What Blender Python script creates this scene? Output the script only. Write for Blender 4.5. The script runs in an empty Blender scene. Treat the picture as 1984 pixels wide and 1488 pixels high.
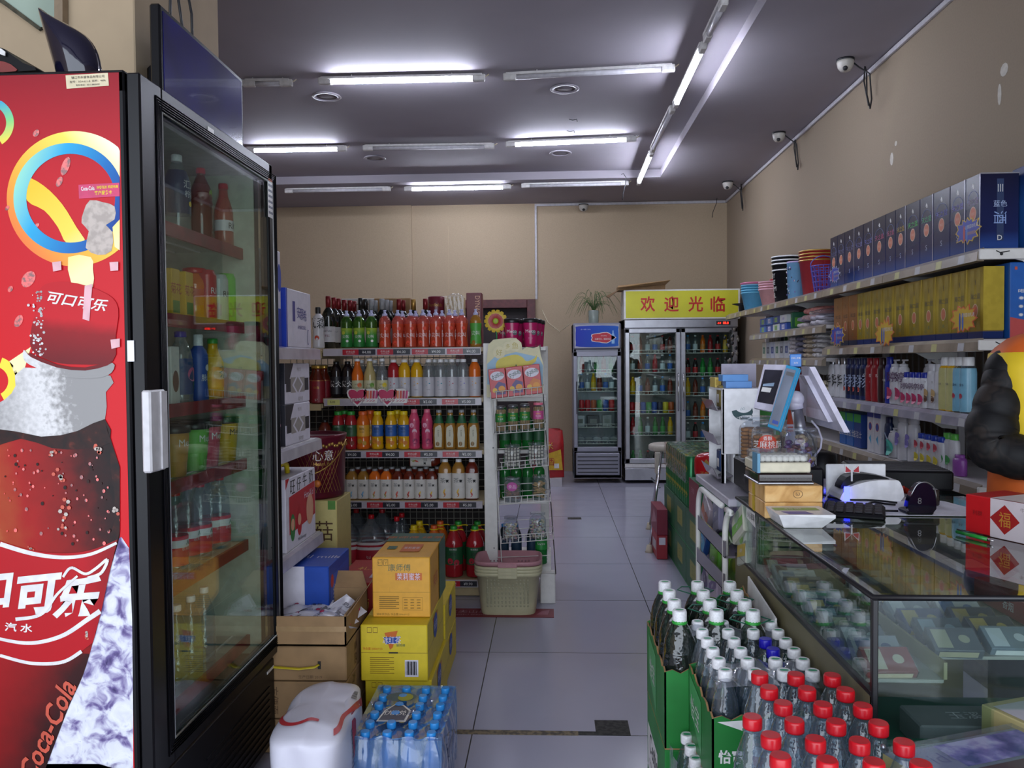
import bpy, math, random
from mathutils import Vector as V, Matrix
random.seed(7)
SC=bpy.context.scene; COL=SC.collection
PI=math.pi
# ---------------------------------------------------------------- camera (focal length in pixels of the 1984x1488 frame)
FPX=1555.0; EYE=V((0,0,1.32))
def cam_axes(pitch,yaw,roll):
    cp,sp=math.cos(pitch),math.sin(pitch); cy,sy=math.cos(yaw),math.sin(yaw)
    f=V((-sy*cp,cy*cp,-sp)); r=V((cy,sy,0)); u=r.cross(f)
    cr,sr=math.cos(roll),math.sin(roll)
    return cr*r-sr*u, cr*u+sr*r, f
CR,CU,CF=cam_axes(math.radians(1.60),math.radians(2.70),0.009)
cd=bpy.data.cameras.new('camera'); cam=bpy.data.objects.new('camera',cd); COL.objects.link(cam)
cd.sensor_width=36; cd.lens=FPX/1984*36; cd.clip_start=0.05
m3=Matrix((CR,CU,-CF)).transposed(); cam.matrix_world=Matrix.Translation(EYE)@m3.to_4x4()
SC.camera=cam
def at(ax,px,py,v):
    """world point on the plane ax=v that is seen at pixel px,py of the photograph"""
    d=CF+CR*(px-992)/FPX-CU*(py-744)/FPX
    k={'X':0,'Y':1,'Z':2}[ax]
    return EYE+d*((v-EYE[k])/d[k])
# ---------------------------------------------------------------- world, exposure
SC.view_settings.view_transform='Standard'; SC.view_settings.look='None'
SC.view_settings.gamma=1; SC.view_settings.exposure=0.95; SC.view_settings.use_curve_mapping=False
W=bpy.data.worlds.new('street_daylight'); SC.world=W; W.use_nodes=True
bg=W.node_tree.nodes['Background']; bg.inputs[0].default_value=(0.80,0.88,1.0,1); bg.inputs[1].default_value=2.3
al=bpy.data.lights.new('doorway_portal','AREA'); al.shape='RECTANGLE'; al.size=5.2; al.size_y=3.0
al.cycles.is_portal=True
ao=bpy.data.objects.new('doorway_portal',al); COL.objects.link(ao); ao.location=(-0.6,-1.55,1.55); ao.rotation_euler=(PI/2,0,0)
SC.cycles.transparent_max_bounces=24; SC.cycles.max_bounces=8; SC.cycles.diffuse_bounces=4; SC.cycles.glossy_bounces=4
SC.cycles.sample_clamp_indirect=3.0; SC.cycles.caustics_reflective=False; SC.cycles.caustics_refractive=False
TUBE=58.0
# ---------------------------------------------------------------- materials
MT={}
def lin(h):
    h=h.lstrip('#'); o=[]
    for i in (0,2,4):
        c=int(h[i:i+2],16)/255; o.append(c/12.92 if c<=0.04045 else ((c+0.055)/1.055)**2.4)
    return (*o,1)
def nt_new(name):
    m=bpy.data.materials.new(name); m.use_nodes=True; m.node_tree.nodes.clear(); MT[name]=m
    return m.node_tree
def nd(t,ty,**k):
    n=t.nodes.new(ty)
    for a,b in k.items():
        if a.startswith('i_'): n.inputs[int(a[2:]) if a[2:].isdigit() else a[2:].replace('_',' ')].default_value=b
        else: setattr(n,a,b)
    return n
def P(name,col,r=0.5,metal=0.0,noise=0.06,sc=30,bump=0.0,coat=0.0,col2=None,spec=0.5):
    """principled surface with a little procedural mottling"""
    if name in MT: return name
    t=nt_new(name); out=nd(t,'ShaderNodeOutputMaterial'); b=nd(t,'ShaderNodeBsdfPrincipled')
    b.inputs['Roughness'].default_value=r; b.inputs['Metallic'].default_value=metal
    b.inputs['Coat Weight'].default_value=coat; b.inputs['Specular IOR Level'].default_value=spec
    tc=nd(t,'ShaderNodeTexCoord'); n=nd(t,'ShaderNodeTexNoise'); n.inputs['Scale'].default_value=sc
    t.links.new(tc.outputs['Object'],n.inputs['Vector'])
    mx=nd(t,'ShaderNodeMix',data_type='RGBA'); c=lin(col)
    c2=lin(col2) if col2 else tuple(x*(1-noise*2) for x in c[:3])+(1,)
    mx.inputs[6].default_value=c; mx.inputs[7].default_value=c2
    mr=nd(t,'ShaderNodeMapRange'); mr.inputs[1].default_value=0.42; mr.inputs[2].default_value=0.6
    t.links.new(n.outputs[0],mr.inputs[0]); t.links.new(mr.outputs[0],mx.inputs[0]); t.links.new(mx.outputs[2],b.inputs['Base Color'])
    if bump:
        bp=nd(t,'ShaderNodeBump'); bp.inputs['Strength'].default_value=bump; bp.inputs['Distance'].default_value=0.004
        t.links.new(n.outputs[0],bp.inputs['Height']); t.links.new(bp.outputs[0],b.inputs['Normal'])
    t.links.new(b.outputs[0],out.inputs[0]); return name
def E_(name,col,s):
    t=nt_new(name); out=nd(t,'ShaderNodeOutputMaterial'); e=nd(t,'ShaderNodeEmission'); e.inputs[0].default_value=lin(col); e.inputs[1].default_value=s
    t.links.new(e.outputs[0],out.inputs[0]); return name
def G(name,tint='ffffff',body=0.0,col='ffffff',r=0.03,gl=1.0,ior=1.45,bump=0.0,sc=40):
    """thin clear plastic or glass: tinted see-through, 'body' of it opaque in colour col, mirror by fresnel"""
    if name in MT: return name
    t=nt_new(name); out=nd(t,'ShaderNodeOutputMaterial')
    tr=nd(t,'ShaderNodeBsdfTransparent'); tr.inputs[0].default_value=lin(tint)
    df=nd(t,'ShaderNodeBsdfDiffuse'); df.inputs[0].default_value=lin(col)
    m1=nd(t,'ShaderNodeMixShader'); m1.inputs[0].default_value=body
    t.links.new(tr.outputs[0],m1.inputs[1]); t.links.new(df.outputs[0],m1.inputs[2])
    fr=nd(t,'ShaderNodeFresnel'); ge=nd(t,'ShaderNodeNewGeometry'); io=nd(t,'ShaderNodeMix',data_type='FLOAT'); io.inputs[2].default_value=ior; io.inputs[3].default_value=1/ior
    t.links.new(ge.outputs['Backfacing'],io.inputs[0]); t.links.new(io.outputs[0],fr.inputs[0])
    mu=nd(t,'ShaderNodeMath',operation='MULTIPLY'); mu.inputs[1].default_value=gl; t.links.new(fr.outputs[0],mu.inputs[0])
    g=nd(t,'ShaderNodeBsdfGlossy'); g.inputs['Roughness'].default_value=r; g.inputs[0].default_value=(1,1,1,1)
    if bump:
        tc=nd(t,'ShaderNodeTexCoord'); n=nd(t,'ShaderNodeTexNoise'); n.inputs['Scale'].default_value=sc; t.links.new(tc.outputs['Object'],n.inputs['Vector'])
        bp=nd(t,'ShaderNodeBump'); bp.inputs['Strength'].default_value=bump; bp.inputs['Distance'].default_value=0.01
        t.links.new(n.outputs[0],bp.inputs['Height']); t.links.new(bp.outputs[0],g.inputs['Normal']); t.links.new(bp.outputs[0],fr.inputs['Normal'])
    m2=nd(t,'ShaderNodeMixShader'); t.links.new(mu.outputs[0],m2.inputs[0]); t.links.new(m1.outputs[0],m2.inputs[1]); t.links.new(g.outputs[0],m2.inputs[2])
    t.links.new(m2.outputs[0],out.inputs[0]); return name
def C(h,r=0.45,coat=0.0): return P('print_%s_%d'%(h,int(r*100)),h,r,noise=0.03,coat=coat)
# ---------------------------------------------------------------- mesh builder
TXT={}
def text_mesh(s,bold=0.0):
    k=(s,bold)
    if k in TXT: return TXT[k]
    c=bpy.data.curves.new('t','FONT'); c.body=s; c.size=1; c.resolution_u=2; c.offset=bold; c.space_line=1.05
    o=bpy.data.objects.new('t',c); COL.objects.link(o); dg=bpy.context.evaluated_depsgraph_get(); dg.update()
    me=bpy.data.meshes.new_from_object(o.evaluated_get(dg)); vs=[(v.co.x,v.co.y) for v in me.vertices]; fs=[tuple(p.vertices) for p in me.polygons]
    bpy.data.meshes.remove(me); bpy.data.objects.remove(o); bpy.data.curves.remove(c)
    if not vs: vs=[(0,0),(1,0),(0,1)]; fs=[]
    x0=min(v[0] for v in vs); x1=max(v[0] for v in vs); y0=min(v[1] for v in vs); y1=max(v[1] for v in vs)
    w=(x1-x0) or 1; h=(y1-y0) or 1; cx=(x0+x1)/2; cy=(y0+y1)/2
    TXT[k]=([((x-cx)/h,(y-cy)/h) for x,y in vs],fs,w/h); return TXT[k]
class MB:
    def __init__(s): s.v=[]; s.f=[]; s.m=[]; s.s=[]; s.mats=[]; s.mx=None
    def mi(s,mat):
        if mat not in s.mats: s.mats.append(mat)
        return s.mats.index(mat)
    def add(s,vs,fs,mat,smooth=False,mx=None):
        n=len(s.v); i=s.mi(mat)
        for p in vs:
            p=V(p)
            if mx is not None: p=mx@p
            if s.mx is not None: p=s.mx@p
            s.v.append(p)
        for f in fs: s.f.append([n+a for a in f]); s.m.append(i); s.s.append(smooth)
        return s
    def box(s,x0,x1,y0,y1,z0,z1,mat,c=0.0,mx=None):
        if x0>x1: x0,x1=x1,x0
        if y0>y1: y0,y1=y1,y0
        if z0>z1: z0,z1=z1,z0
        if c<=0:
            vs=[(x,y,z) for x in (x0,x1) for y in (y0,y1) for z in (z0,z1)]
            fs=[(0,1,3,2),(4,6,7,5),(0,4,5,1),(2,3,7,6),(0,2,6,4),(1,5,7,3)]
            return s.add(vs,fs,mat,False,mx)
        c=min(c,(x1-x0)*.45,(y1-y0)*.45,(z1-z0)*.45)
        vs=[];ix={}
        for i,x in enumerate((x0,x1)):
            for j,y in enumerate((y0,y1)):
                for k,z in enumerate((z0,z1)):
                    sx=c if i==0 else -c; sy=c if j==0 else -c; sz=c if k==0 else -c
                    for a,p in (('x',(x,y+sy,z+sz)),('y',(x+sx,y,z+sz)),('z',(x+sx,y+sy,z))):
                        ix[i,j,k,a]=len(vs); vs.append(p)
        fs=[]
        for i in (0,1):
            fs.append([ix[i,0,0,'x'],ix[i,1,0,'x'],ix[i,1,1,'x'],ix[i,0,1,'x']][::1 if i else -1])
            fs.append([ix[0,i,0,'y'],ix[1,i,0,'y'],ix[1,i,1,'y'],ix[0,i,1,'y']][::-1 if i else 1])
            fs.append([ix[0,0,i,'z'],ix[1,0,i,'z'],ix[1,1,i,'z'],ix[0,1,i,'z']][::1 if i else -1])
        for a in (0,1):
            for b in (0,1):
                fs.append([ix[0,a,b,'y'],ix[1,a,b,'y'],ix[1,a,b,'z'],ix[0,a,b,'z']][::1 if (a==0)==(b==1) else -1])
                fs.append([ix[a,0,b,'x'],ix[a,1,b,'x'],ix[a,1,b,'z'],ix[a,0,b,'z']][::-1 if (a==0)==(b==1) else 1])
                fs.append([ix[a,b,0,'x'],ix[a,b,1,'x'],ix[a,b,1,'y'],ix[a,b,0,'y']][::1 if (a==0)==(b==1) else -1])
                for k in (0,1):
                    f=[ix[a,b,k,'x'],ix[a,b,k,'y'],ix[a,b,k,'z']]
                    fs.append(f if (a+b+k)%2 else f[::-1])
        return s.add(vs,fs,mat,False,mx)
    def lathe(s,prof,mat,seg=20,sq=0,mx=None,sx=1.0,sy=1.0,cap=True,twist=0):
        """prof: (r,z) or (r,z,mat for the band that starts here); sq>0 squares the section"""
        vs=[];n=len(prof)
        for k,p in enumerate(prof):
            for i in range(seg):
                a=2*PI*(i+.5)/seg+(p[1]*twist); ca,sa=math.cos(a),math.sin(a); r=p[0]
                if sq: q=(abs(ca)**sq+abs(sa)**sq)**(-1.0/sq); r=r*q
                vs.append((r*ca*sx,r*sa*sy,p[1]))
        cur=mat; groups={}
        for k in range(n-1):
            if len(prof[k])>2: cur=prof[k][2]
            g=groups.setdefault(cur,[])
            for i in range(seg):
                j=(i+1)%seg; g.append((k*seg+i,k*seg+j,(k+1)*seg+j,(k+1)*seg+i))
        if cap:
            groups.setdefault(prof[0][2] if len(prof[0])>2 else mat,[]).append(tuple(range(seg))[::-1])
            groups.setdefault(cur,[]).append(tuple((n-1)*seg+i for i in range(seg)))
        first=True; base=len(s.v)
        for g,fs in groups.items():
            if first: s.add(vs,fs,g,True,mx); first=False
            else:
                i=s.mi(g)
                for f in fs: s.f.append([base+a for a in f]); s.m.append(i); s.s.append(True)
        if cap:
            for q in range(len(s.f)-1,-1,-1):
                if len(s.f[q])==seg and seg>4: s.s[q]=False
                if q<len(s.f)-n*seg-4: break
        return s
    def tube(s,pts,r,mat,seg=6,closed=False,flat=1.0,mx=None):
        pts=[V(p) for p in pts]; n=len(pts); vs=[]
        up=None
        for k in range(n):
            if closed: d=pts[(k+1)%n]-pts[k-1]
            else: d=pts[min(k+1,n-1)]-pts[max(k-1,0)]
            if d.length<1e-9: d=V((0,0,1))
            d.normalize()
            if up is None: up=V((0,0,1)) if abs(d.z)<.9 else V((1,0,0))
            a=d.cross(up)
            if a.length<1e-4: a=d.cross(V((1,0.3,0)))
            a.normalize(); b=a.cross(d); up=b
            rr=r[k] if isinstance(r,(list,tuple)) else r
            for i in range(seg):
                t=2*PI*i/seg; vs.append(pts[k]+a*rr*math.cos(t)+b*rr*flat*math.sin(t))
        fs=[]
        for k in range(n if closed else n-1):
            for i in range(seg):
                j=(i+1)%seg; k2=(k+1)%n; fs.append((k*seg+i,k*seg+j,k2*seg+j,k2*seg+i))
        if not closed: fs+= [tuple(range(seg))[::-1],tuple((n-1)*seg+i for i in range(seg))]
        return s.add(vs,fs,mat,seg>4,mx)
    def poly(s,pts,mat,vec=None,mx=None):
        """flat polygon, extruded by vec when given"""
        n=len(pts); pts=[V(p) for p in pts]
        if vec is None: return s.add(pts,[tuple(range(n))],mat,False,mx)
        vec=V(vec); vs=pts+[p+vec for p in pts]
        fs=[tuple(range(n))[::-1],tuple(range(n,2*n))]+[(i,(i+1)%n,n+(i+1)%n,n+i) for i in range(n)]
        return s.add(vs,fs,mat,False,mx)
    def grid(s,fn,nu,nv,mat,smooth=True,mx=None):
        vs=[fn(i/nu,j/nv) for j in range(nv+1) for i in range(nu+1)]
        fs=[(j*(nu+1)+i,j*(nu+1)+i+1,(j+1)*(nu+1)+i+1,(j+1)*(nu+1)+i) for j in range(nv) for i in range(nu)]
        return s.add(vs,fs,mat,smooth,mx)
    def ball(s,c,r,mat,seg=12,rings=8,sc=(1,1,1),mx=None):
        vs=[];c=V(c)
        for j in range(rings+1):
            t=PI*j/rings
            for i in range(seg):
                a=2*PI*i/seg; vs.append((c.x+r*sc[0]*math.sin(t)*math.cos(a),c.y+r*sc[1]*math.sin(t)*math.sin(a),c.z+r*sc[2]*math.cos(t)))
        fs=[(j*seg+i,(j+1)*seg+i,(j+1)*seg+(i+1)%seg,j*seg+(i+1)%seg) for j in range(rings) for i in range(seg)]
        return s.add(vs,fs,mat,True,mx)
    def text(s,tx,o,u,v,h,mat,w=None,bold=0.0,mx=None):
        vs,fs,asp=text_mesh(tx,bold); o=V(o);u=V(u).normalized();v=V(v).normalized()
        kx=h if w is None else w/asp
        return s.add([o+u*(x*kx)+v*(y*h) for x,y in vs],fs,mat,False,mx)
    def textcyl(s,tx,r,zc,h,ang,mat,w=None,mx=None,vert=False):
        """text wrapped on a cylinder, ang = facing direction"""
        vs,fs,asp=text_mesh(tx); kx=h if w is None else w/asp; out=[]
        for x,y in vs:
            if vert: x,y=-y*0+x,y
            a=ang+(x*kx)/r; out.append((r*math.cos(a),r*math.sin(a),zc+y*h))
        return s.add(out,fs,mat,False,mx)
    def build(s,name,parent=None,loc=None,rz=0,rot=None):
        me=bpy.data.meshes.new(name); me.from_pydata([tuple(p) for p in s.v],[],s.f)
        for m in s.mats: me.materials.append(MT[m])
        me.polygons.foreach_set('material_index',s.m); me.polygons.foreach_set('use_smooth',s.s); me.update()
        o=bpy.data.objects.new(name,me); COL.objects.link(o)
        if parent is not None: o.parent=parent
        if loc is not None: o.location=loc
        o.rotation_euler=rot if rot is not None else (0,0,rz)
        return o
def empty(name,loc=(0,0,0),rz=0):
    o=bpy.data.objects.new(name,None); COL.objects.link(o); o.location=loc; o.rotation_euler=(0,0,rz); o.empty_display_size=.05; return o
def tag(o,label,cat,group=None,kind=None):
    o['label']=label; o['category']=cat
    if group: o['group']=group
    if kind: o['kind']=kind
    return o
def struct(o): o['kind']='structure'; return o
def dup(o,loc=None,rz=None,label=None,parent=None,group=None):
    c=o.copy(); COL.objects.link(c)
    if parent is not None: c.parent=parent
    if loc is not None: c.location=loc
    if rz is not None: c.rotation_euler=(0,0,rz)
    if label: c['label']=label
    if group: c['group']=group
    for ch in list(o.children): dup(ch,parent=c)
    return c
class Proto:
    """first use places the thing itself, every later use a copy"""
    def __init__(s,o): s.o=o; s.used=False
    def put(s,loc,label,rz=0,group=None,tilt=None):
        if not s.used: s.used=True; o=s.o; o.location=loc; o.rotation_euler=(0,0,rz); o['label']=label
        else: o=dup(s.o,loc,rz,label)
        if group: o['group']=group
        if tilt: o.rotation_euler=tilt
        return o
ORD=['first','second','third','fourth','fifth','sixth','seventh','eighth','ninth','tenth','eleventh','twelfth','thirteenth','fourteenth','fifteenth','sixteenth','seventeenth','eighteenth','nineteenth','twentieth','twenty-first','twenty-second']
FACE={'F':(V((1,0,0)),V((0,0,1)),V((0,-1,0))),'B':(V((-1,0,0)),V((0,0,1)),V((0,1,0))),'R':(V((0,1,0)),V((0,0,1)),V((1,0,0))),'L':(V((0,-1,0)),V((0,0,1)),V((-1,0,0))),'T':(V((1,0,0)),V((0,1,0)),V((0,0,1)))}
def carton(w,d,h,mat,art=(),c=0.003,mb=None,z0=0):
    """box w(x) d(y) h(z) standing on its origin, printed with art:
    (face,'r',u0,v0,u1,v1,mat) (face,'t',u,v,h,text,mat[,w]) (face,'p',[(u,v)..],mat) (face,'e',u,v,ru,rv,mat)"""
    b=mb or MB(); b.box(-w/2,w/2,-d/2,d/2,z0,z0+h,mat,c)
    for i,a in enumerate(art):
        u,v,n=FACE[a[0]]; U=w if a[0] in 'FBT' else d; Hh=d if a[0]=='T' else h
        off=0.0004+0.00012*i
        org=V((0,0,z0+h/2))+n*((d/2 if a[0] in 'FB' else w/2 if a[0] in 'RL' else h/2)+off)
        pt=lambda x,y: org+u*((x-.5)*U)+v*((y-.5)*Hh)
        if a[1]=='r': b.poly([pt(a[2],a[3]),pt(a[4],a[3]),pt(a[4],a[5]),pt(a[2],a[5])],a[6])
        elif a[1]=='t': b.text(a[5],pt(a[2],a[3]),u,v,a[4],a[6],w=a[7] if len(a)>7 else None)
        elif a[1]=='tv': b.text(a[5],pt(a[2],a[3]),-v,u,a[4],a[6],w=a[7] if len(a)>7 else None)
        elif a[1]=='p': b.poly([pt(x,y) for x,y in a[2]],a[3])
        elif a[1]=='e': b.poly([org+u*((a[2]-.5)*U+a[4]*math.cos(t*PI/12))+v*((a[3]-.5)*Hh+a[5]*math.sin(t*PI/12)) for t in range(24)],a[6])
    return b
# common materials
P('white_plastic','e8e8ea',.35); P('black_plastic','0c0c10',.4,spec=.22); P('white_metal','d8d6d2',.4,noise=.03); P('grey_metal','8c8c92',.35,.6)
P('chrome','d8d8dc',.12,1.0,noise=.02); P('steel','a8a8ae',.3,.9,noise=.05,sc=8); P('cream_metal','cfc3a6',.4); P('black_gloss','08080c',.3,spec=.25)
G('clear_glass','f2faf6',0.0,r=.01); G('clear_plastic','eef2f6',.06,'c8ccd4',.06,1.2); G('counter_glass','e4f2ec',.02,'5a7a70',.01,1.3)
G('water_jug','e4eaee',.16,'a8b0b8',.04,1.5,bump=.2,sc=30); G('water','eaf2f6',.05,'b8c4d0',.03,1.5,bump=.25,sc=60)
G('wrap_film','f0f2f6',.16,'c8ccd8',.12,1.6,bump=.6,sc=14)
G('film_clear','f6f8fa',.05,'c8ccd8',.10,1.2,bump=.5,sc=20)
P('paper','dcdce6',.7); P('cardboard','9a7a55',.75,noise=.08,sc=12); P('cardboard_dark','7c6044',.8,noise=.08,sc=12); P('ink','1a1a1e',.5); P('navy','18204a',.4)
P('red_plastic','b3121f',.35); P('ink_grey','6a6a70',.6)
# ================================================================= THE ROOM
def floor_mat():
    t=nt_new('floor_tiles'); out=nd(t,'ShaderNodeOutputMaterial'); b=nd(t,'ShaderNodeBsdfPrincipled')
    tc=nd(t,'ShaderNodeTexCoord'); sp=nd(t,'ShaderNodeSeparateXYZ'); t.links.new(tc.outputs['Object'],sp.inputs[0])
    def line(sock,off):
        a=nd(t,'ShaderNodeMath',operation='ADD'); a.inputs[1].default_value=off; t.links.new(sock,a.inputs[0])
        m=nd(t,'ShaderNodeMath',operation='PINGPONG'); m.inputs[1].default_value=.4; t.links.new(a.outputs[0],m.inputs[0])
        l=nd(t,'ShaderNodeMath',operation='LESS_THAN'); l.inputs[1].default_value=.0022; t.links.new(m.outputs[0],l.inputs[0]); return l
    lx=line(sp.outputs[0],8.0+.285); ly=line(sp.outputs[1],8.0-2.805)
    mxx=nd(t,'ShaderNodeMath',operation='MAXIMUM'); t.links.new(lx.outputs[0],mxx.inputs[0]); t.links.new(ly.outputs[0],mxx.inputs[1])
    n=nd(t,'ShaderNodeTexNoise'); n.inputs['Scale'].default_value=1.3; n.inputs['Detail'].default_value=6; t.links.new(tc.outputs['Object'],n.inputs[0])
    c=nd(t,'ShaderNodeMix',data_type='RGBA'); c.inputs[6].default_value=lin('9d9bac'); c.inputs[7].default_value=lin('b0aebe'); t.links.new(n.outputs[0],c.inputs[0])
    g=nd(t,'ShaderNodeMix',data_type='RGBA'); g.inputs[7].default_value=lin('2c2b30'); t.links.new(c.outputs[2],g.inputs[6]); t.links.new(mxx.outputs[0],g.inputs[0])
    t.links.new(g.outputs[2],b.inputs['Base Color'])
    r=nd(t,'ShaderNodeMapRange'); r.inputs[3].default_value=.10; r.inputs[4].default_value=.30; n2=nd(t,'ShaderNodeTexNoise'); n2.inputs['Scale'].default_value=5
    t.links.new(tc.outputs['Object'],n2.inputs[0]); t.links.new(n2.outputs[0],r.inputs[0]); t.links.new(r.outputs[0],b.inputs['Roughness'])
    t.links.new(b.outputs[0],out.inputs[0])
floor_mat()
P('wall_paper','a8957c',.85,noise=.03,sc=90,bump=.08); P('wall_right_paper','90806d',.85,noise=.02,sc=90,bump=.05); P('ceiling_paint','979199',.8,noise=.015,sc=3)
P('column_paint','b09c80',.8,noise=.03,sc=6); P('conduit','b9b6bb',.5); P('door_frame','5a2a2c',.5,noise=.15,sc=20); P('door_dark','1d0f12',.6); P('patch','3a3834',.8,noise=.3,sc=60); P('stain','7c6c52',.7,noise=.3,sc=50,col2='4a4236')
XL,XR,YB,YF,ZC,ZT=-3.6,2.10,9.62,-1.6,3.20,3.28
b=MB(); b.box(XL,XR,YF,YB,-.1,0,'floor_tiles')
b.build('floor'); fl=bpy.data.objects['floor']; struct(fl)
b=MB()
p=at('Z',1155,1424,0); q=at('Z',1216,1397,0); b.box(p.x,q.x,p.y,q.y,0.0,.0025,'patch')
p=at('Z',846,1420,0); q=at('Z',1120,1416,0); b.box(p.x,q.x,2.80,2.832,0.0,.002,'stain')
b.box(q.x,at('Z',1156,1420,0).x,2.805,2.83,0.0,.002,'patch')
p=at('Z',1100,1005,0); q=at('Z',1126,1003,0); b.box(p.x,q.x,p.y-.03,p.y+.05,0,.002,'patch')
struct(b.build('trim_4'))
b=MB()   # ceiling: border ring around the raised tray
tx0,tx1,ty0,ty1=-3.0,1.15,-.9,8.36
for (x0,x1,y0,y1) in ((XL,XR,ty1,YB),(XL,XR,YF,ty0),(XL,tx0,ty0,ty1),(tx1,XR,ty0,ty1)): b.box(x0,x1,y0,y1,ZC,ZC+.25,'ceiling_paint')
b.box(tx0,tx1,ty0,ty1,ZT,ZC+.25,'ceiling_paint'); struct(b.build('ceiling'))
b=MB(); b.box(XR,XR+.15,YF,YB+.15,0,ZC+.2,'wall_right_paper'); struct(b.build('wall_right'))
b=MB(); dx0,dx1=-1.05,-.165
b.box(XL,dx0,YB,YB+.15,0,ZC+.2,'wall_paper'); b.box(dx1,XR+.1,YB,YB+.15,0,ZC+.2,'wall_paper'); b.box(dx0,dx1,YB,YB+.15,2.02,ZC+.2,'wall_paper')
b.box(XL,-1.64,YB-.035,YB,0,ZC,'wall_paper'); b.box(-1.205,-1.198,YB-.003,YB,0,2.95,'column_paint')
struct(b.build('wall_back'))
b=MB(); b.box(XL-.15,XL,YF,YB,0,ZC+.2,'wall_paper'); struct(b.build('wall_left'))
b=MB(); b.box(XL,-1.35,2.6,3.28,0,ZC,'column_paint',.004); struct(b.build('wall_column'))
d=MB(); d.box(dx0-.07,dx0+.03,YB-.05,YB+.1,0,2.06,'door_frame',.004); d.box(dx1-.10,dx1,YB-.05,YB+.1,0,2.06,'door_frame',.004); d.box(dx0,dx1-.1,YB-.05,YB+.1,1.96,2.06,'door_frame',.004)
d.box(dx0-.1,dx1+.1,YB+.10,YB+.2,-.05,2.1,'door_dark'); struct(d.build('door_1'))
# shopfront glazing above the cooler, upper left
P('frosted','9fb0a0',.5,noise=.12,sc=3); P('frame_wood','8a7862',.6)
b=MB(); b.poly([at('Y',x,y,2.575) for x,y in ((-300,-200),(-60,-48),(8,2),(76,52),(106,52),(106,-260),(-300,-260))],'frosted',(0,.018,0)); b.poly([at('Y',x,y,2.565) for x,y in ((105,-260),(105,60),(121,60),(121,-260))],'frame_wood',(0,.03,0))
b.poly([at('Y',x,y,2.57) for x,y in ((-300,-200),(-300,-190),(8,10),(74,58),(80,54),(8,0))],P('sealant','4a4636',.8,noise=.3,sc=40),(0,.012,0)); struct(b.build('window_1'))
b=MB()
b.box(XR-.022,XR-.001,1.5,YB-.001,ZC-.036,ZC-.006,'conduit',.003); b.box(-.145,XR-.023,YB-.020,YB-.001,ZC-.036,ZC-.006,'conduit',.003)
b.box(-.165,-.14,YB-.02,YB-.001,2.06,ZC-.006,'conduit',.003); struct(b.build('trim_1'))
# scuffs of bare plaster on the right wall
b=MB(); P('plaster','c9c3b8',.8)
for (px,py,w,h) in ((1728,308,.012,.04),(1736,278,.008,.015),(1946,135,.016,.03),(1937,183,.008,.05)):
    c=at('X',px,py,XR); b.poly([(XR-.0012,c.y+w*math.cos(t*PI/5)*2,c.z+h*math.sin(t*PI/5)) for t in range(10)],'plaster')
struct(b.build('trim_2'))
# ================================================================= TUBE LIGHTS
E_('tube_on','e6ecff',TUBE); P('tube_off','c4c2c8',.3); P('fitting','cfccca',.5)
def tube_light(p0,p1,on,label):
    p0=V(p0);p1=V(p1); d=p1-p0; L=d.length; rz=math.atan2(d.y,d.x)
    r=empty('tube_light',p0,rz); tag(r,label,'ceiling light','tube lights on the ceiling')
    m=MB(); m.box(.02,L-.02,-.024,.024,.013,.030,'fitting',.002); m.build('batten',r)
    m=MB(); m.tube([(.09,0,0),(L-.09,0,0)],.0165,'tube_on' if on else 'tube_off',10); m.build('lamp_tube',r)
    for a in (0,L-.09):
        m=MB(); m.box(a,a+.09,-.019,.019,-.018,.028,'fitting',.006); m.build('end_cap',r)
    m=MB(); m.tube([(L,0,.012),(L+.012,0,.018),(L+.025,.003,.030)],.004,'cream_metal',5); m.build('cable',r)
    for a in (L*.2,L*.8):
        m=MB(); m.tube([(a,0,.03),(a,0,.045 if p0.z>3.2 else .075)],.004,'fitting',5); m.build('hanger',r)
TZ=3.235
TL=[(470,163,567,162,0,TZ,'unlit tube light at far left of the front row, beside the television'),
 (617,159,940,152,1,TZ,'brightly lit tube in the front row across the ceiling'),
 (975,151,1308,133,0,TZ,'unlit tube right of the lit one in the front ceiling row'),
 (475,292,672,289,1,TZ,'lit tube at left end of the middle ceiling row'),
 (703,288,958,284,0,TZ,'unlit tube between two lit ones in the middle ceiling row'),
 (980,281,1233,270,1,TZ,'lit tube at right end of the middle ceiling row'),
 (552,371,757,367,0,3.165,'unlit tube at left end of the rear row by the back wall'),
 (783,367,990,363,1,3.165,'lit tube in the rear row by the back wall'),
 (1010,361,1218,356,0,3.165,'thin unlit tube at right end of the rear row'),
 (1405,2,1368,78,0,3.14,'unlit tube nearest the camera in the lengthwise row'),
 (1364,88,1308,206,1,3.14,'long lit tube in the lengthwise row by the tray edge'),
 (1304,210,1264,292,0,3.14,'unlit tube between two lit ones in the lengthwise row'),
 (1263,296,1237,356,1,3.14,'lit tube at the far end of the lengthwise row')]
for (x0,y0,x1,y1,on,z,lab) in TL:
    tube_light(at('Z',x0,y0,z),at('Z',x1,y1,z),on,lab)
P('lamp_grey','77737a',.5); P('lamp_rim','8f8a92',.4)
m=MB(); m.lathe([(.055,0),(.10,-.004),(.105,-.010),(.098,-.014),(.078,-.014),(.075,-.004)],'lamp_rim',28); dl=m.build('downlight'); m=MB(); m.lathe([(.074,-.006),(.05,-.011),(.02,-.013)],'lamp_grey',24); m.build('lens',dl)
tag(dl,'','ceiling light','round downlights in the ceiling'); PD=Proto(dl)
for (px,py,l) in ((633,185,'round recessed downlight nearest the television'),(1094,170,'round recessed downlight below the front row unlit tube'),(726,305,'round recessed downlight behind the middle row at left'),(1086,295,'round recessed downlight behind the middle row at right')):
    PD.put(at('Z',px,py,ZT-.001),l)
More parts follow.
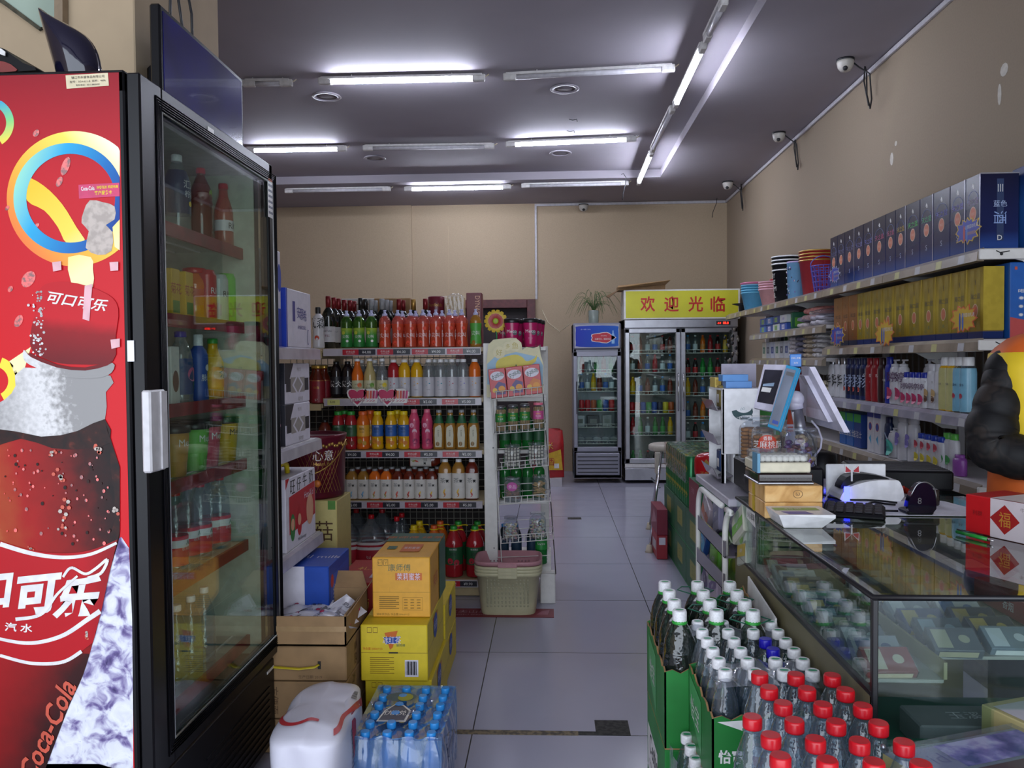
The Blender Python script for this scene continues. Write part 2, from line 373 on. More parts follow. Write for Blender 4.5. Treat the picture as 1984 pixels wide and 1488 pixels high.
for (px,py,l) in ((1110,233,'farther'),(1105,255,'nearer')):
    c=at('Z',px,py,ZT-.01); m=MB(); m.tube([c+V((-.03,0,.008)),c,c+V((.03,0,.008)),c+V((.035,0,-.012))],.003,'ink',5)
    tag(m.build('ceiling_hook'),'tiny dark wire hook in the tray ceiling, the %s from the tubes'%l,'hook')
def hook_wire(c,s,lab):
    m=MB(); m.tube([c,c+V((s*.4,0,.01)),c+V((s*.9,0,-.03)),c+V((s*.8,0,-.10)),c+V((s*.3,0,-.2)),c+V((s*.2,0,-.26))],.004,'ink',5); tag(m.build('loose_cable'),lab,'cable')
hook_wire(at('Y',1377,378,9.50),.08,'short dark cable end hanging near the back corner of the ceiling')
hook_wire(at('Y',1204,338,8.3),.05,'little hooked wire on the rear edge of the ceiling tray')
P('cam_white','b5b0a8',.4)
def dome(c,R,lab,cab=None,look=(-.35,-.9)):
    r=empty('security_camera',c); tag(r,lab,'camera','dome cameras under the ceiling')
    m=MB(); m.lathe([(R*1.05,0),(R*1.05,-.012)],'ink',24); m.build('base_ring',r)
    m=MB(); m.lathe([(R,-.010),(R*.98,-R*.5),(R*.86,-R*1.0),(R*.6,-R*1.35),(R*.25,-R*1.5)],'cam_white',24); m.build('dome_body',r)
    m=MB(); l=V((look[0],look[1],-.75)).normalized(); q=V((0,0,-R*.75))+l*R*.75
    m.ball(q,R*.32,'ink',10,6); m.build('lens',r)
    if cab:
        m=MB(); m.tube([V((R*.9,0,-.02)),V((R*1.6,0,-.05))]+[V(x) for x in cab],.005,'ink',5); m.build('cable',r)
cb=lambda s:[(.13,-.05,-.11*s),(.15,-.03,-.26*s),(.165,.03,-.30*s),(.16,.07,-.2*s),(.165,.09,-.05),(.17,.13,.0),(.16,.12,-.1*s),(.155,.03,-.28*s)]
dome(at('Z',1638,115,ZC-.001),.052,'white dome camera nearest the front on the right ceiling edge',cb(1))
dome(at('Z',1509,257,ZC-.001),.052,'white dome camera in the middle of the right ceiling edge',cb(1))
dome(at('Z',1410,352,ZC-.001),.055,'white dome camera in the far right ceiling corner',cb(1))
dome(V((.412,YB-.09,ZC-.038)),.055,'white dome camera above the back wall conduit',None,(0,-1))
# ================================================================= GENERIC BOTTLES
STY={'pet':[(.86,0),(.98,.012),(1,.03),(1,.60),(.97,.66),(.84,.74),(.58,.84),(.40,.895),(.38,.915),(.42,.918),(.38,.925)],
 'rib':[(.84,0),(.98,.012),(1,.03),(.95,.07),(1,.10),(.95,.14),(1,.18),(1,.46),(.94,.49),(1,.53),(.94,.57),(.97,.61),(.86,.71),(.60,.82),(.40,.89),(.38,.915),(.43,.92),(.38,.93)],
 'sport':[(.9,0),(1,.02),(.97,.10),(.86,.30),(.84,.38),(.96,.55),(1,.62),(.97,.66),(.99,.68),(.78,.77),(.5,.82),(.44,.84)],
 'vit':[(.92,0),(1,.015),(1,.58),(1,.70),(.92,.79),(.70,.86),(.52,.90),(.50,.925)],
 'juice':[(.86,0),(1,.03),(1,.10),(.93,.13),(.95,.33),(1,.40),(.94,.45),(.98,.62),(1,.66),(.93,.76),(.74,.84),(.62,.88),(.62,.91)],
 'wide':[(.86,0),(1,.03),(1,.25),(.95,.29),(1,.33),(1,.60),(.97,.68),(.88,.77),(.66,.85),(.42,.90),(.40,.92)],
 'neck':[(.92,0),(1,.015),(1,.55),(.93,.62),(.72,.72),(.52,.80),(.46,.88),(.46,.93)],
 'wine':[(.95,0),(1,.01),(1,.60),(.96,.66),(.72,.72),(.42,.77),(.37,.80),(.36,1.0)],
 'jug':[(.9,0),(1,.03),(.97,.08),(1,.12),(.97,.17),(1,.2),(1,.44),(.96,.48),(1,.52),(.96,.56),(.98,.6),(.84,.72),(.5,.84),(.28,.90),(.26,.94)],
 'can':[(.80,0),(1,.05),(1,.90),(.82,.97),(.80,1.0),(.74,1.0),(.72,.975)],
 'sham':[(.96,0),(1,.02),(1,.72),(.92,.80),(.70,.845),(.70,.85)],
 'cup':[(.72,0),(.74,.01),(.97,.84),(1.02,.86)]}
def prof(style,h,r): return [(a*r,z*h) for a,z in STY[style]]
def rad(pf,z):
    for (r0,z0),(r1,z1) in zip(pf,pf[1:]):
        if z0<=z<=z1 and z1>z0: return r0+(r1-r0)*(z-z0)/(z1-z0)
    return pf[-1][0]
def bottle(name,cat,style,h,r,body,cap='cap_white',lab=None,texts=(),sq=0,seg=18,capr=.44,capf=.075,sx=1,sy=1,bands=None,capname='cap',capshape=None,bumps=None):
    pf=prof(style,h,r); m=MB(); pr=[]
    for (a,z) in pf:
        mt=body
        if bands:
            for f,bm in bands:
                if z>=f*h-1e-6: mt=bm
        pr.append((a,z,mt))
    m.lathe(pr,body,seg,sq,sx=sx,sy=sy); o=m.build(name); tag(o,'',cat)
    if cap:
        c=MB(); zc=pf[-1][1]; cr=r*capr; ch=h-zc+h*.012
        if capshape=='sport':
            c.lathe([(cr,zc-h*.02),(cr,zc+h*.05),(cr*.9,zc+h*.06),(cr*.55,zc+h*.07),(cr*.5,zc+h*.12),(cr*.6,zc+h*.125),(cr*.6,zc+h*.15),(cr*.4,zc+h*.155)],cap,12)
        elif capshape=='pump':
            c.lathe([(cr,zc-h*.01),(cr,zc+h*.05),(cr*.5,zc+h*.06),(cr*.3,zc+h*.07),(cr*.3,zc+h*.13)],cap,12); c.box(-cr*.5,r*.95,-cr*.35,cr*.35,zc+h*.12,zc+h*.155,cap,.002)
        else:
            c.lathe([(cr*.98,zc-h*.012),(cr,zc),(cr,h*.985),(cr*.9,h)],cap,14,sx=sx if style in('sham',) else 1,sy=sy if style in('sham',) else 1)
        c.build(capname,o)
    if lab:
        f0,f1,lm=lab[:3]; l=MB(); zs=[f0*h]+[z for _,z in pf if f0*h<z<f1*h]+[f1*h]
        l.lathe([(rad(pf,z)+.0005,z) for z in zs],lm,seg,sq,cap=False,sx=sx,sy=sy)
        for t in texts:
            s,zf,hh,tm=t[:4]; rr=rad(pf,zf*h)*(1 if not sq else 1.0)+.0012
            if t[-1]=='flat': l.text(s,(0,-rad(pf,zf*h)*sy*(1.0 if sq or sy!=1 else 1)-.0016,zf*h),(1,0,0),(0,0,1),hh*h,tm)
            elif t[-1]=='vert': l.textcyl(s,rr,zf*h,hh*h,-PI/2,tm,vert=True)
            elif t[-1]=='band': l.lathe([(rr-.0004,(zf-hh/2)*h),(rr-.0004,(zf+hh/2)*h)],tm,seg,sq,cap=False,sx=sx,sy=sy)
            elif t[-1]=='spot':
                n=12; a0=t[4]; l.poly([((rr+.0005)*math.cos(a0+hh*h/rr*math.cos(k*2*PI/n)),(rr+.0005)*math.sin(a0+hh*h/rr*math.cos(k*2*PI/n)),zf*h+hh*h*math.sin(k*2*PI/n)) for k in range(n)],tm)
            else: l.textcyl(s,rr,zf*h,hh*h,-PI/2,tm)
        l.build('label',o)
    return o
P('cap_white','e6e6e8',.4,bump=.15,sc=200); P('cap_red','c4101f',.3); P('cap_blue','2f8ed8',.3); P('cap_dark_blue','1c14a8',.3); P('cap_green','2f9a3a',.4); P('cap_orange','e0632a',.4); P('cap_yellow','e6c81e',.4); P('cap_black','17171a',.35); P('cap_gold','c9a24a',.3,.6); P('cap_pink','e0708a',.4); P('cap_lilac','b9bce0',.35); P('cap_grey','8d8f92',.4)
G('liq_green','d8e4a0',.16,'4f9a3c',.04); G('liq_tea','c8a850',.55,'c08a38',.04,1.3); G('liq_darktea','7a3018',.8,'6a2414',.04,1.2); G('liq_red','a01c20',.85,'a8202a',.05,1.2); G('liq_orange','e07020',.88,'dd6a1c',.05,1.2); G('liq_yellow','e8b818',.85,'dca818',.05,1.2); G('liq_pink','f4c0b8',.34,'ea7468',.05,1.2); G('liq_clear','e8ecec',.18,'b8bcc0',.04,1.4); G('liq_black','181014',.95,'181014',.05,1.2); G('liq_cream','d8c890',.7,'cdbb80',.05,1.2); G('liq_pinkjuice','d85a78',.9,'d44c70',.05,1.2); G('pet_green','5a8a70',.25,'1c5a3c',.03,1.5,bump=.2,sc=80); G('green_bottle','2c9a48',.6,'1f8438',.03,1.4)
P('wine_glass','0e1512',.08,coat=.5); P('foil_red','7a1c22',.35,.4); P('foil_black','121214',.3); P('can_green','2e7a4c',.3,.5); P('alu','b0b2b6',.25,.9)
# ================================================================= THE RED DRINKS COOLER (near left)
def ramp(name,kind,stops,p0=None,p1=None,sc=10,r=.42,coat=.0,dist=0.0,detail=3,mixn=0.0):
    """print colours: linear gradient from p0 to p1, or noise / voronoi patches"""
    t=nt_new(name); out=nd(t,'ShaderNodeOutputMaterial'); b=nd(t,'ShaderNodeBsdfPrincipled'); b.inputs['Roughness'].default_value=r; b.inputs['Coat Weight'].default_value=coat; b.inputs['Specular IOR Level'].default_value=.25
    tc=nd(t,'ShaderNodeTexCoord'); cr=nd(t,'ShaderNodeValToRGB'); el=cr.color_ramp.elements
    while len(el)<len(stops): el.new(.5)
    for e,(p,c) in zip(el,stops): e.position=p; e.color=lin(c)
    if kind=='lin':
        p0=V(p0);p1=V(p1);d=p1-p0; s=nd(t,'ShaderNodeVectorMath',operation='SUBTRACT'); s.inputs[1].default_value=p0; q=nd(t,'ShaderNodeVectorMath',operation='DOT_PRODUCT'); q.inputs[1].default_value=d/d.length_squared
        t.links.new(tc.outputs['Object'],s.inputs[0]); t.links.new(s.outputs[0],q.inputs[0]); src=q.outputs['Value']
        if mixn:
            n=nd(t,'ShaderNodeTexNoise'); n.inputs['Scale'].default_value=sc; n.inputs['Detail'].default_value=detail; t.links.new(tc.outputs['Object'],n.inputs[0])
            a=nd(t,'ShaderNodeMath',operation='MULTIPLY_ADD'); a.inputs[1].default_value=mixn; t.links.new(n.outputs[0],a.inputs[0]); t.links.new(src,a.inputs[2]); src=a.outputs[0]
    elif kind=='noise':
        n=nd(t,'ShaderNodeTexNoise'); n.inputs['Scale'].default_value=sc; n.inputs['Detail'].default_value=detail; n.inputs['Distortion'].default_value=dist; t.links.new(tc.outputs['Object'],n.inputs[0]); src=n.outputs[0]
    else:
        n=nd(t,'ShaderNodeTexVoronoi'); n.inputs['Scale'].default_value=sc; t.links.new(tc.outputs['Object'],n.inputs[0]); src=n.outputs[0]
    t.links.new(src,cr.inputs[0]); t.links.new(cr.outputs[0],b.inputs['Base Color']); t.links.new(b.outputs[0],out.inputs[0]); return name
YP=1.80
def q(px,py,k=0): p=at('Y',px,py,YP-.0006*k); return p
def pp(m,pts,mat,k):
    if min(x for x,y in pts)>=232: return
    m.poly([q(min(x,232),y,k) for x,y in pts],mat) if max(x for x,y in pts)<240 else m.poly([q(x,y,k) for x,y in pts if 1],mat) if min(y for x,y in pts)>1000 else m.poly([q(min(x,232),y,k) for x,y in pts],mat)
def arc(m,cx,cy,ro,ri,a0,a1,mat,k,n=48,icx=None,icy=None):
    icx=cx if icx is None else icx; icy=cy if icy is None else icy
    for i in range(n):
        t0=math.radians(a0+(a1-a0)*i/n); t1=math.radians(a0+(a1-a0)*(i+1)/n)
        pp(m,[(cx+ro*math.cos(t0),cy+ro*math.sin(t0)),(cx+ro*math.cos(t1),cy+ro*math.sin(t1)),(icx+ri*math.cos(t1),icy+ri*math.sin(t1)),(icx+ri*math.cos(t0),icy+ri*math.sin(t0))],mat,k)
def smooth_pts(pts,n=4,closed=True):
    out=[];N=len(pts)
    for i in range(N if closed else N-1):
        p0,p1,p2,p3=[pts[(i+j)%N] if closed else pts[max(0,min(N-1,i+j))] for j in (-1,0,1,2)]
        for k in range(n):
            t=k/n; out.append(tuple(.5*((2*p1[c])+(-p0[c]+p2[c])*t+(2*p0[c]-5*p1[c]+4*p2[c]-p3[c])*t*t+(-p0[c]+3*p1[c]-3*p2[c]+p3[c])*t**3) for c in (0,1)))
    if not closed: out.append(pts[-1])
    return out
def P2(a,b): return q(a,b)
ramp('pr_red','lin',[(0,'86101e'),(.35,'b41220'),(1,'c20c18')],q(100,140),q(100,700),r=.4)
ramp('pr_ring_y','lin',[(0,'e06a3a'),(.35,'e8a83a'),(.75,'f2d258'),(1,'f4efd0')],q(20,460),q(225,280))
ramp('pr_ring_b','lin',[(0,'8fd0b8'),(.3,'2a9cc8'),(.7,'1a66a8'),(1,'123a86')],q(30,350),q(225,440))
ramp('pr_ring_g','lin',[(0,'f0cf40'),(.5,'7cc47a'),(1,'2a8fc0')],q(25,280),q(0,190))
ramp('pr_stem','lin',[(0,'f0b830'),(.6,'e8cc50'),(1,'e8dca8')],q(60,360),q(170,520))
ramp('pr_cap','lin',[(0,'b0101c'),(.45,'b8121e'),(.6,'860b14'),(1,'5e0a12')],q(150,550),q(135,720),sc=30,mixn=.1)
ramp('pr_foam','lin',[(0,'4a4846'),(.3,'8a8886'),(.55,'aeacaa'),(.8,'d0cecc'),(1,'8c8a88')],q(-40,800),q(200,760),sc=85,detail=8,mixn=.55)
ramp('pr_cola','lin',[(0,'7a4a28'),(.2,'a86a3a'),(.33,'9a3a1c'),(.48,'961210'),(.68,'7a0e0c'),(.88,'300807'),(1,'100404')],q(-70,1000),q(262,940),sc=26,mixn=.22,detail=5)
ramp('pr_cola_low','lin',[(0,'980e14'),(.45,'760c0c'),(.8,'300606'),(1,'140404')],q(-20,1300),q(175,1400),sc=22,mixn=.2,detail=5)
ramp('pr_cola_dark','noise',[(.3,'140808'),(.6,'2c0f0a'),(.8,'6a2a1c')],sc=40)
ramp('pr_label','lin',[(0,'a8101a'),(.6,'aa0f1a'),(1,'760a12')],q(60,1150),q(235,1150))
ramp('pr_ice','noise',[(.28,'3e3560'),(.38,'6a5e8c'),(.45,'a09cb8'),(.52,'ccced8'),(.66,'dcdee6'),(.78,'a8aebe')],sc=26,detail=9,dist=.7)
P('pr_white','dcdad8',.35); P('pr_torn','b8aca2',.8,noise=.12,sc=60,bump=.2); P('pr_tape','d8a8ae',.5); P('pr_cream','cfc2a0',.5); P('pr_magenta','c02a5c',.4); P('pr_drop','e04038',.2,coat=.6,noise=.4,sc=120); P('pr_emboss','c0503a',.4); P('pr_edge','b85a3a',.5,noise=.3,sc=150)
fr=empty('drinks_cooler',(0,0,0)); tag(fr,'tall glass door drinks cooler with red cola bottle print on its side','fridge')
X0,X1,Y0,Y1=-1.62,-.962,1.80,2.637
m=MB()
m.box(X0,X1,Y0,Y0+.04,.04,1.99,'black_plastic',.004); m.box(X0,X1,Y1-.04,Y1,.04,1.99,'black_plastic',.004); m.box(X0,X1,Y0,Y1,1.94,1.992,'black_plastic',.004)
m.box(X0,X0+.03,Y0,Y1,.04,1.99,'black_plastic'); m.box(X0,X1,Y0+.03,Y1-.03,.04,.36,'black_plastic'); m.build('cabinet',fr)
P('fridge_inner','b4b4a4',.6)
m=MB(); m.box(X0+.03,X0+.036,Y0+.04,Y1-.04,.36,1.94,'fridge_inner'); m.box(X0+.03,X1,Y0+.04,Y0+.045,.36,1.94,'fridge_inner'); m.box(X0+.03,X1,Y1-.045,Y1-.04,.36,1.94,'fridge_inner'); m.box(X0+.03,X1,Y0+.04,Y1-.04,1.935,1.94,'fridge_inner'); m.build('lining',fr)
# ---- printed side sheet
m=MB(); XA,XB=-1.60,-.973
m.poly([(XA,YP-.0006,.06),(XB,YP-.0006,.06),(XB,YP-.0006,1.985),(XA,YP-.0006,1.985)],'pr_red')
pp(m,smooth_pts([(150,1110),(235,1040),(250,1062),(256,1200),(258,1400),(258,1500),(40,1500),(60,1440)],1),'pr_ice',2)
m.poly([q(258,1480,2),q(40,1480,2),V((-1.5,YP-.0012,.06)),V((XB,YP-.0012,.06))],'pr_ice')
def clipx(pts,xm=229): return [(min(x,xm),y) for x,y in pts]
arc(m,144,385,131,106,-180,180,'pr_ring_y',2.4,80,133,384)
arc(m,133,384,107,86,-180,180,'pr_ring_b',3.2,80,137,384)
pp(m,smooth_pts([(51,345),(85,360),(120,395),(148,440),(165,470),(130,472),(112,440),(86,408),(52,388)],3),'pr_stem',2.8)
arc(m,-22,238,49,34,-62,58,'pr_ring_g',2,24); arc(m,-12,738,48,28,-70,62,'pr_ring_g',2,24); pp(m,[(18,700),(60,672),(46,720),(30,728)],'pr_stem',2)
pp(m,smooth_pts([(132,498),(176,498),(180,520),(180,556),(150,560),(138,548)],2),'pr_stem',3.6)
for (x,y,w,h) in ((127,322,8,18),(115,352,6,10),(55,541,13,16),(36,622,8,12),(70,258,6,7),(14,403,4,5),(72,436,4,4),(20,560,5,6)): pp(m,[(x+w*math.cos(t*PI/6)+(h*.3*math.sin(t*PI/6)),y-h*math.sin(t*PI/6)) for t in range(12)],'pr_drop',3)
# bottle: neck foam, cola, cap
edge=[(205,735),(203,778),(203,815),(213,860),(226,905),(240,945),(246,975),(241,1008),(228,1055),(212,1110),(196,1185),(180,1245),(160,1310),(135,1365),(112,1425),(84,1500)]
low=[(x,y) for x,y in edge]
full=smooth_pts([(x,y) for x,y in edge],3,False)
def body(y0,y1,mat,k,xl=-190):
    pts=[(x,y) for x,y in full if y0<=y<=y1]
    pp(m,[(xl,y0)]+pts+[(xl,y1)],mat,k)
pp(m,smooth_pts([(46,712),(214,728),(205,760),(203,815),(150,838),(80,848),(-30,830),(-190,860),(-190,800),(-60,800),(8,775),(30,748)],2),'pr_foam',4)
body(800,1500,'pr_cola',3); body(1262,1500,'pr_cola_low',4)
m.poly([q(84,1488,4),q(-190,1488,4),V((-1.42,YP-.0024,.06)),V((-1.08,YP-.0024,.06))],'pr_cola_low')
pp(m,smooth_pts([(203,812),(150,835),(80,846),(-30,828),(-190,856),(-190,900),(-30,872),(40,850),(100,868),(160,870),(213,858)],2),'pr_cola_dark',5)
pp(m,smooth_pts([(213,858),(205,820),(218,862),(236,905),(249,970),(236,1030),(226,1056),(210,1050),(222,1010),(222,960),(214,905)],1),'pr_cola_dark',5)
for i in range(90):
    x=random.uniform(4,215); y=random.uniform(872,1055); s=random.uniform(1,3.4)
    if x<232-(1050-y)*.04: pp(m,[(x+s*math.cos(t*PI/4),y+s*math.sin(t*PI/4)*1.2) for t in range(8)],'pr_drop' if i%3 else 'pr_cola_dark',6)
for (x,y,s) in ((105,880,9),(115,925,13),(122,985,14),(190,870,13),(120,1020,9),(228,995,12),(60,1062,6),(168,1232,9)):
    for j in range(7): a=random.uniform(0,6.28); d=random.uniform(0,s); pp(m,[(x+d*math.cos(a)+s*.3*math.cos(t*PI/3+j),y+d*math.sin(a)*1.4+s*.3*math.sin(t*PI/3+j)) for t in range(6)],'pr_torn' if j%2 else 'pr_emboss',7+j%2)
cap=smooth_pts([(76,562),(100,547),(150,549),(208,570),(229,598),(224,650),(218,700),(150,706),(100,700),(62,678),(60,640),(70,600)],3)
pp(m,cap,'pr_cap',6)
for i in range(70): 
    x=random.gauss(74,8); y=random.uniform(565,690); s=random.uniform(.8,3)
    pp(m,[(x+s*math.cos(t*PI/3),y+s*math.sin(t*PI/3)) for t in range(6)],'pr_foam',7)
lip=smooth_pts([(46,678),(60,690),(110,708),(165,716),(218,703),(216,722),(190,732),(140,732),(85,718),(48,700)],3); pp(m,lip,'pr_foam',7)
pp(m,smooth_pts([(58,684),(110,706),(165,712),(214,700),(208,708),(165,718),(110,712),(60,692)],2),'pr_cap',8)
def ptext(tx,px,py,h,ang,mat,k,w=None,shear=0,bold=.02):
    vs,fs,asp=text_mesh(tx,bold); a=math.radians(ang); kx=h if w is None else w/asp; o=[]
    for x,y in vs: X=x*kx+shear*y*h; Y=-y*h; o.append(q(px+X*math.cos(a)-Y*math.sin(a),py+X*math.sin(a)+Y*math.cos(a),k))
    m.add(o,fs,mat)
ptext('可口可乐',150,584,24,9,'pr_white',8.3,w=118,shear=.3)
# label band
top=[(-190,1010),(-60,1028),(0,1048),(60,1066),(120,1072),(175,1066),(228,1045)]; bot=[(158,1262),(120,1284),(60,1286),(0,1275),(-190,1230)]
pp(m,smooth_pts(top,4,False)+[(212,1110),(196,1185),(180,1245)]+smooth_pts(bot,4,False),'pr_label',6)
def stroke(pts,wd,mat,k):
    s=smooth_pts(pts,6,False)
    for i in range(len(s)-1):
        (x0,y0),(x1,y1)=s[i],s[i+1]; L=math.hypot(x1-x0,y1-y0) or 1; w0=(wd[0]+(wd[1]-wd[0])*i/len(s))/2; w1=(wd[0]+(wd[1]-wd[0])*(i+1)/len(s))/2; nx,ny=-(y1-y0)/L,(x1-x0)/L
        k+=.006; pp(m,[(x0+nx*w0,y0+ny*w0),(x1+nx*w1,y1+ny*w1),(x1-nx*w1,y1-ny*w1),(x0-nx*w0,y0-ny*w0)],mat,k)
stroke([(0,1054),(60,1072),(120,1080),(175,1074),(226,1052)],(9,5),'pr_white',7)
stroke([(0,1270),(60,1285),(120,1283),(158,1262)],(6,7),'pr_white',7)
stroke([(-40,1225),(0,1238),(60,1246),(120,1232),(170,1200),(194,1184)],(5,10),'pr_white',7)
ptext('可',72,1152,76,-6,'pr_white',8,w=86,shear=.25,bold=.045); ptext('乐',152,1158,82,-4,'pr_white',8,w=88,shear=.3,bold=.04); ptext('口',-8,1146,66,-6,'pr_white',8,w=60,shear=.25,bold=.045)
stroke([(122,1118),(138,1100),(165,1112),(185,1102),(208,1084),(196,1110),(170,1120)],(5,6),'pr_white',9.5); stroke([(30,1200),(80,1190),(112,1150),(150,1116)],(7,4),'pr_white',10.5)
ptext('汽 水',36,1216,17,4,'pr_white',8,w=54)
ptext('Coca-Cola',92,1412,40,-66,'pr_emboss',7,w=205,shear=.3)
# stickers, tape and torn paper
pp(m,[(127,146),(209,141),(211,166),(129,172)],'pr_cream',3)
for j,(s,y) in enumerate((('镇江市永盛食品有限公司',149),('型号：SG4.6L1-B  容积：460L',157),('联系电话：0511-8850000',164))): ptext(s,170,y,5-.6*j,-3,'ink',5,w=(64,70,46)[j],bold=0)
pp(m,[(152,358),(231,354),(232,380),(153,385)],'pr_magenta',4); ptext('Coca-Cola',170,365,8,-3,'pr_white',5,w=26); ptext('冰爽在此 欢迎光临',208,362,6,-3,'cap_yellow',5,w=42); ptext('客户服务卡',200,373,8,-3,'cap_yellow',5,w=34)
pp(m,smooth_pts([(174,388),(200,392),(222,400),(222,425),(205,436),(218,450),(216,486),(190,494),(166,480),(172,448),(158,432),(162,410)],2),'pr_torn',4); pp(m,smooth_pts([(218,440),(232,425),(232,485),(222,478)],1),'pr_stem',4)
for pts in ([(101,508),(118,506),(119,523),(103,526)],[(212,508),(229,507),(229,524),(214,525)],[(164,554),(179,550),(173,622),(160,618)],[(214,658),(232,656),(233,672),(216,676)]): pp(m,pts,'pr_tape',9)
m.build('printed_side_sheet',fr)
# ---- door
XD=-.925; gy0,gy1,gz0,gz1=at('X',313,200,XD).y,at('X',527,330,XD).y,.405,1.925
dr=MB(); z0,z1=.345,1.985
for (a,b_,c,d_) in ((Y0,gy0,z0,z1),(gy1,Y1,z0,z1),(gy0,gy1,gz1,z1),(gy0,gy1,z0,gz0)): dr.box(-.958,XD,a,b_,c,d_,'black_gloss',.004)
for k in range(5):
    w=.006+.006*k; dr.tube([(XD+.001,gy0-w,gz0-w),(XD+.001,gy0-w,gz1+w),(XD+.001,gy1+w,gz1+w),(XD+.001,gy1+w,gz0-w)],.0024,'black_plastic',5,closed=True)
door=dr.build('door',fr)
P('alu_trim','b8bab8',.4,.5)
m=MB(); m.tube([(XD-.002,gy0,gz0),(XD-.002,gy0,gz1),(XD-.002,gy1,gz1),(XD-.002,gy1,gz0)],.005,'alu_trim',6,closed=True); m.tube([(XD-.004,gy1-.022,gz0+.01),(XD-.004,gy1-.022,gz1-.01)],.004,'alu_trim',6); m.build('glazing_bead',door)
m=MB(); m.box(XD-.012,XD-.006,gy0,gy1,gz0,gz1,'clear_glass'); m.build('glass_pane',door)
P('handle_plastic','c6c4c6',.35,noise=.08,sc=20)
m=MB(); hy0=at('X',289,755,XD+.02).y; hz1=at('X',310,755,XD+.02).z; hz0=at('X',310,912,XD+.02).z; m.box(XD,XD+.022,hy0,hy0+.075,hz0,hz1,'handle_plastic',.004); m.box(XD+.022,XD+.026,hy0+.045,hy0+.072,hz0+.004,hz1-.004,'handle_plastic'); m.build('door_handle',door)
m=MB(); m.box(XD,XD+.001,gy1-.045,gy1+.0,at('X',505,412,XD).z,at('X',505,345,XD).z+.01,'pr_white'); zz=at('X',505,412,XD).z
for j in range(7): m.box(XD+.001,XD+.0014,gy1-.041,gy1-.004,zz+.012+j*.018,zz+.020+j*.018,'navy' if j<6 else 'cap_orange')
m.build('price_sticker',door)
m=MB(); m.box(XD,XD+.002,Y0+.36,Y0+.40,1.955,1.968,'pr_white',.001); m.build('top_badge',door)
m=MB(); m.box(-.958,-.935,Y0,Y1,.05,.335,'black_plastic',.006)
for k in range(9): m.box(-.936,-.932,Y0+.3,Y1-.05,.07+k*.022,.078+k*.022,'black_gloss')
m.box(-.936,-.931,Y0+.12,Y0+.20,.16,.22,'steel',.001); m.box(-.936,-.933,Y1-.07,Y1-.01,.30,.308,'pr_white'); m.build('kick_panel',fr)
m=MB(); m.box(X1-.004,X1+.012,Y0-.004,Y0+.0,at('Y',240,692,Y0).z-.01,at('Y',240,660,Y0).z,'steel'); m.build('hinge_bracket',fr)
P('shelf_red','8a1c28',.5,noise=.15,sc=15)
SH=[1.690,1.450,1.210,1.005,.737,.42]
for z in SH:
    m=MB(); m.box(X1-.045,X1-.035,Y0+.05,Y1-.05,z-.03,z+.006,'shelf_red')
    for k in range(7): m.box(X0+.05+k*.085,X0+.056+k*.085,Y0+.05,Y1-.05,z-.006,z,'white_metal')
    m.box(X0+.04,X1-.045,Y0+.05,Y1-.05,z-.004,z-.001,'clear_plastic'); m.build('shelf',fr)
def cool(px,s,pr,lab,X=-1.055,rz=PI/2): 
    p=at('X',px,[450,610,780,915,1090,1300][s],X); pr.put((X,p.y,SH[s]),lab,rz=rz)
WTX=('农夫山泉',.30,.045,'pr_white')
B_nf_cooler=Proto(bottle('water_bottle','bottle','rib',.235,.0325,'water','cap_red',(.10,.45,C('c8142a')),[WTX,('',.36,.09,'pr_white','band') ,('▲',.37,.06,C('17603a'))],capr=.42))
B_lem=Proto(bottle('lemon_drink_bottle','bottle','pet',.225,.036,'liq_clear','cap_white',(.25,.80,C('1c2c50')),[('汇源',.62,.10,'pr_white'),('柠檬',.5,.09,'pr_white'),('x',.38,.035,C('e8c020'),-PI/2,'spot')],capr=.42))
B_it=Proto(bottle('iced_tea_bottle','bottle','rib',.225,.033,'liq_darktea','cap_red',(.50,.78,C('6a1c18')),[('x',.66,.05,C('8aa83a'),-PI/2,'spot')],capr=.42))
B_rio=Proto(bottle('cocktail_bottle','bottle','neck',.215,.030,'liq_pink','cap_red',(.28,.44,C('d8d0d4')),[('RIO',.36,.09,'ink')],capr=.50))
cool(345,0,B_lem,'clear lemon drink bottle with navy label on the cooler top shelf'); cool(391,0,B_it,'dark red iced tea bottle between two others on cooler top shelf'); cool(434,0,B_rio,'pink cocktail bottle with white RIO band in the cooler')
def small_carton(name,w,d,h,mat,art): 
    o=carton(w,d,h,mat,art,.002).build(name); return o
o=small_carton('juice_carton',.05,.05,.135,C('d8a820'),[('F','t',.5,.6,.03,'菊花',C('b03018')),('F','r',.1,.1,.9,.35,C('6a8a30'))]); tag(o,'','carton'); Pjc=Proto(o)
cool(325,1,Pjc,'small yellow juice carton nearest the door hinge in the cooler'); cool(352,1,Pjc,'second yellow drink carton, beside the orange jar in the cooler')
o=bottle('snack_jar','jar','juice',.165,.045,'liq_orange','cap_red',(.30,.6,C('c84a20')),[('鲜果',.45,.1,'pr_white')],capr=.8); Proto(o).put((-1.09,at('X',378,600,-1.09).y,SH[1]),'orange filled jar with red screw lid in the cooler',rz=PI/2)
o=bottle('drink_can','can','can',.16,.028,C('b81c2c',.3),None,(.05,.9,C('b81c2c',.3)),[('RIO',.6,.12,'pr_white')]); tag(o,'','can'); Proto(o).put((-1.055,at('X',402,620,-1.055).y,SH[1]),'slim red RIO can on the second cooler shelf',rz=PI/2)
o=bottle('drink_can','can','can',.155,.03,C('b8bcb8',.3),None,(.05,.9,C('b8bcb8',.3)),[('RIO',.6,.12,'ink')]); Proto(o).put((-1.055,at('X',424,620,-1.055).y,SH[1]),'silver RIO can on the second cooler shelf',rz=PI/2)
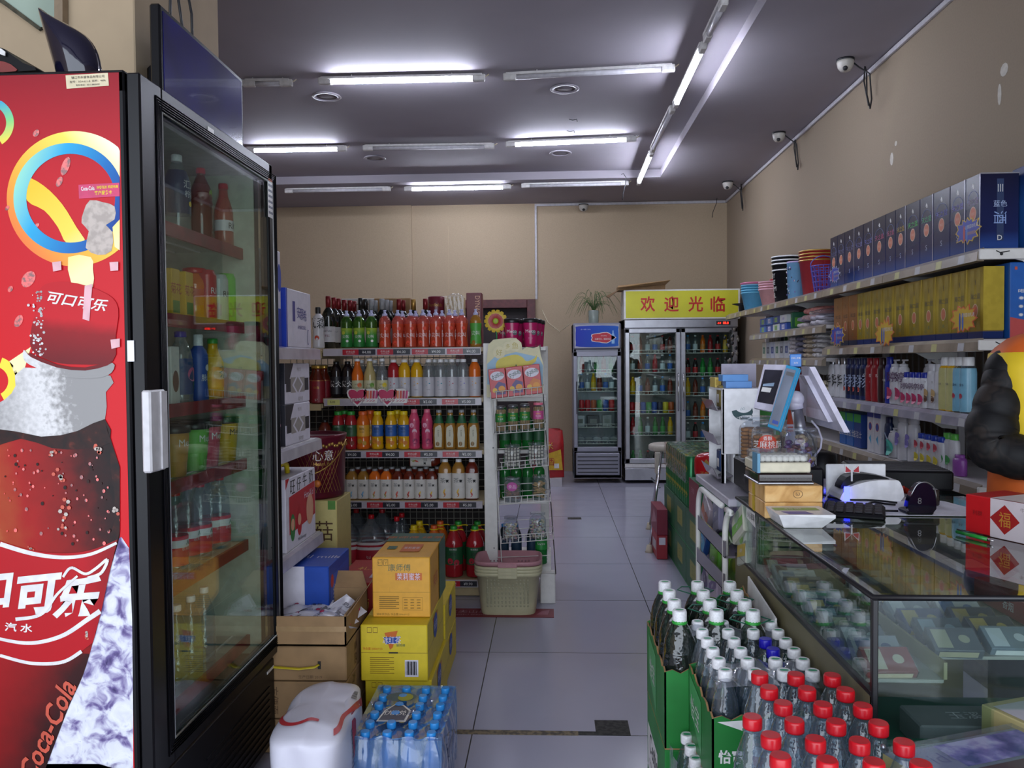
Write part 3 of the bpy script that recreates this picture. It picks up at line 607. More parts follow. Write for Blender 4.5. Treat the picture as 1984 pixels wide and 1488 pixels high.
o=bottle('drink_can','can','can',.165,.030,C('6ac04a',.3),None); Proto(o).put((-1.055,at('X',440,622,-1.055).y,SH[1]),'bright green can at the far end of the second cooler shelf',rz=PI/2)
B_a=Proto(bottle('sports_drink_bottle','bottle','rib',.205,.033,'liq_clear','cap_dark_blue',(.12,.62,C('1c3a6a')),[('x',.4,.10,C('c05a80'),-PI/2,'spot'),('x',.25,.06,C('5ab04a'),-PI/2+.5,'spot')],capr=.5)); cool(352,2,B_a,'blue capped drink bottle with swirl label on third cooler shelf')
B_b=Proto(bottle('sports_drink_bottle','bottle','sport',.20,.028,C('20489a'),'cap_white',(.1,.6,C('20489a')),[('脉动',.35,.1,'pr_white'),('x',.5,.05,'pr_white',-PI/2,'spot')],capr=.5)); cool(386,2,B_b,'blue and white slim drink bottle on third cooler shelf')
B_c=Proto(bottle('tea_bottle','bottle','neck',.19,.032,'liq_yellow','cap_green',(.2,.7,C('d8a820')),[('茶',.45,.2,C('3a7a2c'))],capr=.5)); cool(414,2,B_c,'yellow tea bottle with green cap on third cooler shelf')
o=small_carton('milk_carton',.05,.05,.16,C('d8d4d0'),[('F','e',.5,.4,.018,.03,C('6a4030'))]); tag(o,'','carton'); Proto(o).put((-1.055,at('X',324,770,-1.055).y,SH[2]),'white milk carton behind the handle side of the cooler',rz=PI/2)
for px,c,l,tc_ in ((338,'b8863a','brown Meco tea cup nearest the cooler handle',0),(352,'c8902c','amber Meco tea cup beside the green one','w'),(378,'6ab04a','green Meco tea cup on the fourth cooler shelf','w'),(402,'c04a60','pink Meco tea cup between green and yellow cups','w'),(437,'c8a020','yellow Meco tea cup at the far end of the fourth cooler shelf','k')):
    o=bottle('tea_cup','cup','cup',.145,.042,C(c),'cap_black',(.3,.8,C(c)),[('Meco',.66,.14,'ink' if tc_=='k' else 'pr_white')],capr=1.06,capname='lid'); Proto(o).put((-1.06 if px!=352 else -1.13,at('X',px,900,-1.06 if px!=352 else -1.13).y,SH[3]),l,rz=PI/2)
for i,px in enumerate((342,366,390,410,428)): cool(px,4,B_nf_cooler,'red capped spring water bottle, %s from the near side on the cooler fifth shelf'%ORD[i],X=-1.05-.02*(i%2))
B_w2=Proto(bottle('water_bottle','bottle','rib',.225,.032,'water','cap_white',(.2,.5,'water'),[],capr=.42))
for i,px in enumerate((344,372,398)): cool(px,5,B_w2,'white capped clear water bottle, %s from the near side on the cooler bottom shelf'%ORD[i])
# ---- dark glossy curled plastic sheet on top of the cooler
G('smoke_plastic','1a1630',.97,'141226',.06,1.6,bump=.05,sc=20)
m=MB(); YL=2.08
def scoop(u,v):
    y=190-160*v; v=(133-y)/103; w=max(0,v); L=108-33*v; Rr=195-14*w-52*w**3.2-11*w**8
    a=2*PI*u; c=at('Y',(L+Rr)/2,y+14*v*math.cos(a),YL); r=(Rr-L)/2*YL/FPX
    return V((c.x+r*math.cos(a),YL+.85*r*math.sin(a),max(c.z,1.9935)))
m.grid(scoop,40,18,'smoke_plastic'); o=m.build('curled_plastic_sheet'); so=o.modifiers.new('s','SOLIDIFY'); so.thickness=.003; tag(o,'dark glossy curled plastic scoop standing on top of the red cooler','plastic sheet')
m=MB(); c=at('Y',203,135,2.16); m.grid(lambda u,v:V((c.x+.034*math.cos(PI*u)*(1-.1*v),2.16+.05*v,1.992+.052*math.sin(PI*u))),20,4,'smoke_plastic'); m.build('curled_edge',o)
m=MB(); m.poly([at('Y',x,y,1.97) for x,y in smooth_pts([(-60,88),(0,92),(14,100),(45,122),(70,136),(-60,137)],2)],'black_plastic',(0,.16,0)); m.poly([at('Y',x,y,1.966) for x,y in smooth_pts([(-20,118),(10,120),(28,130),(30,138),(-20,138)],2)],C('7a2a26'),(0,.003,0)); m.poly([at('Y',x,y,1.962) for x,y in ((-20,92),(2,94),(10,100),(9,108),(-20,98))],'pr_white',(0,.003,0)); tag(m.build('folded_bag'),'black folded bag with a red patch at the left corner of the cooler top','bag')
# ---- television on the column
tv=empty('television'); tag(tv,'dark blue flat television hanging on the beige column above the cooler','television')
a=at('X',309,0,-1.2); b_=at('X',470,155,-1.2); ty0,ty1,tz1,tz0=a.y,b_.y,2.443,2.03
P('tv_screen','20227a',.12,noise=.25,sc=5,coat=.6)
m=MB(); m.box(-1.235,-1.20,ty0,ty1,tz0,tz1,'black_plastic',.006); m.build('casing',tv); m=MB(); m.box(-1.2,-1.198,ty0+.018,ty1-.018,tz0+.03,tz1-.018,'tv_screen'); m.build('screen',tv)
m=MB(); m.box(-1.35,-1.235,ty0+.2,ty0+.5,tz0+.12,tz0+.3,'black_plastic',.01); m.build('wall_bracket',tv)
for k,(yy,s) in enumerate(((ty0+.17,.03),(ty0+.28,-.02),(ty0+.34,.02))):
    m=MB(); m.tube([(-1.25,yy,tz1-.02),(-1.26,yy+s,tz1+.12),(-1.28,yy-s*.5,tz1+.30),(-1.33,yy+s,tz1+.55),(-1.34,yy,ZC-.01)],.005,'ink',5); tag(m.build('hanging_cable'),'thin black cable hanging above the television, %s'%('nearest the camera','in the middle','farthest from the camera')[k],'cable')
# ================================================================= LEFT SIDE SHELVES (milk cartons)
P('shelf_white','c6c2c4',.4,noise=.04,sc=8); P('shelf_cream','b9a67e',.4,noise=.05,sc=8); P('strip_clear','b4aeb8',.2,noise=.1,sc=9)
gs=empty('side_shelf',(0,0,0)); tag(gs,'white shelf unit of milk cartons behind the red drinks cooler','shelf')
for (z,n) in ((1.38,0),(1.02,1),(.64,2)):
    m=MB(); m.box(-1.34,-.94,2.70,3.20,z-.03,z,'shelf_white',.003); m.build('shelf_board',gs)
    m=MB(); m.poly([(-.94,2.70,z+.0),(-.925,2.70,z-.006),(-.922,2.70,z-.045),(-.94,2.70,z-.045)],'strip_clear',(0,.5,0)); m.build('price_strip',gs)
m=MB(); m.box(-1.349,-1.34,2.70,3.24,0,1.75,'shelf_white'); m.build('back_panel',gs)
for y in (2.70,3.2): m=MB(); m.box(-1.36+.012,-1.30,y,y+.03,0,1.75,'shelf_white',.004); m.build('post',gs)
m=MB(); m.box(-1.34,-1.00,2.70,3.2,0,.10,'shelf_white',.004); m.build('base',gs)
MW='d6d4de'
def mcase(name,w,d,h,mat,art,loc,lab,cat='box',rz=0): 
    o=carton(w,d,h,mat,art,.003).build(name,loc=loc,rz=rz); tag(o,lab,cat); return o
BL=C('1c3aa8'); WH=C('d4d0dc'); PU=C('3a3a86')
mcase('milk_carton_box',.16,.30,.215,WH,[('F','r',0,0,1,1,BL),('R','r',0,0,.04,1,BL),('R','r',.26,.12,.36,.70,WH),('R','r',.24,.45,.34,.80,PU),('R','t',.48,.62,.045,'安',PU),('R','t',.60,.60,.045,'慕',PU),('R','t',.73,.58,.045,'希',PU),('R','t',.6,.36,.014,'AMBROSIAL',PU),('R','e',.86,.2,.012,.03,PU),('R','e',.86,.2,.009,.026,WH)],(-1.03,3.015,1.38),'white and blue yoghurt box lettered 安慕希 on the top shelf')
mcase('milk_carton_box',.2,.10,.34,WH,[('R','r',.5,0,1,.4,BL),('R','e',.85,.72,.02,.05,BL)],(-1.06,2.79,1.38),'tall white milk box mostly hidden behind the cooler door')
BK=C('1c1c26'); SI=C('9a948e')
def nb(z,lab): mcase('milk_carton_box',.18,.30,.15,WH,[('F','r',0,0,1,1,BK),('R','p',[(0,.5),(.14,.5),(.34,1),(0,1)],BK),('R','r',.05,.30,.95,.62,BK),('R','r',.22,.27,.78,.65,SI),('R','p',[(.5,.18),(.72,.46),(.5,.74),(.28,.46)],WH),('R','p',[(.5,.26),(.66,.46),(.5,.66),(.34,.46)],SI),('R','t',.55,.85,.014,'特仑苏',SI),('R','t',.6,.10,.018,'纯牛奶',SI)],(-1.045,3.0,z),lab)
nb(1.02,'black and silver milk box, lower of two on the middle side shelf'); nb(1.171,'black and silver milk box, upper of two on the middle side shelf')
mcase('milk_carton_box',.16,.12,.24,WH,[('R','r',0,.3,1,.34,C('d8a8c0'))],(-1.05,2.785,1.02),'plain white box beside the cooler door on the middle side shelf')
RD=C('b31a2a'); SK=C('d8a080')
mcase('milk_carton_box',.15,.36,.265,WH,[('R','p',[(0,.86),(.12,1),(0,1)],RD),('R','p',[(.1,.22),(.98,.30),(.98,.80),(.1,.74)],RD),('R','t',.22,.86,.05,'旺',C('1a1a1a')),('R','t',.42,.87,.05,'仔',C('1a1a1a')),('R','t',.62,.88,.05,'牛',C('1a1a1a')),('R','t',.84,.89,.05,'奶',C('1a1a1a')),('R','e',.2,.30,.028,.05,C('2a7a3c')),('R','e',.42,.32,.028,.05,RD),('R','e',.2,.34,.02,.022,SK),('R','e',.42,.36,.02,.022,SK),('R','e',.78,.42,.045,.06,SK),('R','t',.75,.66,.025,'Hot-Kid',WH),('R','t',.5,.08,.016,'Milk Beverage',C('40404a'))],(-1.02,2.99,.64),'white and red Hot-Kid milk box on the lowest side shelf')
m=MB(); m.tube([(-.99,2.86,.91),(-.99,2.87,.945),(-.99,2.92,.955),(-.99,2.96,.94),(-.99,2.97,.91)],.010,C('d8c020'),8); tag(m.build('plastic_carrier'),'yellow plastic carry handle standing above the Hot-Kid milk box','handle')
# tin bucket on the cream box
P('tin_maroon','5e1226',.3,.3,noise=.12,sc=14); P('gold','b08a48',.35,.7)
tb=MB(); tb.lathe([(.125,0),(.130,.01),(.138,.25),(.142,.262),(.142,.275),(.130,.275),(.126,.262)],'tin_maroon',32)
for k in range(-4,5):
    for s in (1,-1):
        pts=[]
        for j in range(9): a=-1.1+ .13*k*1.0+s*(j-4)*.07; z=.03+j*.022; rr=.131+.008*z/.27+.0012; pts.append((rr*math.cos(a),rr*math.sin(a),z))
        tb.tube(pts,.0008,'gold',3)
tb.textcyl('心意',.1375,.19,.045,-1.0,'pr_white'); tb.textcyl('Heart Full',.1375,.155,.015,-1.0,'gold')
for k in range(26): a=-2.3+k*.1; tb.ball((.137*math.cos(a),.137*math.sin(a),.232+.006*math.sin(k*1.7)),.008,'gold',6,4)
tb.ball((.134*math.cos(-1.2),.134*math.sin(-1.2),.07),.016,C('c8702a'),8,6,(1,.6,1))
o=tb.build('tin_bucket',loc=(-1.045,3.50,.735)); tag(o,'maroon tin gift bucket with gold lattice on the cream box','bucket')
m=MB(); m.tube([(.143*math.cos(a),-.143*abs(math.sin(a))-.012*math.sin(a),.25-.14*math.sin(a)) for a in [PI*i/14 for i in range(15)]],.003,'gold',6); m.build('handle',o)
CRM=C('b8aa6c')
mcase('gift_box',.27,.24,.38,CRM,[('F','p',[(.5,.72),(.66,.84),(.66,.93),(.57,.96),(.5,.91),(.43,.96),(.34,.93),(.34,.84)],C('b0303a')),('F','t',.5,.86,.04,'福',CRM),('F','t',.30,.58,.085,'猴',C('4a3018')),('F','t',.52,.60,.075,'头',C('4a3018')),('F','t',.78,.66,.085,'菇',C('4a3018')),('F','t',.78,.34,.09,'高',C('4a3018')),('F','e',.45,.26,.05,.075,C('b8702c')),('F','r',.86,.9,.98,1,C('4a7a2c'))],(-1.045,3.48,.355),'tall cream gift box with brown brush lettering under the maroon tin')
mcase('carton',.34,.34,.35,C('20304c'),[],(-1.02,3.50,.002),'dark blue carton under the cream gift box')
o=mcase('milk_carton_box',.20,.30,.17,C('1d48a8'),[('F','p',[(0,0),(.55,0),(.55,1),(0,1)],WH),('R','p',[(.06,.06),(.94,.06),(.94,.8),(.06,.72)],C('2a5ac0')),('R','e',.15,.62,.02,.025,C('c03038')),('R','t',.5,.36,.06,'纯牛奶',WH),('T','t',.5,.5,.05,'伊利 milk',WH)],(-.915,3.035,.405),'blue and white milk box below the lowest side shelf')
mcase('carton',.24,.34,.40,'cardboard_dark',[],(-.93,3.05,.002),'brown carton under the blue milk box')
mcase('snack_gift_box',.20,.36,.16,C('a82424'),[('T','t',.5,.6,.05,'礼盒',C('d8b048')),('T','r',.62,.2,.85,.4,WH),('F','t',.5,.5,.04,'山药',C('d8b048')),('R','r',.1,.1,.9,.3,C('c8702a'))],(-.745,3.23,.31),'red gift box behind the brown carton stack')
mcase('carton',.20,.36,.30,C('b8b0cc'),[('F','r',0,.55,1,.62,C('8a3060')),('R','r',0,.4,1,.9,C('8a2a30')),('F','r',0,.3,1,.36,C('8a3060'))],(-.745,3.23,.005),'white and purple striped carton under the red gift box')
# ---- brown carton stack
BX0,BX1,BY0,BY1=-1.0,-.690,2.64,2.96
P('tape_clear','a88a64',.15,noise=.05)
def brown(z0,z1,lab,art=(),op=False):
    w,d,h=BX1-BX0,BY1-BY0,z1-z0; loc=((BX0+BX1)/2,(BY0+BY1)/2,z0)
    if not op: b=carton(w,d,h-.002,'cardboard',art,.004)
    else:
        b=MB(); t=.005; b.box(-w/2,w/2,-d/2,-d/2+t,0,h*.93,'cardboard'); b.box(-w/2,w/2,d/2-t,d/2,0,h,'cardboard'); b.box(-w/2,-w/2+t,-d/2,d/2,0,h,'cardboard'); b.box(w/2-t,w/2,-d/2,d/2,0,h,'cardboard'); b.box(-w/2,w/2,-d/2,d/2,0,t,'cardboard')
        b.poly([(-w/2,d/2,h),(w/2,d/2,h),(w/2-.03,d/2+.05,h+.05),(-w/2+.02,d/2+.06,h+.05)],'cardboard',(0,.003,0)); b.poly([(w/2,-d/2,h*.95),(w/2,d/2,h),(w/2+.035,d/2+.04,h+.055),(w/2+.006,-d/2,h*.96)],'cardboard',(.003,0,0))
        b.box(-w/2,w/2+.001,-d/2-.0012,-d/2,h*.45,h*.62,'tape_clear')
    o=b.build('carton',loc=loc); tag(o,lab,'box'); return o
brown(.002,.118,'brown carton at the very bottom of the stack beside the cooler')
brown(.120,.248,'brown carton second from the bottom beside the cooler',[('F','tv',.2,.5,.03,'方便面',C('5a4028')),('R','tv',.3,.5,.04,'方便面',C('5a4028'))])
o=brown(.250,.368,'brown carton with a yellow strap handle, under the open one',[('F','t',.6,.12,.012,'生产日期 2019',C('5a4028')),('R','tv',.4,.5,.04,'食品',C('5a4028'))])
m=MB(); m.tube([(-.115,-.163,.055),(-.10,-.172,.052),(0,-.178,.048),(.05,-.172,.052),(.062,-.163,.058)],.009,C('c8b428'),6,flat=.3); m.build('strap_handle',o); m=MB(); m.box(.058,.068,-.1625,-.160,.042,.068,'ink'); m.box(-.120,-.112,-.1625,-.160,.042,.068,'ink'); m.build('slot',o)
brown(.370,.477,'open brown carton full of white snack packets',op=True)
for i in range(14):
    m=MB(); w,h=.05,.04; rnd=random.uniform
    m.grid(lambda u,v:V(((u-.5)*.11,(v-.5)*.085,.014*math.sin(PI*u)*math.sin(PI*v)+.002*math.sin(9*u+i))),8,6,C('cfcdd6',.25)); m.grid(lambda u,v:V(((u-.5)*.11,(.5-v)*.085,-.012*math.sin(PI*u)*math.sin(PI*v))),8,6,C('cfcdd6',.25))
    m.text(('小馒头','海苔','奶片')[i%3],(0,0,.0155),(1,0,0),(0,1,0),.02,C('1a1c30')); m.ball((.03,.02,.010),.009,C('a02a50'),8,4,(1,1,.4))
    x=-.955+.062*(i%4)+rnd(-.008,.008)+.03; y=2.70+.058*(i//4)+rnd(-.008,.008)+.01
    o=m.build('snack_packet',loc=(x,y,.412+.012*(i%3)),rot=(rnd(-.5,.5),rnd(-.5,.5),rnd(-1,1))); tag(o,'white printed snack packet jumbled in the open brown carton','packet','snack packets in the open carton')
# ---- yellow tea cartons
YO=C('dba030'); YL=C('d6bc28'); OR=C('c8651e'); GR=C('2c5a48'); FL=C('8a6a18')
tp=[('F','r',.0,.415,1,.42,FL),('F','r',.30,.42,.302,.50,FL),('F','t',.47,.83,.026,'康师傅',GR),('F','r',.40,.62,.86,.74,OR),('F','t',.63,.68,.026,'茉莉蜜茶',WH,.085),('F','t',.35,.05,.009,'调味茶饮品 净含量500ml×15',FL,.12),('F','r',.52,.12,.87,.125,FL),('F','r',.52,.33,.87,.335,FL),('F','r',.52,.12,.523,.335,FL),('F','r',.867,.12,.87,.335,FL),('F','r',.1,.86,.18,.97,FL),('F','r',.108,.872,.172,.955,YO),('F','t',.14,.91,.011,'↑↑',FL),('F','r',.2,.86,.28,.97,FL),('F','r',.208,.872,.272,.955,YO),('F','t',.24,.91,.012,'Y',FL),
    ('T','r',0,.62,1,1,GR),('T','r',.40,.2,.75,.5,OR),('T','t',.58,.35,.035,'茉莉蜜茶',WH,.06),('T','r',.14,.3,.3,.42,GR),('T','t',.5,.8,.04,'康师傅 绿茶',OR),('R','r',.55,0,1,1,GR),('R','t',.3,.5,.05,'茉莉',OR)]
for j in range(7): tp.append(('F','r',.12,.34-.032*j,.46-.05*(j%3==2),.346-.032*j+.006,FL))
for j in range(4):
    for i in range(3): tp.append(('F','r',.55+.11*i,.29-.045*j,.61+.11*i,.296-.045*j+.006,FL))
Yc=2.86; a=at('Y',721,1100,Yc); b_=at('Y',833,1100,Yc)
mcase('drink_carton',b_.x-a.x,.40,.218,YO,tp,((a.x+b_.x)/2,Yc+.20,.398),'orange carton of jasmine honey tea on top of the yellow stack')
def yel(lab,loc,w,d,h):
    ar=[('F','r',0,.50,1,.508,FL),('R','r',0,.5,1,.508,FL),('F','p',[(.36,.86),(.56,.90),(.48,.60),(.44,.56)],OR),('F','p',[(.34,.78),(.60,.80),(.56,.68),(.38,.66)],C('2a4a9c')),('F','t',.47,.73,.030,'冰红茶',WH,.065),('F','t',.60,.64,.010,'康师傅',GR),('F','r',.66,.08,.86,.38,WH),('F','t',.18,.58,.010,'净含量 500ml×15',OR,.07),('F','r',.42,.495,.56,.52,'ink'),
      ('R','p',[(.3,.9),(.6,.9),(.45,.45)],OR),('R','e',.45,.7,.05,.045,C('2a4a9c')),('R','t',.45,.7,.03,'冰红茶',WH,.08),('F','r',.1,.86,.17,.96,FL),('F','r',.106,.872,.164,.948,YL),('F','r',.19,.86,.26,.96,FL),('F','r',.196,.872,.254,.948,YL)]
    for j in range(9): ar.append(('F','r',.14,.42-.035*j,.50-.07*(j%3==1),.425-.035*j+.006,FL))
    for j in range(11): ar.append(('F','r',.675+.015*j,.12,.68+.015*j+.004*(j%3),.36,'ink'))
    return mcase('drink_carton',w,d,h,YL,ar,loc,lab)
yel('yellow iced tea carton second from the top of the front stack',(-.556,2.99,.196),.238,.42,.200)
yel('yellow iced tea carton at floor level, behind the shrink-wrapped water pack',(-.545,3.005,.002),.238,.42,.192)
yel('yellow iced tea carton standing behind the stack, the upper of the rear pair',(-.55,3.40,.168),.235,.36,.165)
yel('yellow iced tea carton behind the stack on the floor, the lower of the rear pair',(-.55,3.40,.002),.235,.36,.164)
# ---- shrink wrapped pack of blue capped water
G('water_blue','7ab4e8',.42,'4f8fd0',.03,1.6,bump=.3,sc=50)
wp=Proto(bottle('water_bottle','bottle','rib',.235,.031,'water_blue','cap_blue',None,capr=.46))
for i in range(4):
    for j in range(6):
        if 0<i<3 and 0<j<5: continue
        wp.put((-.552+.0655*i,2.315+.064*j,.0),'blue capped water bottle, %s across and %s back in the wrapped pack'%(ORD[i],ORD[j]),group='blue capped bottles in the shrink-wrapped pack')
for i in (1,2):
    for j in range(1,5): wp.put((-.552+.0655*i,2.315+.064*j,.0),'blue capped water bottle inside the wrapped pack, %s across and %s back'%(ORD[i],ORD[j]),group='blue capped bottles in the shrink-wrapped pack')
G('film_blue','a8c8f0',.30,'86b2e2',.10,1.7,bump=.5,sc=16)
def film(name,x0,x1,y0,y1,z,mat,lab,rows=6,ext=None):
    m=MB()
    def top(u,v): return V((x0+(x1-x0)*u,y0+(y1-y0)*v,z+.006*math.sin(u*23)*math.sin(v*19)-.018*(math.sin(PI*u)*math.sin(PI*v))**.5))
    m.grid(top,22,26,mat)
    for (ax,bx,ay,by) in ((x0,x1,y0,y0),(x1,x1,y0,y1),(x1,x0,y1,y1),(x0,x0,y1,y0)):
        n=V((by-ay,ax-bx,0)).normalized()
        def side(u,v,ax=ax,bx=bx,ay=ay,by=by,n=n):
            s=.006*abs(math.sin(u*PI*rows))+.004*math.sin(v*9+u*13)*math.sin(PI*v); return V((ax+(bx-ax)*u,ay+(by-ay)*u,0))+n*(s-.004-.016*max(0,v-.7)/.3)+V((0,0,(z+.004*(math.sin(u*23)))*v+.0))
        m.grid(side,30,10,mat)
    if ext: ext(m)
    o=m.build(name); tag(o,lab,'plastic film'); return o
def badge(m):
    z=.232
    m.poly([(-.535,2.385,z),(-.445,2.385,z),(-.44,2.46,z+.001),(-.47,2.50,z+.001),(-.50,2.505,z+.001),(-.525,2.46,z)],'pr_white'); z+=.0015
    m.poly([(-.529,2.391,z),(-.451,2.391,z),(-.447,2.457,z),(-.473,2.494,z),(-.498,2.498,z),(-.519,2.457,z)],C('28304e')); m.text('优悦',(-.487,2.44,z+.001),(1,0,0),(0,1,0),.034,'pr_white'); m.poly([(-.49+.05*math.cos(t*PI/8),2.56+.035*math.sin(t*PI/8),z) for t in range(16)],C('3a5a6a')); m.poly([(-.475+.025*math.cos(t*PI/8),2.555+.028*math.sin(t*PI/8),z+.001) for t in range(16)],C('9a9a3c'))
    m.text('饮用纯净水',(-.43,2.47,z),(.5,1,0),(-1,.5,0),.016,C('3a4a78'))
    m.text('康师傅',(-.319,2.47,.12),(0,1,0),(0,0,1),.05,C('1c2c5c'))
film('shrink_film',-.588,-.322,2.278,2.672,.226,'film_blue','clear blue shrink film wrapped round the pack of water bottles',ext=badge)
# ---- white bag
P('bag_white','d2d0dc',.35,noise=.05,sc=5,bump=.35,spec=.4)
def bagf(u,v):
    # u around, v bottom to top; long sack leaning back
    a=2*PI*u; ca,sa=math.cos(a),math.sin(a); n=5; qn=(abs(ca)**n+abs(sa)**n)**(-1/n)
    hw=.102*(1-.30*max(0,v-.75)/.25*(.7+.3*abs(ca))); hl=.235*(1-.45*max(0,v-.72)/.28)
    wr=.006*math.sin(a*7+v*9)*v
    x=ca*qn*(hw+wr); y=sa*qn*(hl+wr); z=.345*math.sin(min(v,1)*PI/2)**.9
    yy=y+.03*v; z-= .0*yy; z=z*(1-.10*(yy+.235)/.47*.8)-.02*v*abs(ca)
    return V((-.665-.22*(yy+.2)*.35+x,2.28+yy,z))
m=MB(); m.grid(bagf,64,22,'bag_white'); ctr=bagf(0,1)
top=[bagf(i/64,1) for i in range(64)]; c=sum(top,V())/64; c.z+=.01
m.add(top+[c],[(i,(i+1)%64,64) for i in range(64)],'bag_white',True); 
def onbag(us,v0,v1,mat,n=20):
    L=[bagf(us[0]+(us[1]-us[0])*i/n,v0(i/n)) for i in range(n+1)]; H=[bagf(us[0]+(us[1]-us[0])*i/n,v1(i/n)) for i in range(n+1)]
    ce=V((-.665,2.28,.12)); L=[p+(p-ce).normalized()*.003 for p in L]; H=[p+(p-ce).normalized()*.003 for p in H]
    m.add(L+H,[(i,i+1,n+2+i,n+1+i) for i in range(n)],mat,True)
onbag((.52,.80),lambda t:.84+.10*t,lambda t:.89+.09*t,C('b0222c')); onbag((.86,1.10),lambda t:.80-.25*t+.14*math.sin(PI*t),lambda t:.87-.2*t+.14*math.sin(PI*t),C('b0222c')); onbag((.98,1.02),lambda t:.35,lambda t:.80,C('a83040'))
for k in range(7): onbag((.06+.006*k,.063+.006*k),lambda t:.80,lambda t:.90,'ink',2)
for k in range(9): onbag((.965,.99),lambda t,k=k:.30+.035*k,lambda t,k=k:.312+.035*k,C('4a4a70'),3)
o=m.build('flour_bag'); tag(o,'white plastic sack with red stripes on the floor beside the cooler','bag')
# ================================================================= CENTRAL GONDOLA
YG=4.45; GX0,GX1=-1.275,-.37
ZS=[1.405,1.125,.832,.548,.105]
gd=empty('gondola_shelf',(0,0,0)); tag(gd,'cream double shelf unit of drinks with red price strips facing the entrance','shelf')
STR=[('4.00',)*4,('5.00',)*4,('4.00','4.00','5.00','5.00'),('5.00',)*4,('9.80','8.80','9.80','9.90')]
for k,z in enumerate(ZS):
    dp=.36 if k else .72
    m=MB(); m.box(GX0,GX1,YG,YG+dp,z-.028,z-.002,'shelf_cream',.003); m.box(GX0-.90,GX0-.004,YG+.01,YG+dp,z-.028-.03,z-.032 if k else z-.012,'shelf_cream',.003) ; m.build('shelf_board',gd)
    m=MB(); m.box(GX0+.01,GX1-.01,YG-.012,YG-.001,z-.045,z-.004,'strip_clear' if k!=4 else 'shelf_white')
    n0=0 if k!=1 else 2
    for j in range(4):
        x=GX0+.12+j*.195 if k in(0,) else GX0+.03+j*.215
        if k==1 and j<2: continue
        m.box(x,x+.185,YG-.0135,YG-.012,z-.040,z-.010,C('22222e',.3)); m.box(x,x+.09,YG-.0145,YG-.0135,z-.040,z-.010,C('b01c30',.3))
        m.text('农夫山泉',(x+.045,YG-.0152,z-.022),(1,0,0),(0,0,1),.012,'pr_white'); m.text('NONGFU SPRING',(x+.045,YG-.0152,z-.034),(1,0,0),(0,0,1),.004,'pr_white'); m.text('¥'+STR[k][j],(x+.135,YG-.0145,z-.025),(1,0,0),(0,0,1),.016,'pr_white')
    m.build('price_strip',gd)
m=MB(); m.box(GX0-.9,GX0-.01,YG-.004,YG+.008,ZS[1]-.07,ZS[1]-.035,'shelf_cream'); m.box(GX0-.9,GX0-.01,YG-.004,YG+.008,ZS[0]-.055,ZS[0]-.015,'shelf_cream'); m.box(GX0-.12,GX0-.03,YG-.006,YG-.004,ZS[0]-.048,ZS[0]-.02,C('c8c878')); m.box(GX0+.03,GX0+.10,YG-.014,YG-.0125,ZS[1]-.040,ZS[1]-.008,C('c8c878')); m.text('5.00',(GX0+.06,YG-.0150,ZS[1]-.022),(1,0,0),(0,0,1),.012,'ink'); m.build('price_strip',gd)
P('wire','a8a49c',.4,.3)
m=MB()
for i in range(32): x=GX0-.30+i*.038; m.tube([(x,YG+.37,.12),(x,YG+.37,1.37)],.0022,'wire',4)
for i in range(32): z=.14+i*.039; m.tube([(GX0-.32,YG+.366,z),(GX1,YG+.366,z)],.0022,'wire',4)
m.build('wire_back',gd)
for x in (GX0-.91,GX0-.01,GX1-.01):
    m=MB(); m.box(x-.02,x+.02,YG+.375,YG+.435,0,1.37,'shelf_cream',.003); m.build('post',gd)
for z in ZS[:4]:
    for x in (GX0+.006,GX1-.010):
        m=MB(); m.poly([(x,YG+.02,z-.03),(x,YG+.365,z-.03),(x,YG+.365,z-.12),(x,YG+.25,z-.06)],'shelf_cream',(.003,0,0)); m.build('bracket',gd)
m=MB(); m.box(GX0-.9,GX1,YG+.02,YG+.72,.003,.075,'shelf_cream',.004); m.build('base',gd)
m=MB(); m.box(GX0-.9,GX1,YG+.44,YG+.45,.08,1.3,P('gond_dark','2a2422',.7)); m.build('rear_panel',gd)
def row(pr,px,k,lab,Y=None,grp=None,dz=0):
    p=at('Y',px,[660,755,860,955,1110][k],Y or YG+.05); pr.put((p.x,p.y,ZS[k]+dz),lab,group=grp)
# --- top shelf
W_=C('d2d0d4',.3)
B_wt=Proto(bottle('oat_drink_bottle','bottle','sport',.232,.034,W_,'cap_black',(.05,.60,W_),[('元气森林',.62,.28,'ink','vert'),('x',.25,.06,C('c8442c'),-PI/2,'spot')],capr=.44))
row(B_wt,617,0,'white drink bottle with black cap at the left of the gondola top shelf',YG+.04)
gsp=[('x',.10,.07,C('2a6a34'),-PI/2,'spot')]
B_gs=Proto(bottle('sports_drink_bottle','bottle','sport',.212,.035,'liq_green','cap_lilac',(.03,.52,ramp('lab_green','lin',[(0,'1e6a34'),(.6,'3a8a38'),(1,'a8b83c')],(0,0,0),(0,0,.12))),[('尖叫',.30,.09,'pr_white'),('x',.18,.035,'pr_white',-PI/2+.3,'spot'),('x',.40,.05,C('b8c040'),-PI/2-.4,'spot')],capr=.42,capshape='sport'))
for i,px in enumerate((672,696,720)): row(B_gs,px,0,'green labelled sports drink bottle, %s of three on the top shelf'%('left','middle','right')[i],YG+.045)
B_os=Proto(bottle('sports_drink_bottle','bottle','sport',.212,.035,'liq_pink','cap_lilac',(.02,.62,G('lab_orange','f0a890',.55,'d85a3c',.05,1.3)),[('尖叫',.32,.12,'pr_white','vert'),('x',.12,.06,C('d8452c'),-PI/2-.3,'spot'),('x',.5,.05,C('d8452c'),-PI/2+.4,'spot')],capr=.42,capshape='sport'))
for i,px in enumerate((746,771,796,820,845,871,895)): row(B_os,px,0,'orange pink sports drink bottle, %s from the left in the front row of the top shelf'%ORD[i],YG+.045)
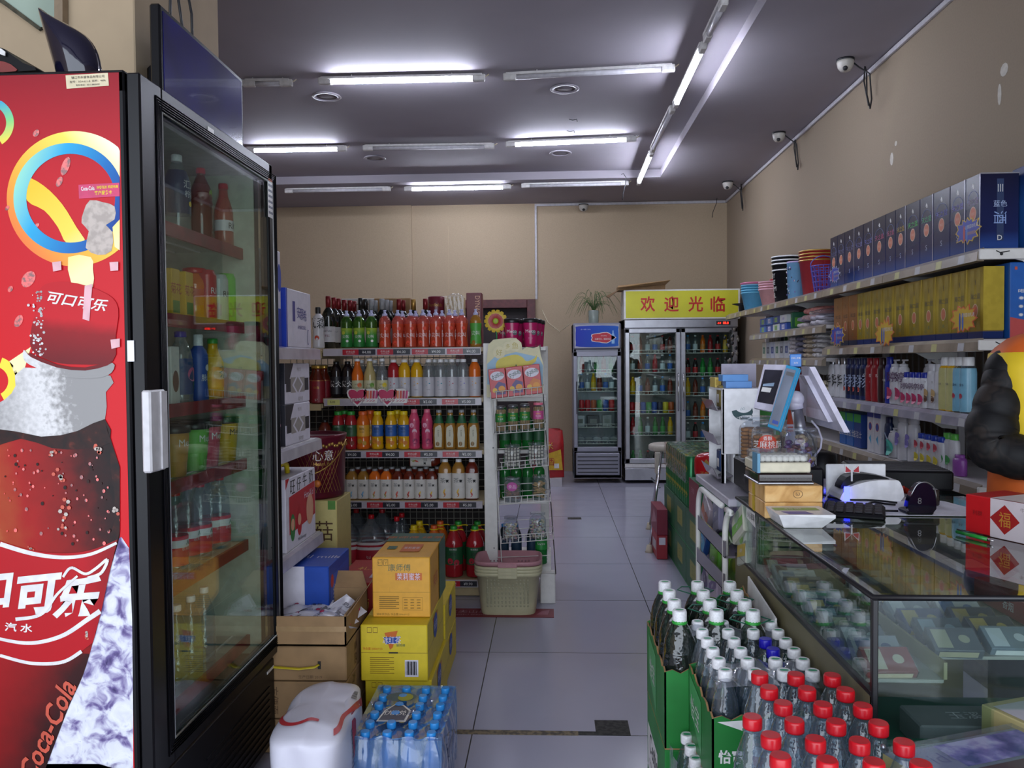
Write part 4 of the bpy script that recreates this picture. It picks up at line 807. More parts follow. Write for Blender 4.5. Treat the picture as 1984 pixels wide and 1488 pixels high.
for i,px in enumerate((780,806,832,857,882)): row(B_os,px,0,'orange pink sports drink bottle, %s from the left in the second row of the top shelf'%ORD[i],YG+.125)
B_gs2=Proto(bottle('sports_drink_bottle','bottle','sport',.212,.033,'liq_tea','cap_lilac',(.08,.62,C('4a9a3c')),[('尖叫',.36,.12,'pr_white','vert'),('x',.12,.05,'liq_tea',-PI/2-.3,'spot')],capr=.42,capshape='sport'))
row(B_gs2,922,0,'green sports drink bottle at the right end in front of the DYNASTY box',YG+.045)
LBW=C('b8b4b8')
def wine(foil,lab=True,h=.30,name='wine_bottle'): return Proto(bottle(name,'bottle','wine',h,.038,'wine_glass',foil,(.12,.42,LBW) if lab else None,[('CHATEAU',.33,.03,'ink'),('干红',.24,.05,C('7a2020'))] if lab else [],capr=.39,capf=.2))
wr=wine('foil_red'); wk=wine('foil_black'); wo=wine('cap_grey'); wg=wine('gold')
def winecap(pr,f): # capsule sleeve over the neck
    o=pr.o; m=MB(); m.lathe([(.0150,.232),(.0152,.30),(.013,.302)],f,12); m.build('foil_capsule',o); c=[x for x in o.children if x.name.startswith('cap')]; [bpy.data.objects.remove(x) for x in c]
winecap(wr,'foil_red'); winecap(wk,'foil_black'); winecap(wo,'cap_grey'); winecap(wg,'gold')
for i,(px,pr,yo,c) in enumerate(((637,wr,.14,'red foiled'),(648,wr,.24,'red foiled'),(657,wr,.32,'red foiled'),(668,wr,.42,'red foiled'),(679,wr,.48,'red foiled'),(687,wr,.54,'red foiled'),(700,wk,.30,'black foiled'),(709,wk,.38,'black foiled'),(720,wo,.42,'grey foiled'),(728,wo,.50,'grey foiled'),(741,wo,.38,'grey foiled'),(750,wo,.46,'grey foiled'),(757,wo,.54,'grey foiled'),(774,wr,.44,'short red foiled'),(782,wr,.52,'short red foiled'),(802,wg,.46,'gold foiled'),(825,wr,.42,'bright red foiled'))):
    row(pr,px,0,'dark %s wine bottle, %s from the left in the wine row'%(c,ORD[i]),YG+yo,grp='wine bottles behind the sports drinks')
mcase('carton',.22,.10,.335,C('b8b8b8'),[('F','r',0,.88,1,.9,'cardboard_dark')],(at('Y',697,640,5.19).x,5.20,ZS[0]-.004),'pale grey carton behind the wine bottles')
mcase('carton',.235,.10,.335,'cardboard',[],(at('Y',763,640,5.20).x,5.20,ZS[0]-.004),'plain brown carton behind the wine bottles')
o=MB(); o.lathe([(.052,0),(.052,.22),(.048,.225)],C('6a1a2c',.3),20); o.textcyl('Penfolds',.0525,.17,.02,-PI/2,'gold'); o=o.build('gift_tube',loc=(at('Y',846,640,5.0).x,5.0,ZS[0]+.10)); tag(o,'maroon wrapped gift drum right of the wine bottles','gift box')
mcase('carton',.3,.12,.098,'cardboard_dark',[],(at('Y',862,640,5.0).x,5.0,ZS[0]-.002),'low brown carton under the drum and the tan box')
m=carton(.115,.10,.22,C('b8955c',.2),[],.004); m.grid(lambda u,v:V(((u-.5)*.12,-.053-.002*math.sin(u*30+v*8),(v)*.225)),14,6,'film_clear'); m.ball((0,0,.225),.05,'film_clear',10,6,(1,1,.4))
o=m.build('gift_box',loc=(at('Y',883,640,5.02).x,5.02,ZS[0]+.10)); tag(o,'tan gift box in crinkled clear wrap beside the DYNASTY box','box')
a=at('Y',904,640,4.85); b_=at('Y',934,640,4.85)
mcase('wine_box',b_.x-a.x,.10,.335,C('6a1e2a'),[('F','tv',.72,.72,.030,'DYNASTY',C('d8a888'),.15)],((a.x+b_.x)/2,4.90,ZS[0]-.002),'maroon wine box lettered DYNASTY at the right end of the top shelf')
# --- second shelf
B57=Proto(bottle('health_drink_bottle','bottle','neck',.215,.040,'liq_darktea','cap_gold',(.03,.62,C('8a1a28')),[('',.60,.015,'gold','band'),('劲酒',.42,.07,'gold'),('57',.1,.06,'pr_white')],capr=.5))
for i,(px,yo) in enumerate(((620,.03),(629,.12),(611,.12))): p=at('Y',px,770,YG+yo); B57.put((p.x-(.01 if px==620 else 0),p.y,ZS[1]-.032),'maroon bottle with gold cap, %s at the left bay edge'%('front one','rear right one','rear left one')[i])
BBK=Proto(bottle('black_tea_bottle','bottle','vit',.205,.032,'liq_black','cap_black',(.1,.58,C('1c1a20')),[('炭仌',.38,.18,'pr_white','vert')],capr=.5))
row(BBK,652,1,'black coffee bottle, left of the pair on the second shelf'); row(BBK,674,1,'black coffee bottle, right of the pair on the second shelf')
def c100(liq,sp,pr): return Proto(bottle('juice_bottle','bottle','neck',.22,.034,liq,'cap_white',(.08,.44,C('c0bc98')),[('水溶',.34,.04,'ink'),('C100',.25,.05,'ink'),('x',.32,.06,C(sp),-PI/2+.55,'spot')],capr=.46))
for px,pr,l in ((693,c100('liq_orange','d86a3c',0),'grapefruit C100 juice bottle with orange contents'),(717,c100('liq_cream','6a9a3c',0),'pale green C100 juice bottle between two others'),(741,c100('liq_clear','d8c030',0),'lemon C100 juice bottle right of the other two')): row(pr,px,1,l)
def vit(liq,c): return Proto(bottle('vitamin_water_bottle','bottle','vit',.212,.034,liq,'cap_white',(.02,.53,C('b8b6bc')),[('>',.36,.12,C(c)),('力量帝',.2,.03,C('80808a'))],capr=.5))
for i,(px,lq,c,n) in enumerate(((763,'liq_red','b0203c','red'),(784,'liq_yellow','c8a030','yellow'),(808,'liq_yellow','d8a020','yellow'),(831,'liq_clear','3a8aa8','clear'),(854,'liq_clear','2a8a9a','clear'),(876,'liq_clear','a03040','clear'),(898,'liq_clear','7a70b8','clear'),(920,'liq_orange','d89a20','orange'))): row(vit(lq,c),px,1,'%s vitamin water bottle, %s from the left in the white labelled row'%(n,ORD[i]))
vb=vit('liq_clear','8a8a90')
for i,px in enumerate((700,726,800,843,865,888)): row(vb,px,1,'clear vitamin water bottle in the second row of the second shelf, %s from the left'%ORD[i],YG+.13)
# shelf talkers
m=MB(); PKC=C('b82c58')
def heart(cx,cz,s,mat,y,mm): mm.poly([(cx+s*.062*math.sin(t)**3*16/16,y,cz+s*(.052*math.cos(t)-.02*math.cos(2*t)-.008*math.cos(3*t))) for t in [2*PI*k/24 for k in range(24)]],mat)
for k,px in enumerate((692,750)):
    p=at('Y',px,771,YG-.02); m=MB(); heart(p.x,p.z+.01,.95,'pr_white',p.y,m); heart(p.x,p.z+.012,.8,PKC,p.y-.001,m); m.text('VITAMINS',(p.x,p.y-.003,p.z-.010),(1,0,.08),(0,0,1),.018,'pr_white',w=.078,bold=.03); m.text('VITAMINS',(p.x,p.y-.0022,p.z-.011),(1,0,.08),(0,0,1),.022,C('8a1a40'),w=.083,bold=.08)
    x=p.x+.075; m.poly([(x-.045,p.y,p.z-.03),(x+.035,p.y,p.z-.03),(x+.05,p.y,p.z+.03),(x+.02,p.y,p.z+.052),(x-.03,p.y,p.z+.05),(x-.05,p.y,p.z+.02)],'pr_white')
    for j,c in enumerate(('b83050','d87a50','c84a40','a82c58','b83a70')): m.poly([(x-.038+j*.016,p.y-.001,p.z-.004),(x-.025+j*.016,p.y-.001,p.z-.004),(x-.025+j*.017,p.y-.001,p.z+.04),(x-.038+j*.017,p.y-.001,p.z+.04)],C(c))
    m.text('>>>',(x,p.y-.001,p.z-.016),(1,0,0),(0,0,1),.014,PKC); o=m.build('promo_tag'); tag(o,'heart shaped VITAMINS shelf tag, the %s one on the second shelf edge'%('left','right')[k],'shelf tag')
# --- third shelf
def jui(liq,cap,lc,pc,n,r=.034): return Proto(bottle('juice_bottle','bottle','juice',.215,r,liq,cap,(.34,.64,C(lc)),[('30%',.54,.06,'ink'),('混合果蔬',.46,.028,'ink'),('',.50,.16,'pr_white','x') if 0 else ('农夫果园',.60,.03,'pr_white'),('x',.22,.07,C(pc),-PI/2-.35,'spot'),('x',.17,.06,C(pc),-PI/2+.4,'spot')],capr=.66))
j1=jui('liq_red','cap_green','2c5a38','7a2a1c','r'); j2=jui('liq_orange','cap_orange','d8a030','b8902c','o',.038); j3=jui('liq_yellow','cap_yellow','2a5aa0','c87a2c','y')
for px,l,yo in ((656,'first green capped red juice bottle on the third shelf',0),(681,'second green capped red juice bottle on the third shelf',0)): row(j1,px,2,l,YG+.05+yo)
row(j2,704,2,'orange capped carrot juice bottle on the third shelf'); row(j2,718,2,'orange capped carrot juice bottle behind another on the third shelf',YG+.13)
for i,px in enumerate((732,758,783)): row(j3,px,2,'yellow capped blue labelled juice bottle, %s of three on the third shelf'%('left','middle','right')[i])
row(j3,770,2,'yellow capped juice bottle in the second row of the third shelf',YG+.13); row(j1,668,2,'green capped red juice bottle in the second row of the third shelf',YG+.13)
pk=Proto(bottle('berry_drink_bottle','bottle','juice',.225,.032,'liq_pinkjuice','cap_pink',(.08,.72,C('b83a60')),[('x',.6,.06,C('e0a0b8'),-PI/2-.3,'spot'),('x',.2,.07,C('8a2050'),-PI/2+.3,'spot'),('x',.45,.06,C('d8b0c0'),-PI/2+.2,'spot')],capr=.56))
row(pk,803,2,'pink berry drink bottle, left of the pair on the third shelf'); row(pk,828,2,'pink berry drink bottle, right of the pair on the third shelf')
tg=bottle('tea_bottle','bottle','neck',.22,.033,'liq_tea','cap_grey',(.66,.86,C('1c5a34')),[],sq=3.5,capr=.48)
m=MB(); m.poly([(-.018,-.0350,.012),(.018,-.0350,.012),(.021,-.0350,.08),(.018,-.0350,.122),(0,-.0350,.134),(-.018,-.0350,.122),(-.021,-.0350,.08)],C('bcb8a0')); m.text('东方树叶',(.0,-.0354,.09),(0,0,-1),(1,0,0),.009,'ink'); m.ball((-.004,-.035,.03),.010,C('8a6a3c'),6,4,(1,.05,1.3)); m.build('front_label',tg); tg=Proto(tg)
for i,px in enumerate((851,873,895,918)): row(tg,px,2,'golden tea bottle with pale leaf label, %s from the left on the third shelf'%ORD[i])
o=bottle('soy_sauce_bottle','bottle','vit',.20,.036,'liq_darktea','cap_black',(.05,.6,C('b8702c')),[('x',.3,.1,C('d8902c'),-PI/2,'spot')],capr=.5); Proto(o).put((at('Y',629,862,YG+.02).x,YG+.03,ZS[2]-.03),'dark bottle with amber label at the left bay edge of the third shelf')
# --- fourth shelf
def tpi(liq,c1,c2,h=.172,r=.0325): return Proto(bottle('fruit_tea_bottle','bottle','vit',h,r,liq,'cap_grey' if h<.2 else 'cap_white',(.03,.66,C('c8c4be')),[('茶π',.48,.13,C('6a6a6a'),'flat'),('x',.2,.09,C(c1),-PI/2+.35,'spot'),('x',.13,.07,C(c2),-PI/2-.25,'spot')],sq=5,capr=.46))
for i,(px,lq,a_,b2) in enumerate(((660,'liq_tea','d8a830','a8602c'),(683,'liq_tea','7aa8c8','5a8ab0'),(705,'liq_tea','6aa0c8','5a8ab0'),(727,'liq_orange','c86a3c','9a9a3c'),(749,'liq_orange','c8603c','9a9a3c'),(771,'liq_darktea','c84438','c85a3c'),(793,'liq_darktea','c04438','a8402c'),(815,'liq_darktea','d8b030','a83048'),(837,'liq_darktea','d8b030','a83048'))): row(tpi(lq,a_,b2),px,3,'small fruit tea bottle with white label, %s from the left on the fourth shelf'%ORD[i])
tb2=tpi('liq_darktea','c84438','c85a3c')
for i,px in enumerate((694,716,738,760,782,804,826,848)): row(tb2,px,3,'small dark fruit tea bottle in the second row of the fourth shelf, %s from the left'%ORD[i],YG+.13)
for i,(px,lq,a_,b2) in enumerate(((863,'liq_tea','d8b030','b8702c'),(889,'liq_tea','d8b030','b8702c'),(915,'liq_darktea','d8b030','b83048'))): row(tpi(lq,a_,b2,.226,.037),px,3,'large fruit tea bottle, %s of three at the right of the fourth shelf'%('left','middle','right')[i])
o=tpi('liq_darktea','c84438','9a9a3c',.19,.034).o; c=at('Y',795,893,YG+.13); o.location=(c.x,c.y,ZS[3]+.172+.036); o.rotation_euler=(0,PI/2,0); o['label']='fruit tea bottle lying on its side on top of the small ones'
# --- bottom shelf
j5=bottle('water_jug','jug','jug',.345,.083,'water_jug','cap_red',(.24,.58,C('b01c30')),[('',.50,.16,'pr_white','band'),('▲',.50,.06,C('17503a')),('农夫山泉',.34,.055,'pr_white')],sq=3.2,capr=.2,seg=28); j5=Proto(j5)
row(j5,672,4,'large clear water jug at the left of the gondola bottom shelf',YG+.09,dz=.0); row(j5,721,4,'second large clear water jug on the gondola bottom shelf',YG+.09,dz=.0)
row(j5,692,4,'large water jug standing behind the two front ones',YG+.27,dz=.0); row(j5,742,4,'large water jug in the second row beside the yellow juice',YG+.27,dz=.0)
w15=Proto(bottle('water_bottle','bottle','pet',.31,.045,'water','cap_red',(.2,.5,C('b01c30')),[],capr=.36)); row(w15,770,4,'one and a half litre water bottle right of the jugs',YG+.11,dz=.02); row(w15,780,4,'tall water bottle behind the other red capped one',YG+.22,dz=.02)
def bigj(liq,cap,lc,pc): 
    o=bottle('large_juice_bottle','bottle','pet',.285,.052,liq,cap,(.25,.60,C(lc)),[('30%',.47,.06,'ink'),('农夫果园',.56,.035,'pr_white'),('x',.33,.06,C(pc),-PI/2-.3,'spot'),('x',.30,.06,C(pc),-PI/2+.4,'spot')],capr=.38)
    m=MB(); m.tube([(.022*math.cos(a),.022*math.sin(a),.262) for a in [k*PI/8 for k in range(16)]],.004,'cap_yellow',6,closed=True); m.tube([(.022,0,.262),(.045,-.01,.266),(.055,-.012,.262),(.045,.012,.262),(.022,.006,.262)],.003,'cap_yellow',5); m.build('carry_ring',o); return Proto(o)
by=bigj('liq_yellow','cap_yellow','2a5aa0','c87a2c'); bo=bigj('liq_orange','cap_orange','2c5a38','d87a2c'); bg_=bigj('liq_red','cap_green','1f5230','b02c3c')
row(by,803,4,'large yellow juice bottle on the bottom shelf, front one',YG+.09); row(by,814,4,'large yellow juice bottle standing behind the front yellow one',YG+.21)
row(bo,842,4,'large orange juice bottle on the bottom shelf, front one',YG+.09); row(bo,854,4,'large orange juice bottle standing behind the front orange one',YG+.21)
row(bg_,880,4,'large dark red juice bottle, left of the two front green capped ones',YG+.07); row(bg_,921,4,'large dark red juice bottle at the right end of the bottom shelf',YG+.07)
row(bg_,889,4,'large red juice bottle in the second row, left of two green capped ones',YG+.20); row(bg_,926,4,'large red juice bottle in the second row at the right end',YG+.20)
# floor mat strip
m=MB(); m.box(-.60,.012,4.10,4.24,.001,.003,C('7a1828',.5)); m.text('农夫山泉',(-.44,4.185,.0036),(1,0,0),(0,1,0),.05,C('b8909a')); m.text('NONGFU SPRING',(-.44,4.135,.0036),(1,0,0),(0,1,0),.02,C('b8909a')); m.poly([(-.08,4.14,.0036),(-.02,4.14,.0036),(-.01,4.22,.0036),(-.05,4.2,.0036)],C('9a5060')); o=m.build('floor_sticker'); tag(o,'dark red NONGFU SPRING strip stuck on the floor before the gondola','floor mat')
# ================================================================= END RACK AND WIRE DISPLAY
er=empty('end_rack',(0,0,0)); tag(er,'white steel end rack at the right end of the drinks gondola','shelf')
YE=4.36; pL=at('Y',936,700,YE).x; pR=at('Y',961,700,YE).x; ztop=at('Y',940,665,YE).z
m=MB(); m.box(pL,pR,YE,YE+.06,0.0,ztop,'white_metal',.003)
for z in (.35,.9): m.ball(((pL+pR)/2+.015,YE-.001,z-.05),.004,'ink_grey',6,4)
m.build('post',er)
m=MB(); m.box(pR,.0,YE+.03,YE+.50,.13,.19,'white_metal',.003); m.build('base_board',er)
m=MB(); m.box(-.06,.022,YE-.02,YE+.06,.0,.165,'white_metal',.004); m.build('foot',er)
for z in (.55,.83,1.12,1.40): m=MB(); m.box(pR,-.02,YE+.07,YE+.46,z-.02,z,'white_metal',.002); m.build('shelf_board',er)
m=MB(); m.box(-.06,-.01,YE+.44,YE+.49,.0,1.41,'white_metal',.003); m.build('post',er)
DG=Proto(bottle('beer_bottle','bottle','wine',.24,.032,'green_bottle','cap_black',(.2,.5,C('2a5a3a')),[],capr=.42))
for k,z in enumerate((.55,.83)):
    for i,px in enumerate((978,1000,1022,1044)): p=at('Y',px,850,YE+.16); DG.put((p.x,YE+.16,z),'dark green bottle on the %s end rack shelf, %s from the left'%(('lower','upper')[k],ORD[i]))
B_bl=Proto(bottle('dark_bottle','bottle','pet',.2,.03,C('20303c'),'cap_blue',(.2,.6,C('24405a')),[],capr=.42))
for i,px in enumerate((975,1000,1030)): p=at('Y',px,1000,YE+.2); B_bl.put((p.x,YE+.22,.19),'dark teal bottle on the end rack base, %s from the left'%ORD[i])
sp=bottle('soda_bottle','bottle','rib',.235,.034,'green_bottle','cap_green',(.35,.6,C('1c8a3a')),[('Sprite',.48,.08,'pr_white')],capr=.42); Proto(sp).put((at('Y',1049,1105,YE+.11).x,YE+.11,.19),'green Sprite bottle at the foot of the end rack')
mcp=bottle('tea_cup','cup','cup',.155,.042,C('b01c5c',.25),'cap_black',(.1,.84,C('b01c5c',.25)),[('Meco',.55,.12,'pr_white'),('x',.5,.09,'ink_grey',-PI/2+.5,'spot'),('蜜谷',.3,.08,C('d86a9a'))],capr=1.06,capname='lid'); mcp=Proto(mcp)
for i,(px,yo) in enumerate(((992,.05),(1001,.15),(1012,.26),(1028,.05),(1036,.16),(1042,.27),(975,.22))): p=at('Y',px,660,YE+yo); mcp.put((p.x,p.y,1.40),'magenta Meco tea cup with black lid, %s of those on the end rack top'%ORD[i])
# flower
fw=empty('artificial_flower',at('Y',961,650,YE+.10)); fw.location.z=1.40; tag(fw,'yellow and red artificial gerbera standing between the DYNASTY box and tea cups','flower')
m=MB(); m.tube([(0,0,0),(.005,0,.06),(0,-.01,.13)],.004,C('2a8a4c'),6); m.build('stem',fw)
for i in range(14):
    a=2*PI*i/14; m=MB(); d=V((math.cos(a),0,math.sin(a))); n=V((-d.z,0,d.x)); c=V((0,-.015,.145))
    f=lambda u,v,d=d,n=n,c=c: c+d*(.012+.052*u)+n*((v-.5)*(.008+.022*math.sin(PI*min(1,u*.75+.15))))+V((0,-.006*math.sin(PI*u)+(.004 if i%2 else 0),0))
    m.grid(f,6,3,ramp('petal','lin',[(.25,'a82a2c'),(.5,'c8702c'),(.7,'d8b82c')],(0,0,0),(.0,0,.0001)) if 0 else C('ccab28')); m.grid(lambda u,v:f(u*.55,v)+V((0,-.0012,0)),4,3,C('a8332c')); m.build('petal',fw)
m=MB(); m.ball((0,-.022,.145),.017,C('a8b83c'),12,6,(1,.4,1)); m.ball((0,-.030,.145),.0015,'ink',6,4); m.build('flower_centre',fw)
# wire display hung on the end rack, leaning
wd=empty('wire_display',(0,0,0)); tag(wd,'white wire basket display stand of snacks on the end rack','display stand')
YW=4.26
LV=[((951,774),(1053,763),.0),((956,841),(1057,833),0),((961,911),(1063,902),0),((966,978),(1067,971),0),((971,1053),(1072,1045),0)]
m=MB(); tl=at('Y',948,690,YW+.07);tr_=at('Y',1046,668,YW+.07); bl=at('Y',973,1105,YW+.07); br=at('Y',1077,1112,YW+.07)
m.tube([tl,bl,br,tr_],.0035,'white_metal',6,closed=True); m.build('outer_frame',wd)
LP=[]
for (a,b2,_) in LV:
    A=at('Y',a[0],a[1],YW-.05); B=at('Y',b2[0],b2[1],YW-.05); d=(B-A); m=MB(); bk=V((0,.115,0)); up=V((0,0,.038)); LP.append((A,B))
    m.tube([A,B,B+bk,A+bk],.0025,'white_metal',5,closed=True); m.tube([A+bk*0+up+d*.08,B+up-d*.04,B+bk+up*1.2,A+bk+up*1.2+d*.04],.0025,'white_metal',5,closed=True)
    for i in range(10): p=A+d*(i/9); m.tube([p+up,p,p+bk],.0018,'white_metal',4)
    m.build('basket',wd)
for (y1,y2) in ((870,862),(940,934),(1010,1004),(1080,1076)): m=MB(); m.tube([at('Y',962,y1,YW+.07),at('Y',1068,y2,YW+.07)],.002,'white_metal',4); m.build('cross_wire',wd)
hc=MB(); yh=YW+.05
def hq(x,y,k=0): return at('Y',x,y,yh-.0008*k)
hc.poly([hq(*p) for p in [(943,770),(943,700),(946,668),(956,658),(984,655),(1000,655),(1010,664),(1012,678),(1020,672),(1034,675),(1045,670),(1048,690),(1053,705),(1053,760)]],C('cfc9a0'),(0,.003,0))
hc.poly([hq(x,y,1) for x,y in [(944,745),(944,705),(958,692),(1000,682),(1044,692),(1052,708),(1052,745)]],C('8fb4cc'))
hc.poly([hq(x,y,2) for x,y in smooth_pts([(962,715),(963,700),(976,692),(998,687),(1012,692),(1020,700),(1034,695),(1040,688),(1038,700),(1026,708),(1008,716),(985,720)],3)],C('cfc03c')); hc.poly([hq(1000+1.6*math.cos(t),708+1.8*math.sin(t),3) for t in [k*PI/4 for k in range(8)]],C('50602c'))
for cx,cy,r,s,kk in ((967,683,12,'好',3),(984,671,9,'多',3.8),(998,669,12,'鱼',4.6)): hc.poly([hq(cx+r*math.cos(k*PI/9),cy+r*math.sin(k*PI/9),kk) for k in range(18)],C('d8d0a8')); hc.text(s,hq(cx,cy,kk+1.2),(1,0,0),(0,0,1),.033*r/12,C('b8a850'))
hc.build('header_card',wd)
def onlev(k,f,lab,pr,dy=.055,dz=0,rz=0,grp=None):
    A,B=LP[k]; p=A+(B-A)*f+V((0,dy,.004+dz)); pr.put(p,lab,rz=rz); return p
def hy(lab,k,f,tl):
    b=carton(.088,.03,.155,C('b8202c',.35),[('F','e',.5,.74,.037,.024,WH),('F','t',.34,.70,.028,'好',C('1c4a34')),('F','t',.56,.76,.024,'多',C('1c4a34')),('F','t',.78,.80,.022,'鱼',C('1c4a34')),('F','p',[(.3,.1),(.9,.1),(.95,.45),(.55,.55),(.3,.4)],C('5a4a7c') if tl<2 else C('c8702c')),('F','e',.28,.26,.013,.013,C('d8b040')),('F','e',.7,.28,.018,.018,C('d8902c')),('F','t',.2,.95,.006,'LOTTE',WH)],.002)
    o=b.build('biscuit_box'); tag(o,'','box'); A,B=LP[k]; p=A+(B-A)*f+V((0,.035,.004)); o.location=p; o.rotation_euler=(0,-math.atan2(B.z-A.z,B.x-A.x),0); o['label']=lab
hy('red fish biscuit box, left of three in the top wire basket',0,.16,0); hy('red fish biscuit box, middle of three in the top wire basket',0,.49,1); hy('red and orange fish biscuit box, right of three in the top wire basket',0,.82,2)
def sticks(lc,lid,stick,nm):
    o=bottle(nm,'jar','vit',.14,.029,'clear_plastic',lid,(.38,.70,C(lc)),[('芝士棒',.50,.07,'pr_white'),('cheese',.60,.05,'cap_yellow')],capr=.9); m=MB()
    for i in range(22): a=i*2.4; r=.0055*math.sqrt(i); m.tube([(r*math.cos(a),r*math.sin(a),.004),(r*math.cos(a),r*math.sin(a),.118)],.0024,stick,5)
    m.build('contents',o); return Proto(o)
P('biscuit','c8a468',.8,noise=.1,sc=60); P('biscuit_dark','9a6a3c',.8,noise=.12,sc=60)
sj=sticks('2a7a34','clear_plastic','biscuit','biscuit_stick_jar')
for i,f in enumerate((.13,.37,.60)): onlev(1,f,'jar of biscuit sticks with green label, %s in the second wire basket'%('left','middle','right')[i],sj)
onlev(1,.86,'pink labelled jar at the right of the second wire basket',sticks('c0508a','cap_pink','biscuit','biscuit_stick_jar'))
def stripes(lab,f):
    o=bottle('cookie_tub','jar','vit',.118,.045,'clear_plastic','clear_plastic',None,capr=.92); m=MB()
    for i in range(5):
        for j in range(3):
            if (i in(0,4)) and j!=1: continue
            x=-.032+i*.016; y=-.024+j*.024; m.box(x-.006,x+.006,y-.009,y+.009,.005,.10,C('c8c0ac'),.002)
            for z in (.02,.038,.056,.074,.09): m.box(x-.0065,x+.0065,y-.0095,y+.0095,z,z+.004,C('2c1c14'))
    m.build('cookies',o); onlev(2,f,lab,Proto(o),.065)
stripes('clear tub of striped wafer cookies at left of the third wire basket',.30); stripes('clear tub of striped wafer cookies at right of the third wire basket',.76)
def heap(nm,lab,k,f,cols,r,h,n,s,sc=(1,1,.6),body='clear_plastic',sq=0,extra=None,cat='tub'):
    o=bottle(nm,cat,'vit',h,r,body,body,None,capr=.92,sq=sq); c=MB()
    for i in range(n):
        a=random.uniform(0,6.28); rr=(r-s*1.1)*math.sqrt(random.uniform(.3,1)); z=s+random.random()*(h*.72-s)
        c.ball((rr*math.cos(a),rr*math.sin(a),z),s,cols[i%len(cols)],6,4,(sc[0]*random.uniform(.7,1.1),sc[1],sc[2]*random.uniform(.8,1.3)))
    oc=c.build('contents',o); oc['kind']='stuff'
    if extra: extra(o)
    return Proto(o)
mm=[C('d8a8a8'),C('c8d0b8'),C('b8c4cc'),C('e0d8c0'),C('d8c8a0')]
onlev(4,.18,'clear tub of pastel marshmallows at left of the bottom wire basket',heap('marshmallow_tub','',4,.2,mm,.041,.125,110,.008),.055); onlev(4,.70,'clear tub of pastel marshmallows at right of the bottom wire basket',heap('marshmallow_tub','',4,.2,mm,.045,.135,120,.008),.055)
onlev(3,.78,'clear jar of round pale crackers in the fourth wire basket',heap('cracker_jar','',3,.2,['biscuit'],.040,.13,70,.012,(1,1,.35)),.055)
def pinkl(o): m=MB(); m.poly([(.0+.028*math.cos(t*PI/9),-.046,.085+.024*math.sin(t*PI/9)) for t in range(18)],C('a83088')); m.text('食品',(0,-.0465,.085),(1,0,0),(0,0,1),.02,C('d8b0cc')); m.build('label',o)
onlev(3,.26,'clear bag of brown crackers with pink label in the fourth wire basket',heap('cracker_bag','',3,.2,['biscuit_dark'],.044,.13,90,.012,(1,1,.4),'wrap_film',3,pinkl,'bag'),.055)
# --- shopping baskets
P('basket_cream','c0bb98',.45,noise=.03); P('basket_pink','b48088',.4,noise=.03)
def bask(mat):
    m=MB(); w,d,h=.142,.11,.225; pr=[(w,0),(w*1.03,.02),(w*1.17,h-.02),(w*1.24,h-.02),(w*1.26,h-.006),(w*1.24,h),(w*1.17,h),(w*1.02,.025),(.01,.012)]
    m.lathe(pr,mat,48,5,sy=d/w,cap=False); m.poly([V((w*.9*x,d*.9*y,.003)) for x,y in ((-1,-1),(1,-1),(1,1),(-1,1))],mat)
    for r_ in range(6):
        z=.05+r_*.024
        for i in range(12):
            if r_==5 and 4<=i<=7: continue
            x=-.105+i*.0191; rr=d*(1.03+.14*(z-.02)/(h-.04))
            m.ball((x,-rr-.0005,z),.0052,C('a09c80') if mat=='basket_cream' else C('8a6068'),8,4,(1,.25,1)); m.ball((x,rr*.955,z),.0052,C('a09c80') if mat=='basket_cream' else C('98707a'),8,4,(1,.3,1))
    m.box(-.05,.05,-d*1.28,-d*1.2,h-.028,h-.004,mat,.003)
    return tag(m.build('shopping_basket'),'','basket')
c=at('Z',985,1193,0); x=(at('Z',928,1195,0).x+at('Z',1040,1195,0).x)/2
pb=Proto(bask('basket_cream'))
for i in range(3): pb.put((x,4.24,.002+.0165*i),'cream perforated shopping basket, %s of the nested stack'%('bottom one','second from the bottom','third from the bottom')[i])
Proto(bask('basket_pink')).put((x,4.24,.002+.0165*3+.008),'dusty pink shopping basket on top of the nested stack')
# ================================================================= BACK WALL FRIDGES
P('fridge_grey','8a8a96',.35,.3,noise=.05,sc=4); P('fridge_dark','3c3c42',.5); P('fridge_in','7a7a78',.6); P('sign_yellow','c8c42a',.4,noise=.04,sc=4); P('sign_red','b81818',.4)
YFR=8.63
sf=empty('display_fridge',(0,0,0)); tag(sf,'narrow grey single door display fridge with a blue header','fridge')
x0,x1=.252,.765
m=MB(); m.box(x0,x1,YFR+.04,YFR+.09,.05,.34,'fridge_grey',.006); m.box(x0,x0+.035,YFR+.04,YFR+.55,.05,1.72,'fridge_grey',.004); m.box(x1-.035,x1,YFR+.04,YFR+.55,.05,1.72,'fridge_grey',.004); m.box(x0,x1,YFR+.52,YFR+.56,.05,1.72,'fridge_grey'); m.box(x0,x1,YFR+.04,YFR+.55,.05,.34,'fridge_grey'); m.box(x0,x1,YFR+.04,YFR+.55,1.40,1.725,'fridge_grey',.01); m.build('cabinet',sf)
m=MB(); m.box(x0+.02,x1-.02,YFR,YFR+.04,.0+.09,.33,'fridge_grey',.008)
for k in range(5): m.box(x0+.04,x1-.04,YFR-.002,YFR+.001,.115+k*.042,.128+k*.042,'fridge_dark')
m.build('grille',sf)
m=MB(); m.box(x0,x1,YFR,YFR+.04,1.44,1.725,'fridge_grey',.02)
c=V(((x0+x1)/2,YFR-.001,1.582)); rr=smooth_pts([(-.225,-.07),(-.225,.07),(-.19,.11),(.19,.11),(.225,.07),(.225,-.07),(.19,-.11),(-.19,-.11)],3); m.poly([c+V((a,0,b)) for a,b in rr],ramp('hdr_blue','lin',[(0,'2430a0'),(1,'1c5ab0')],(.25,0,1.6),(.77,0,1.55)))
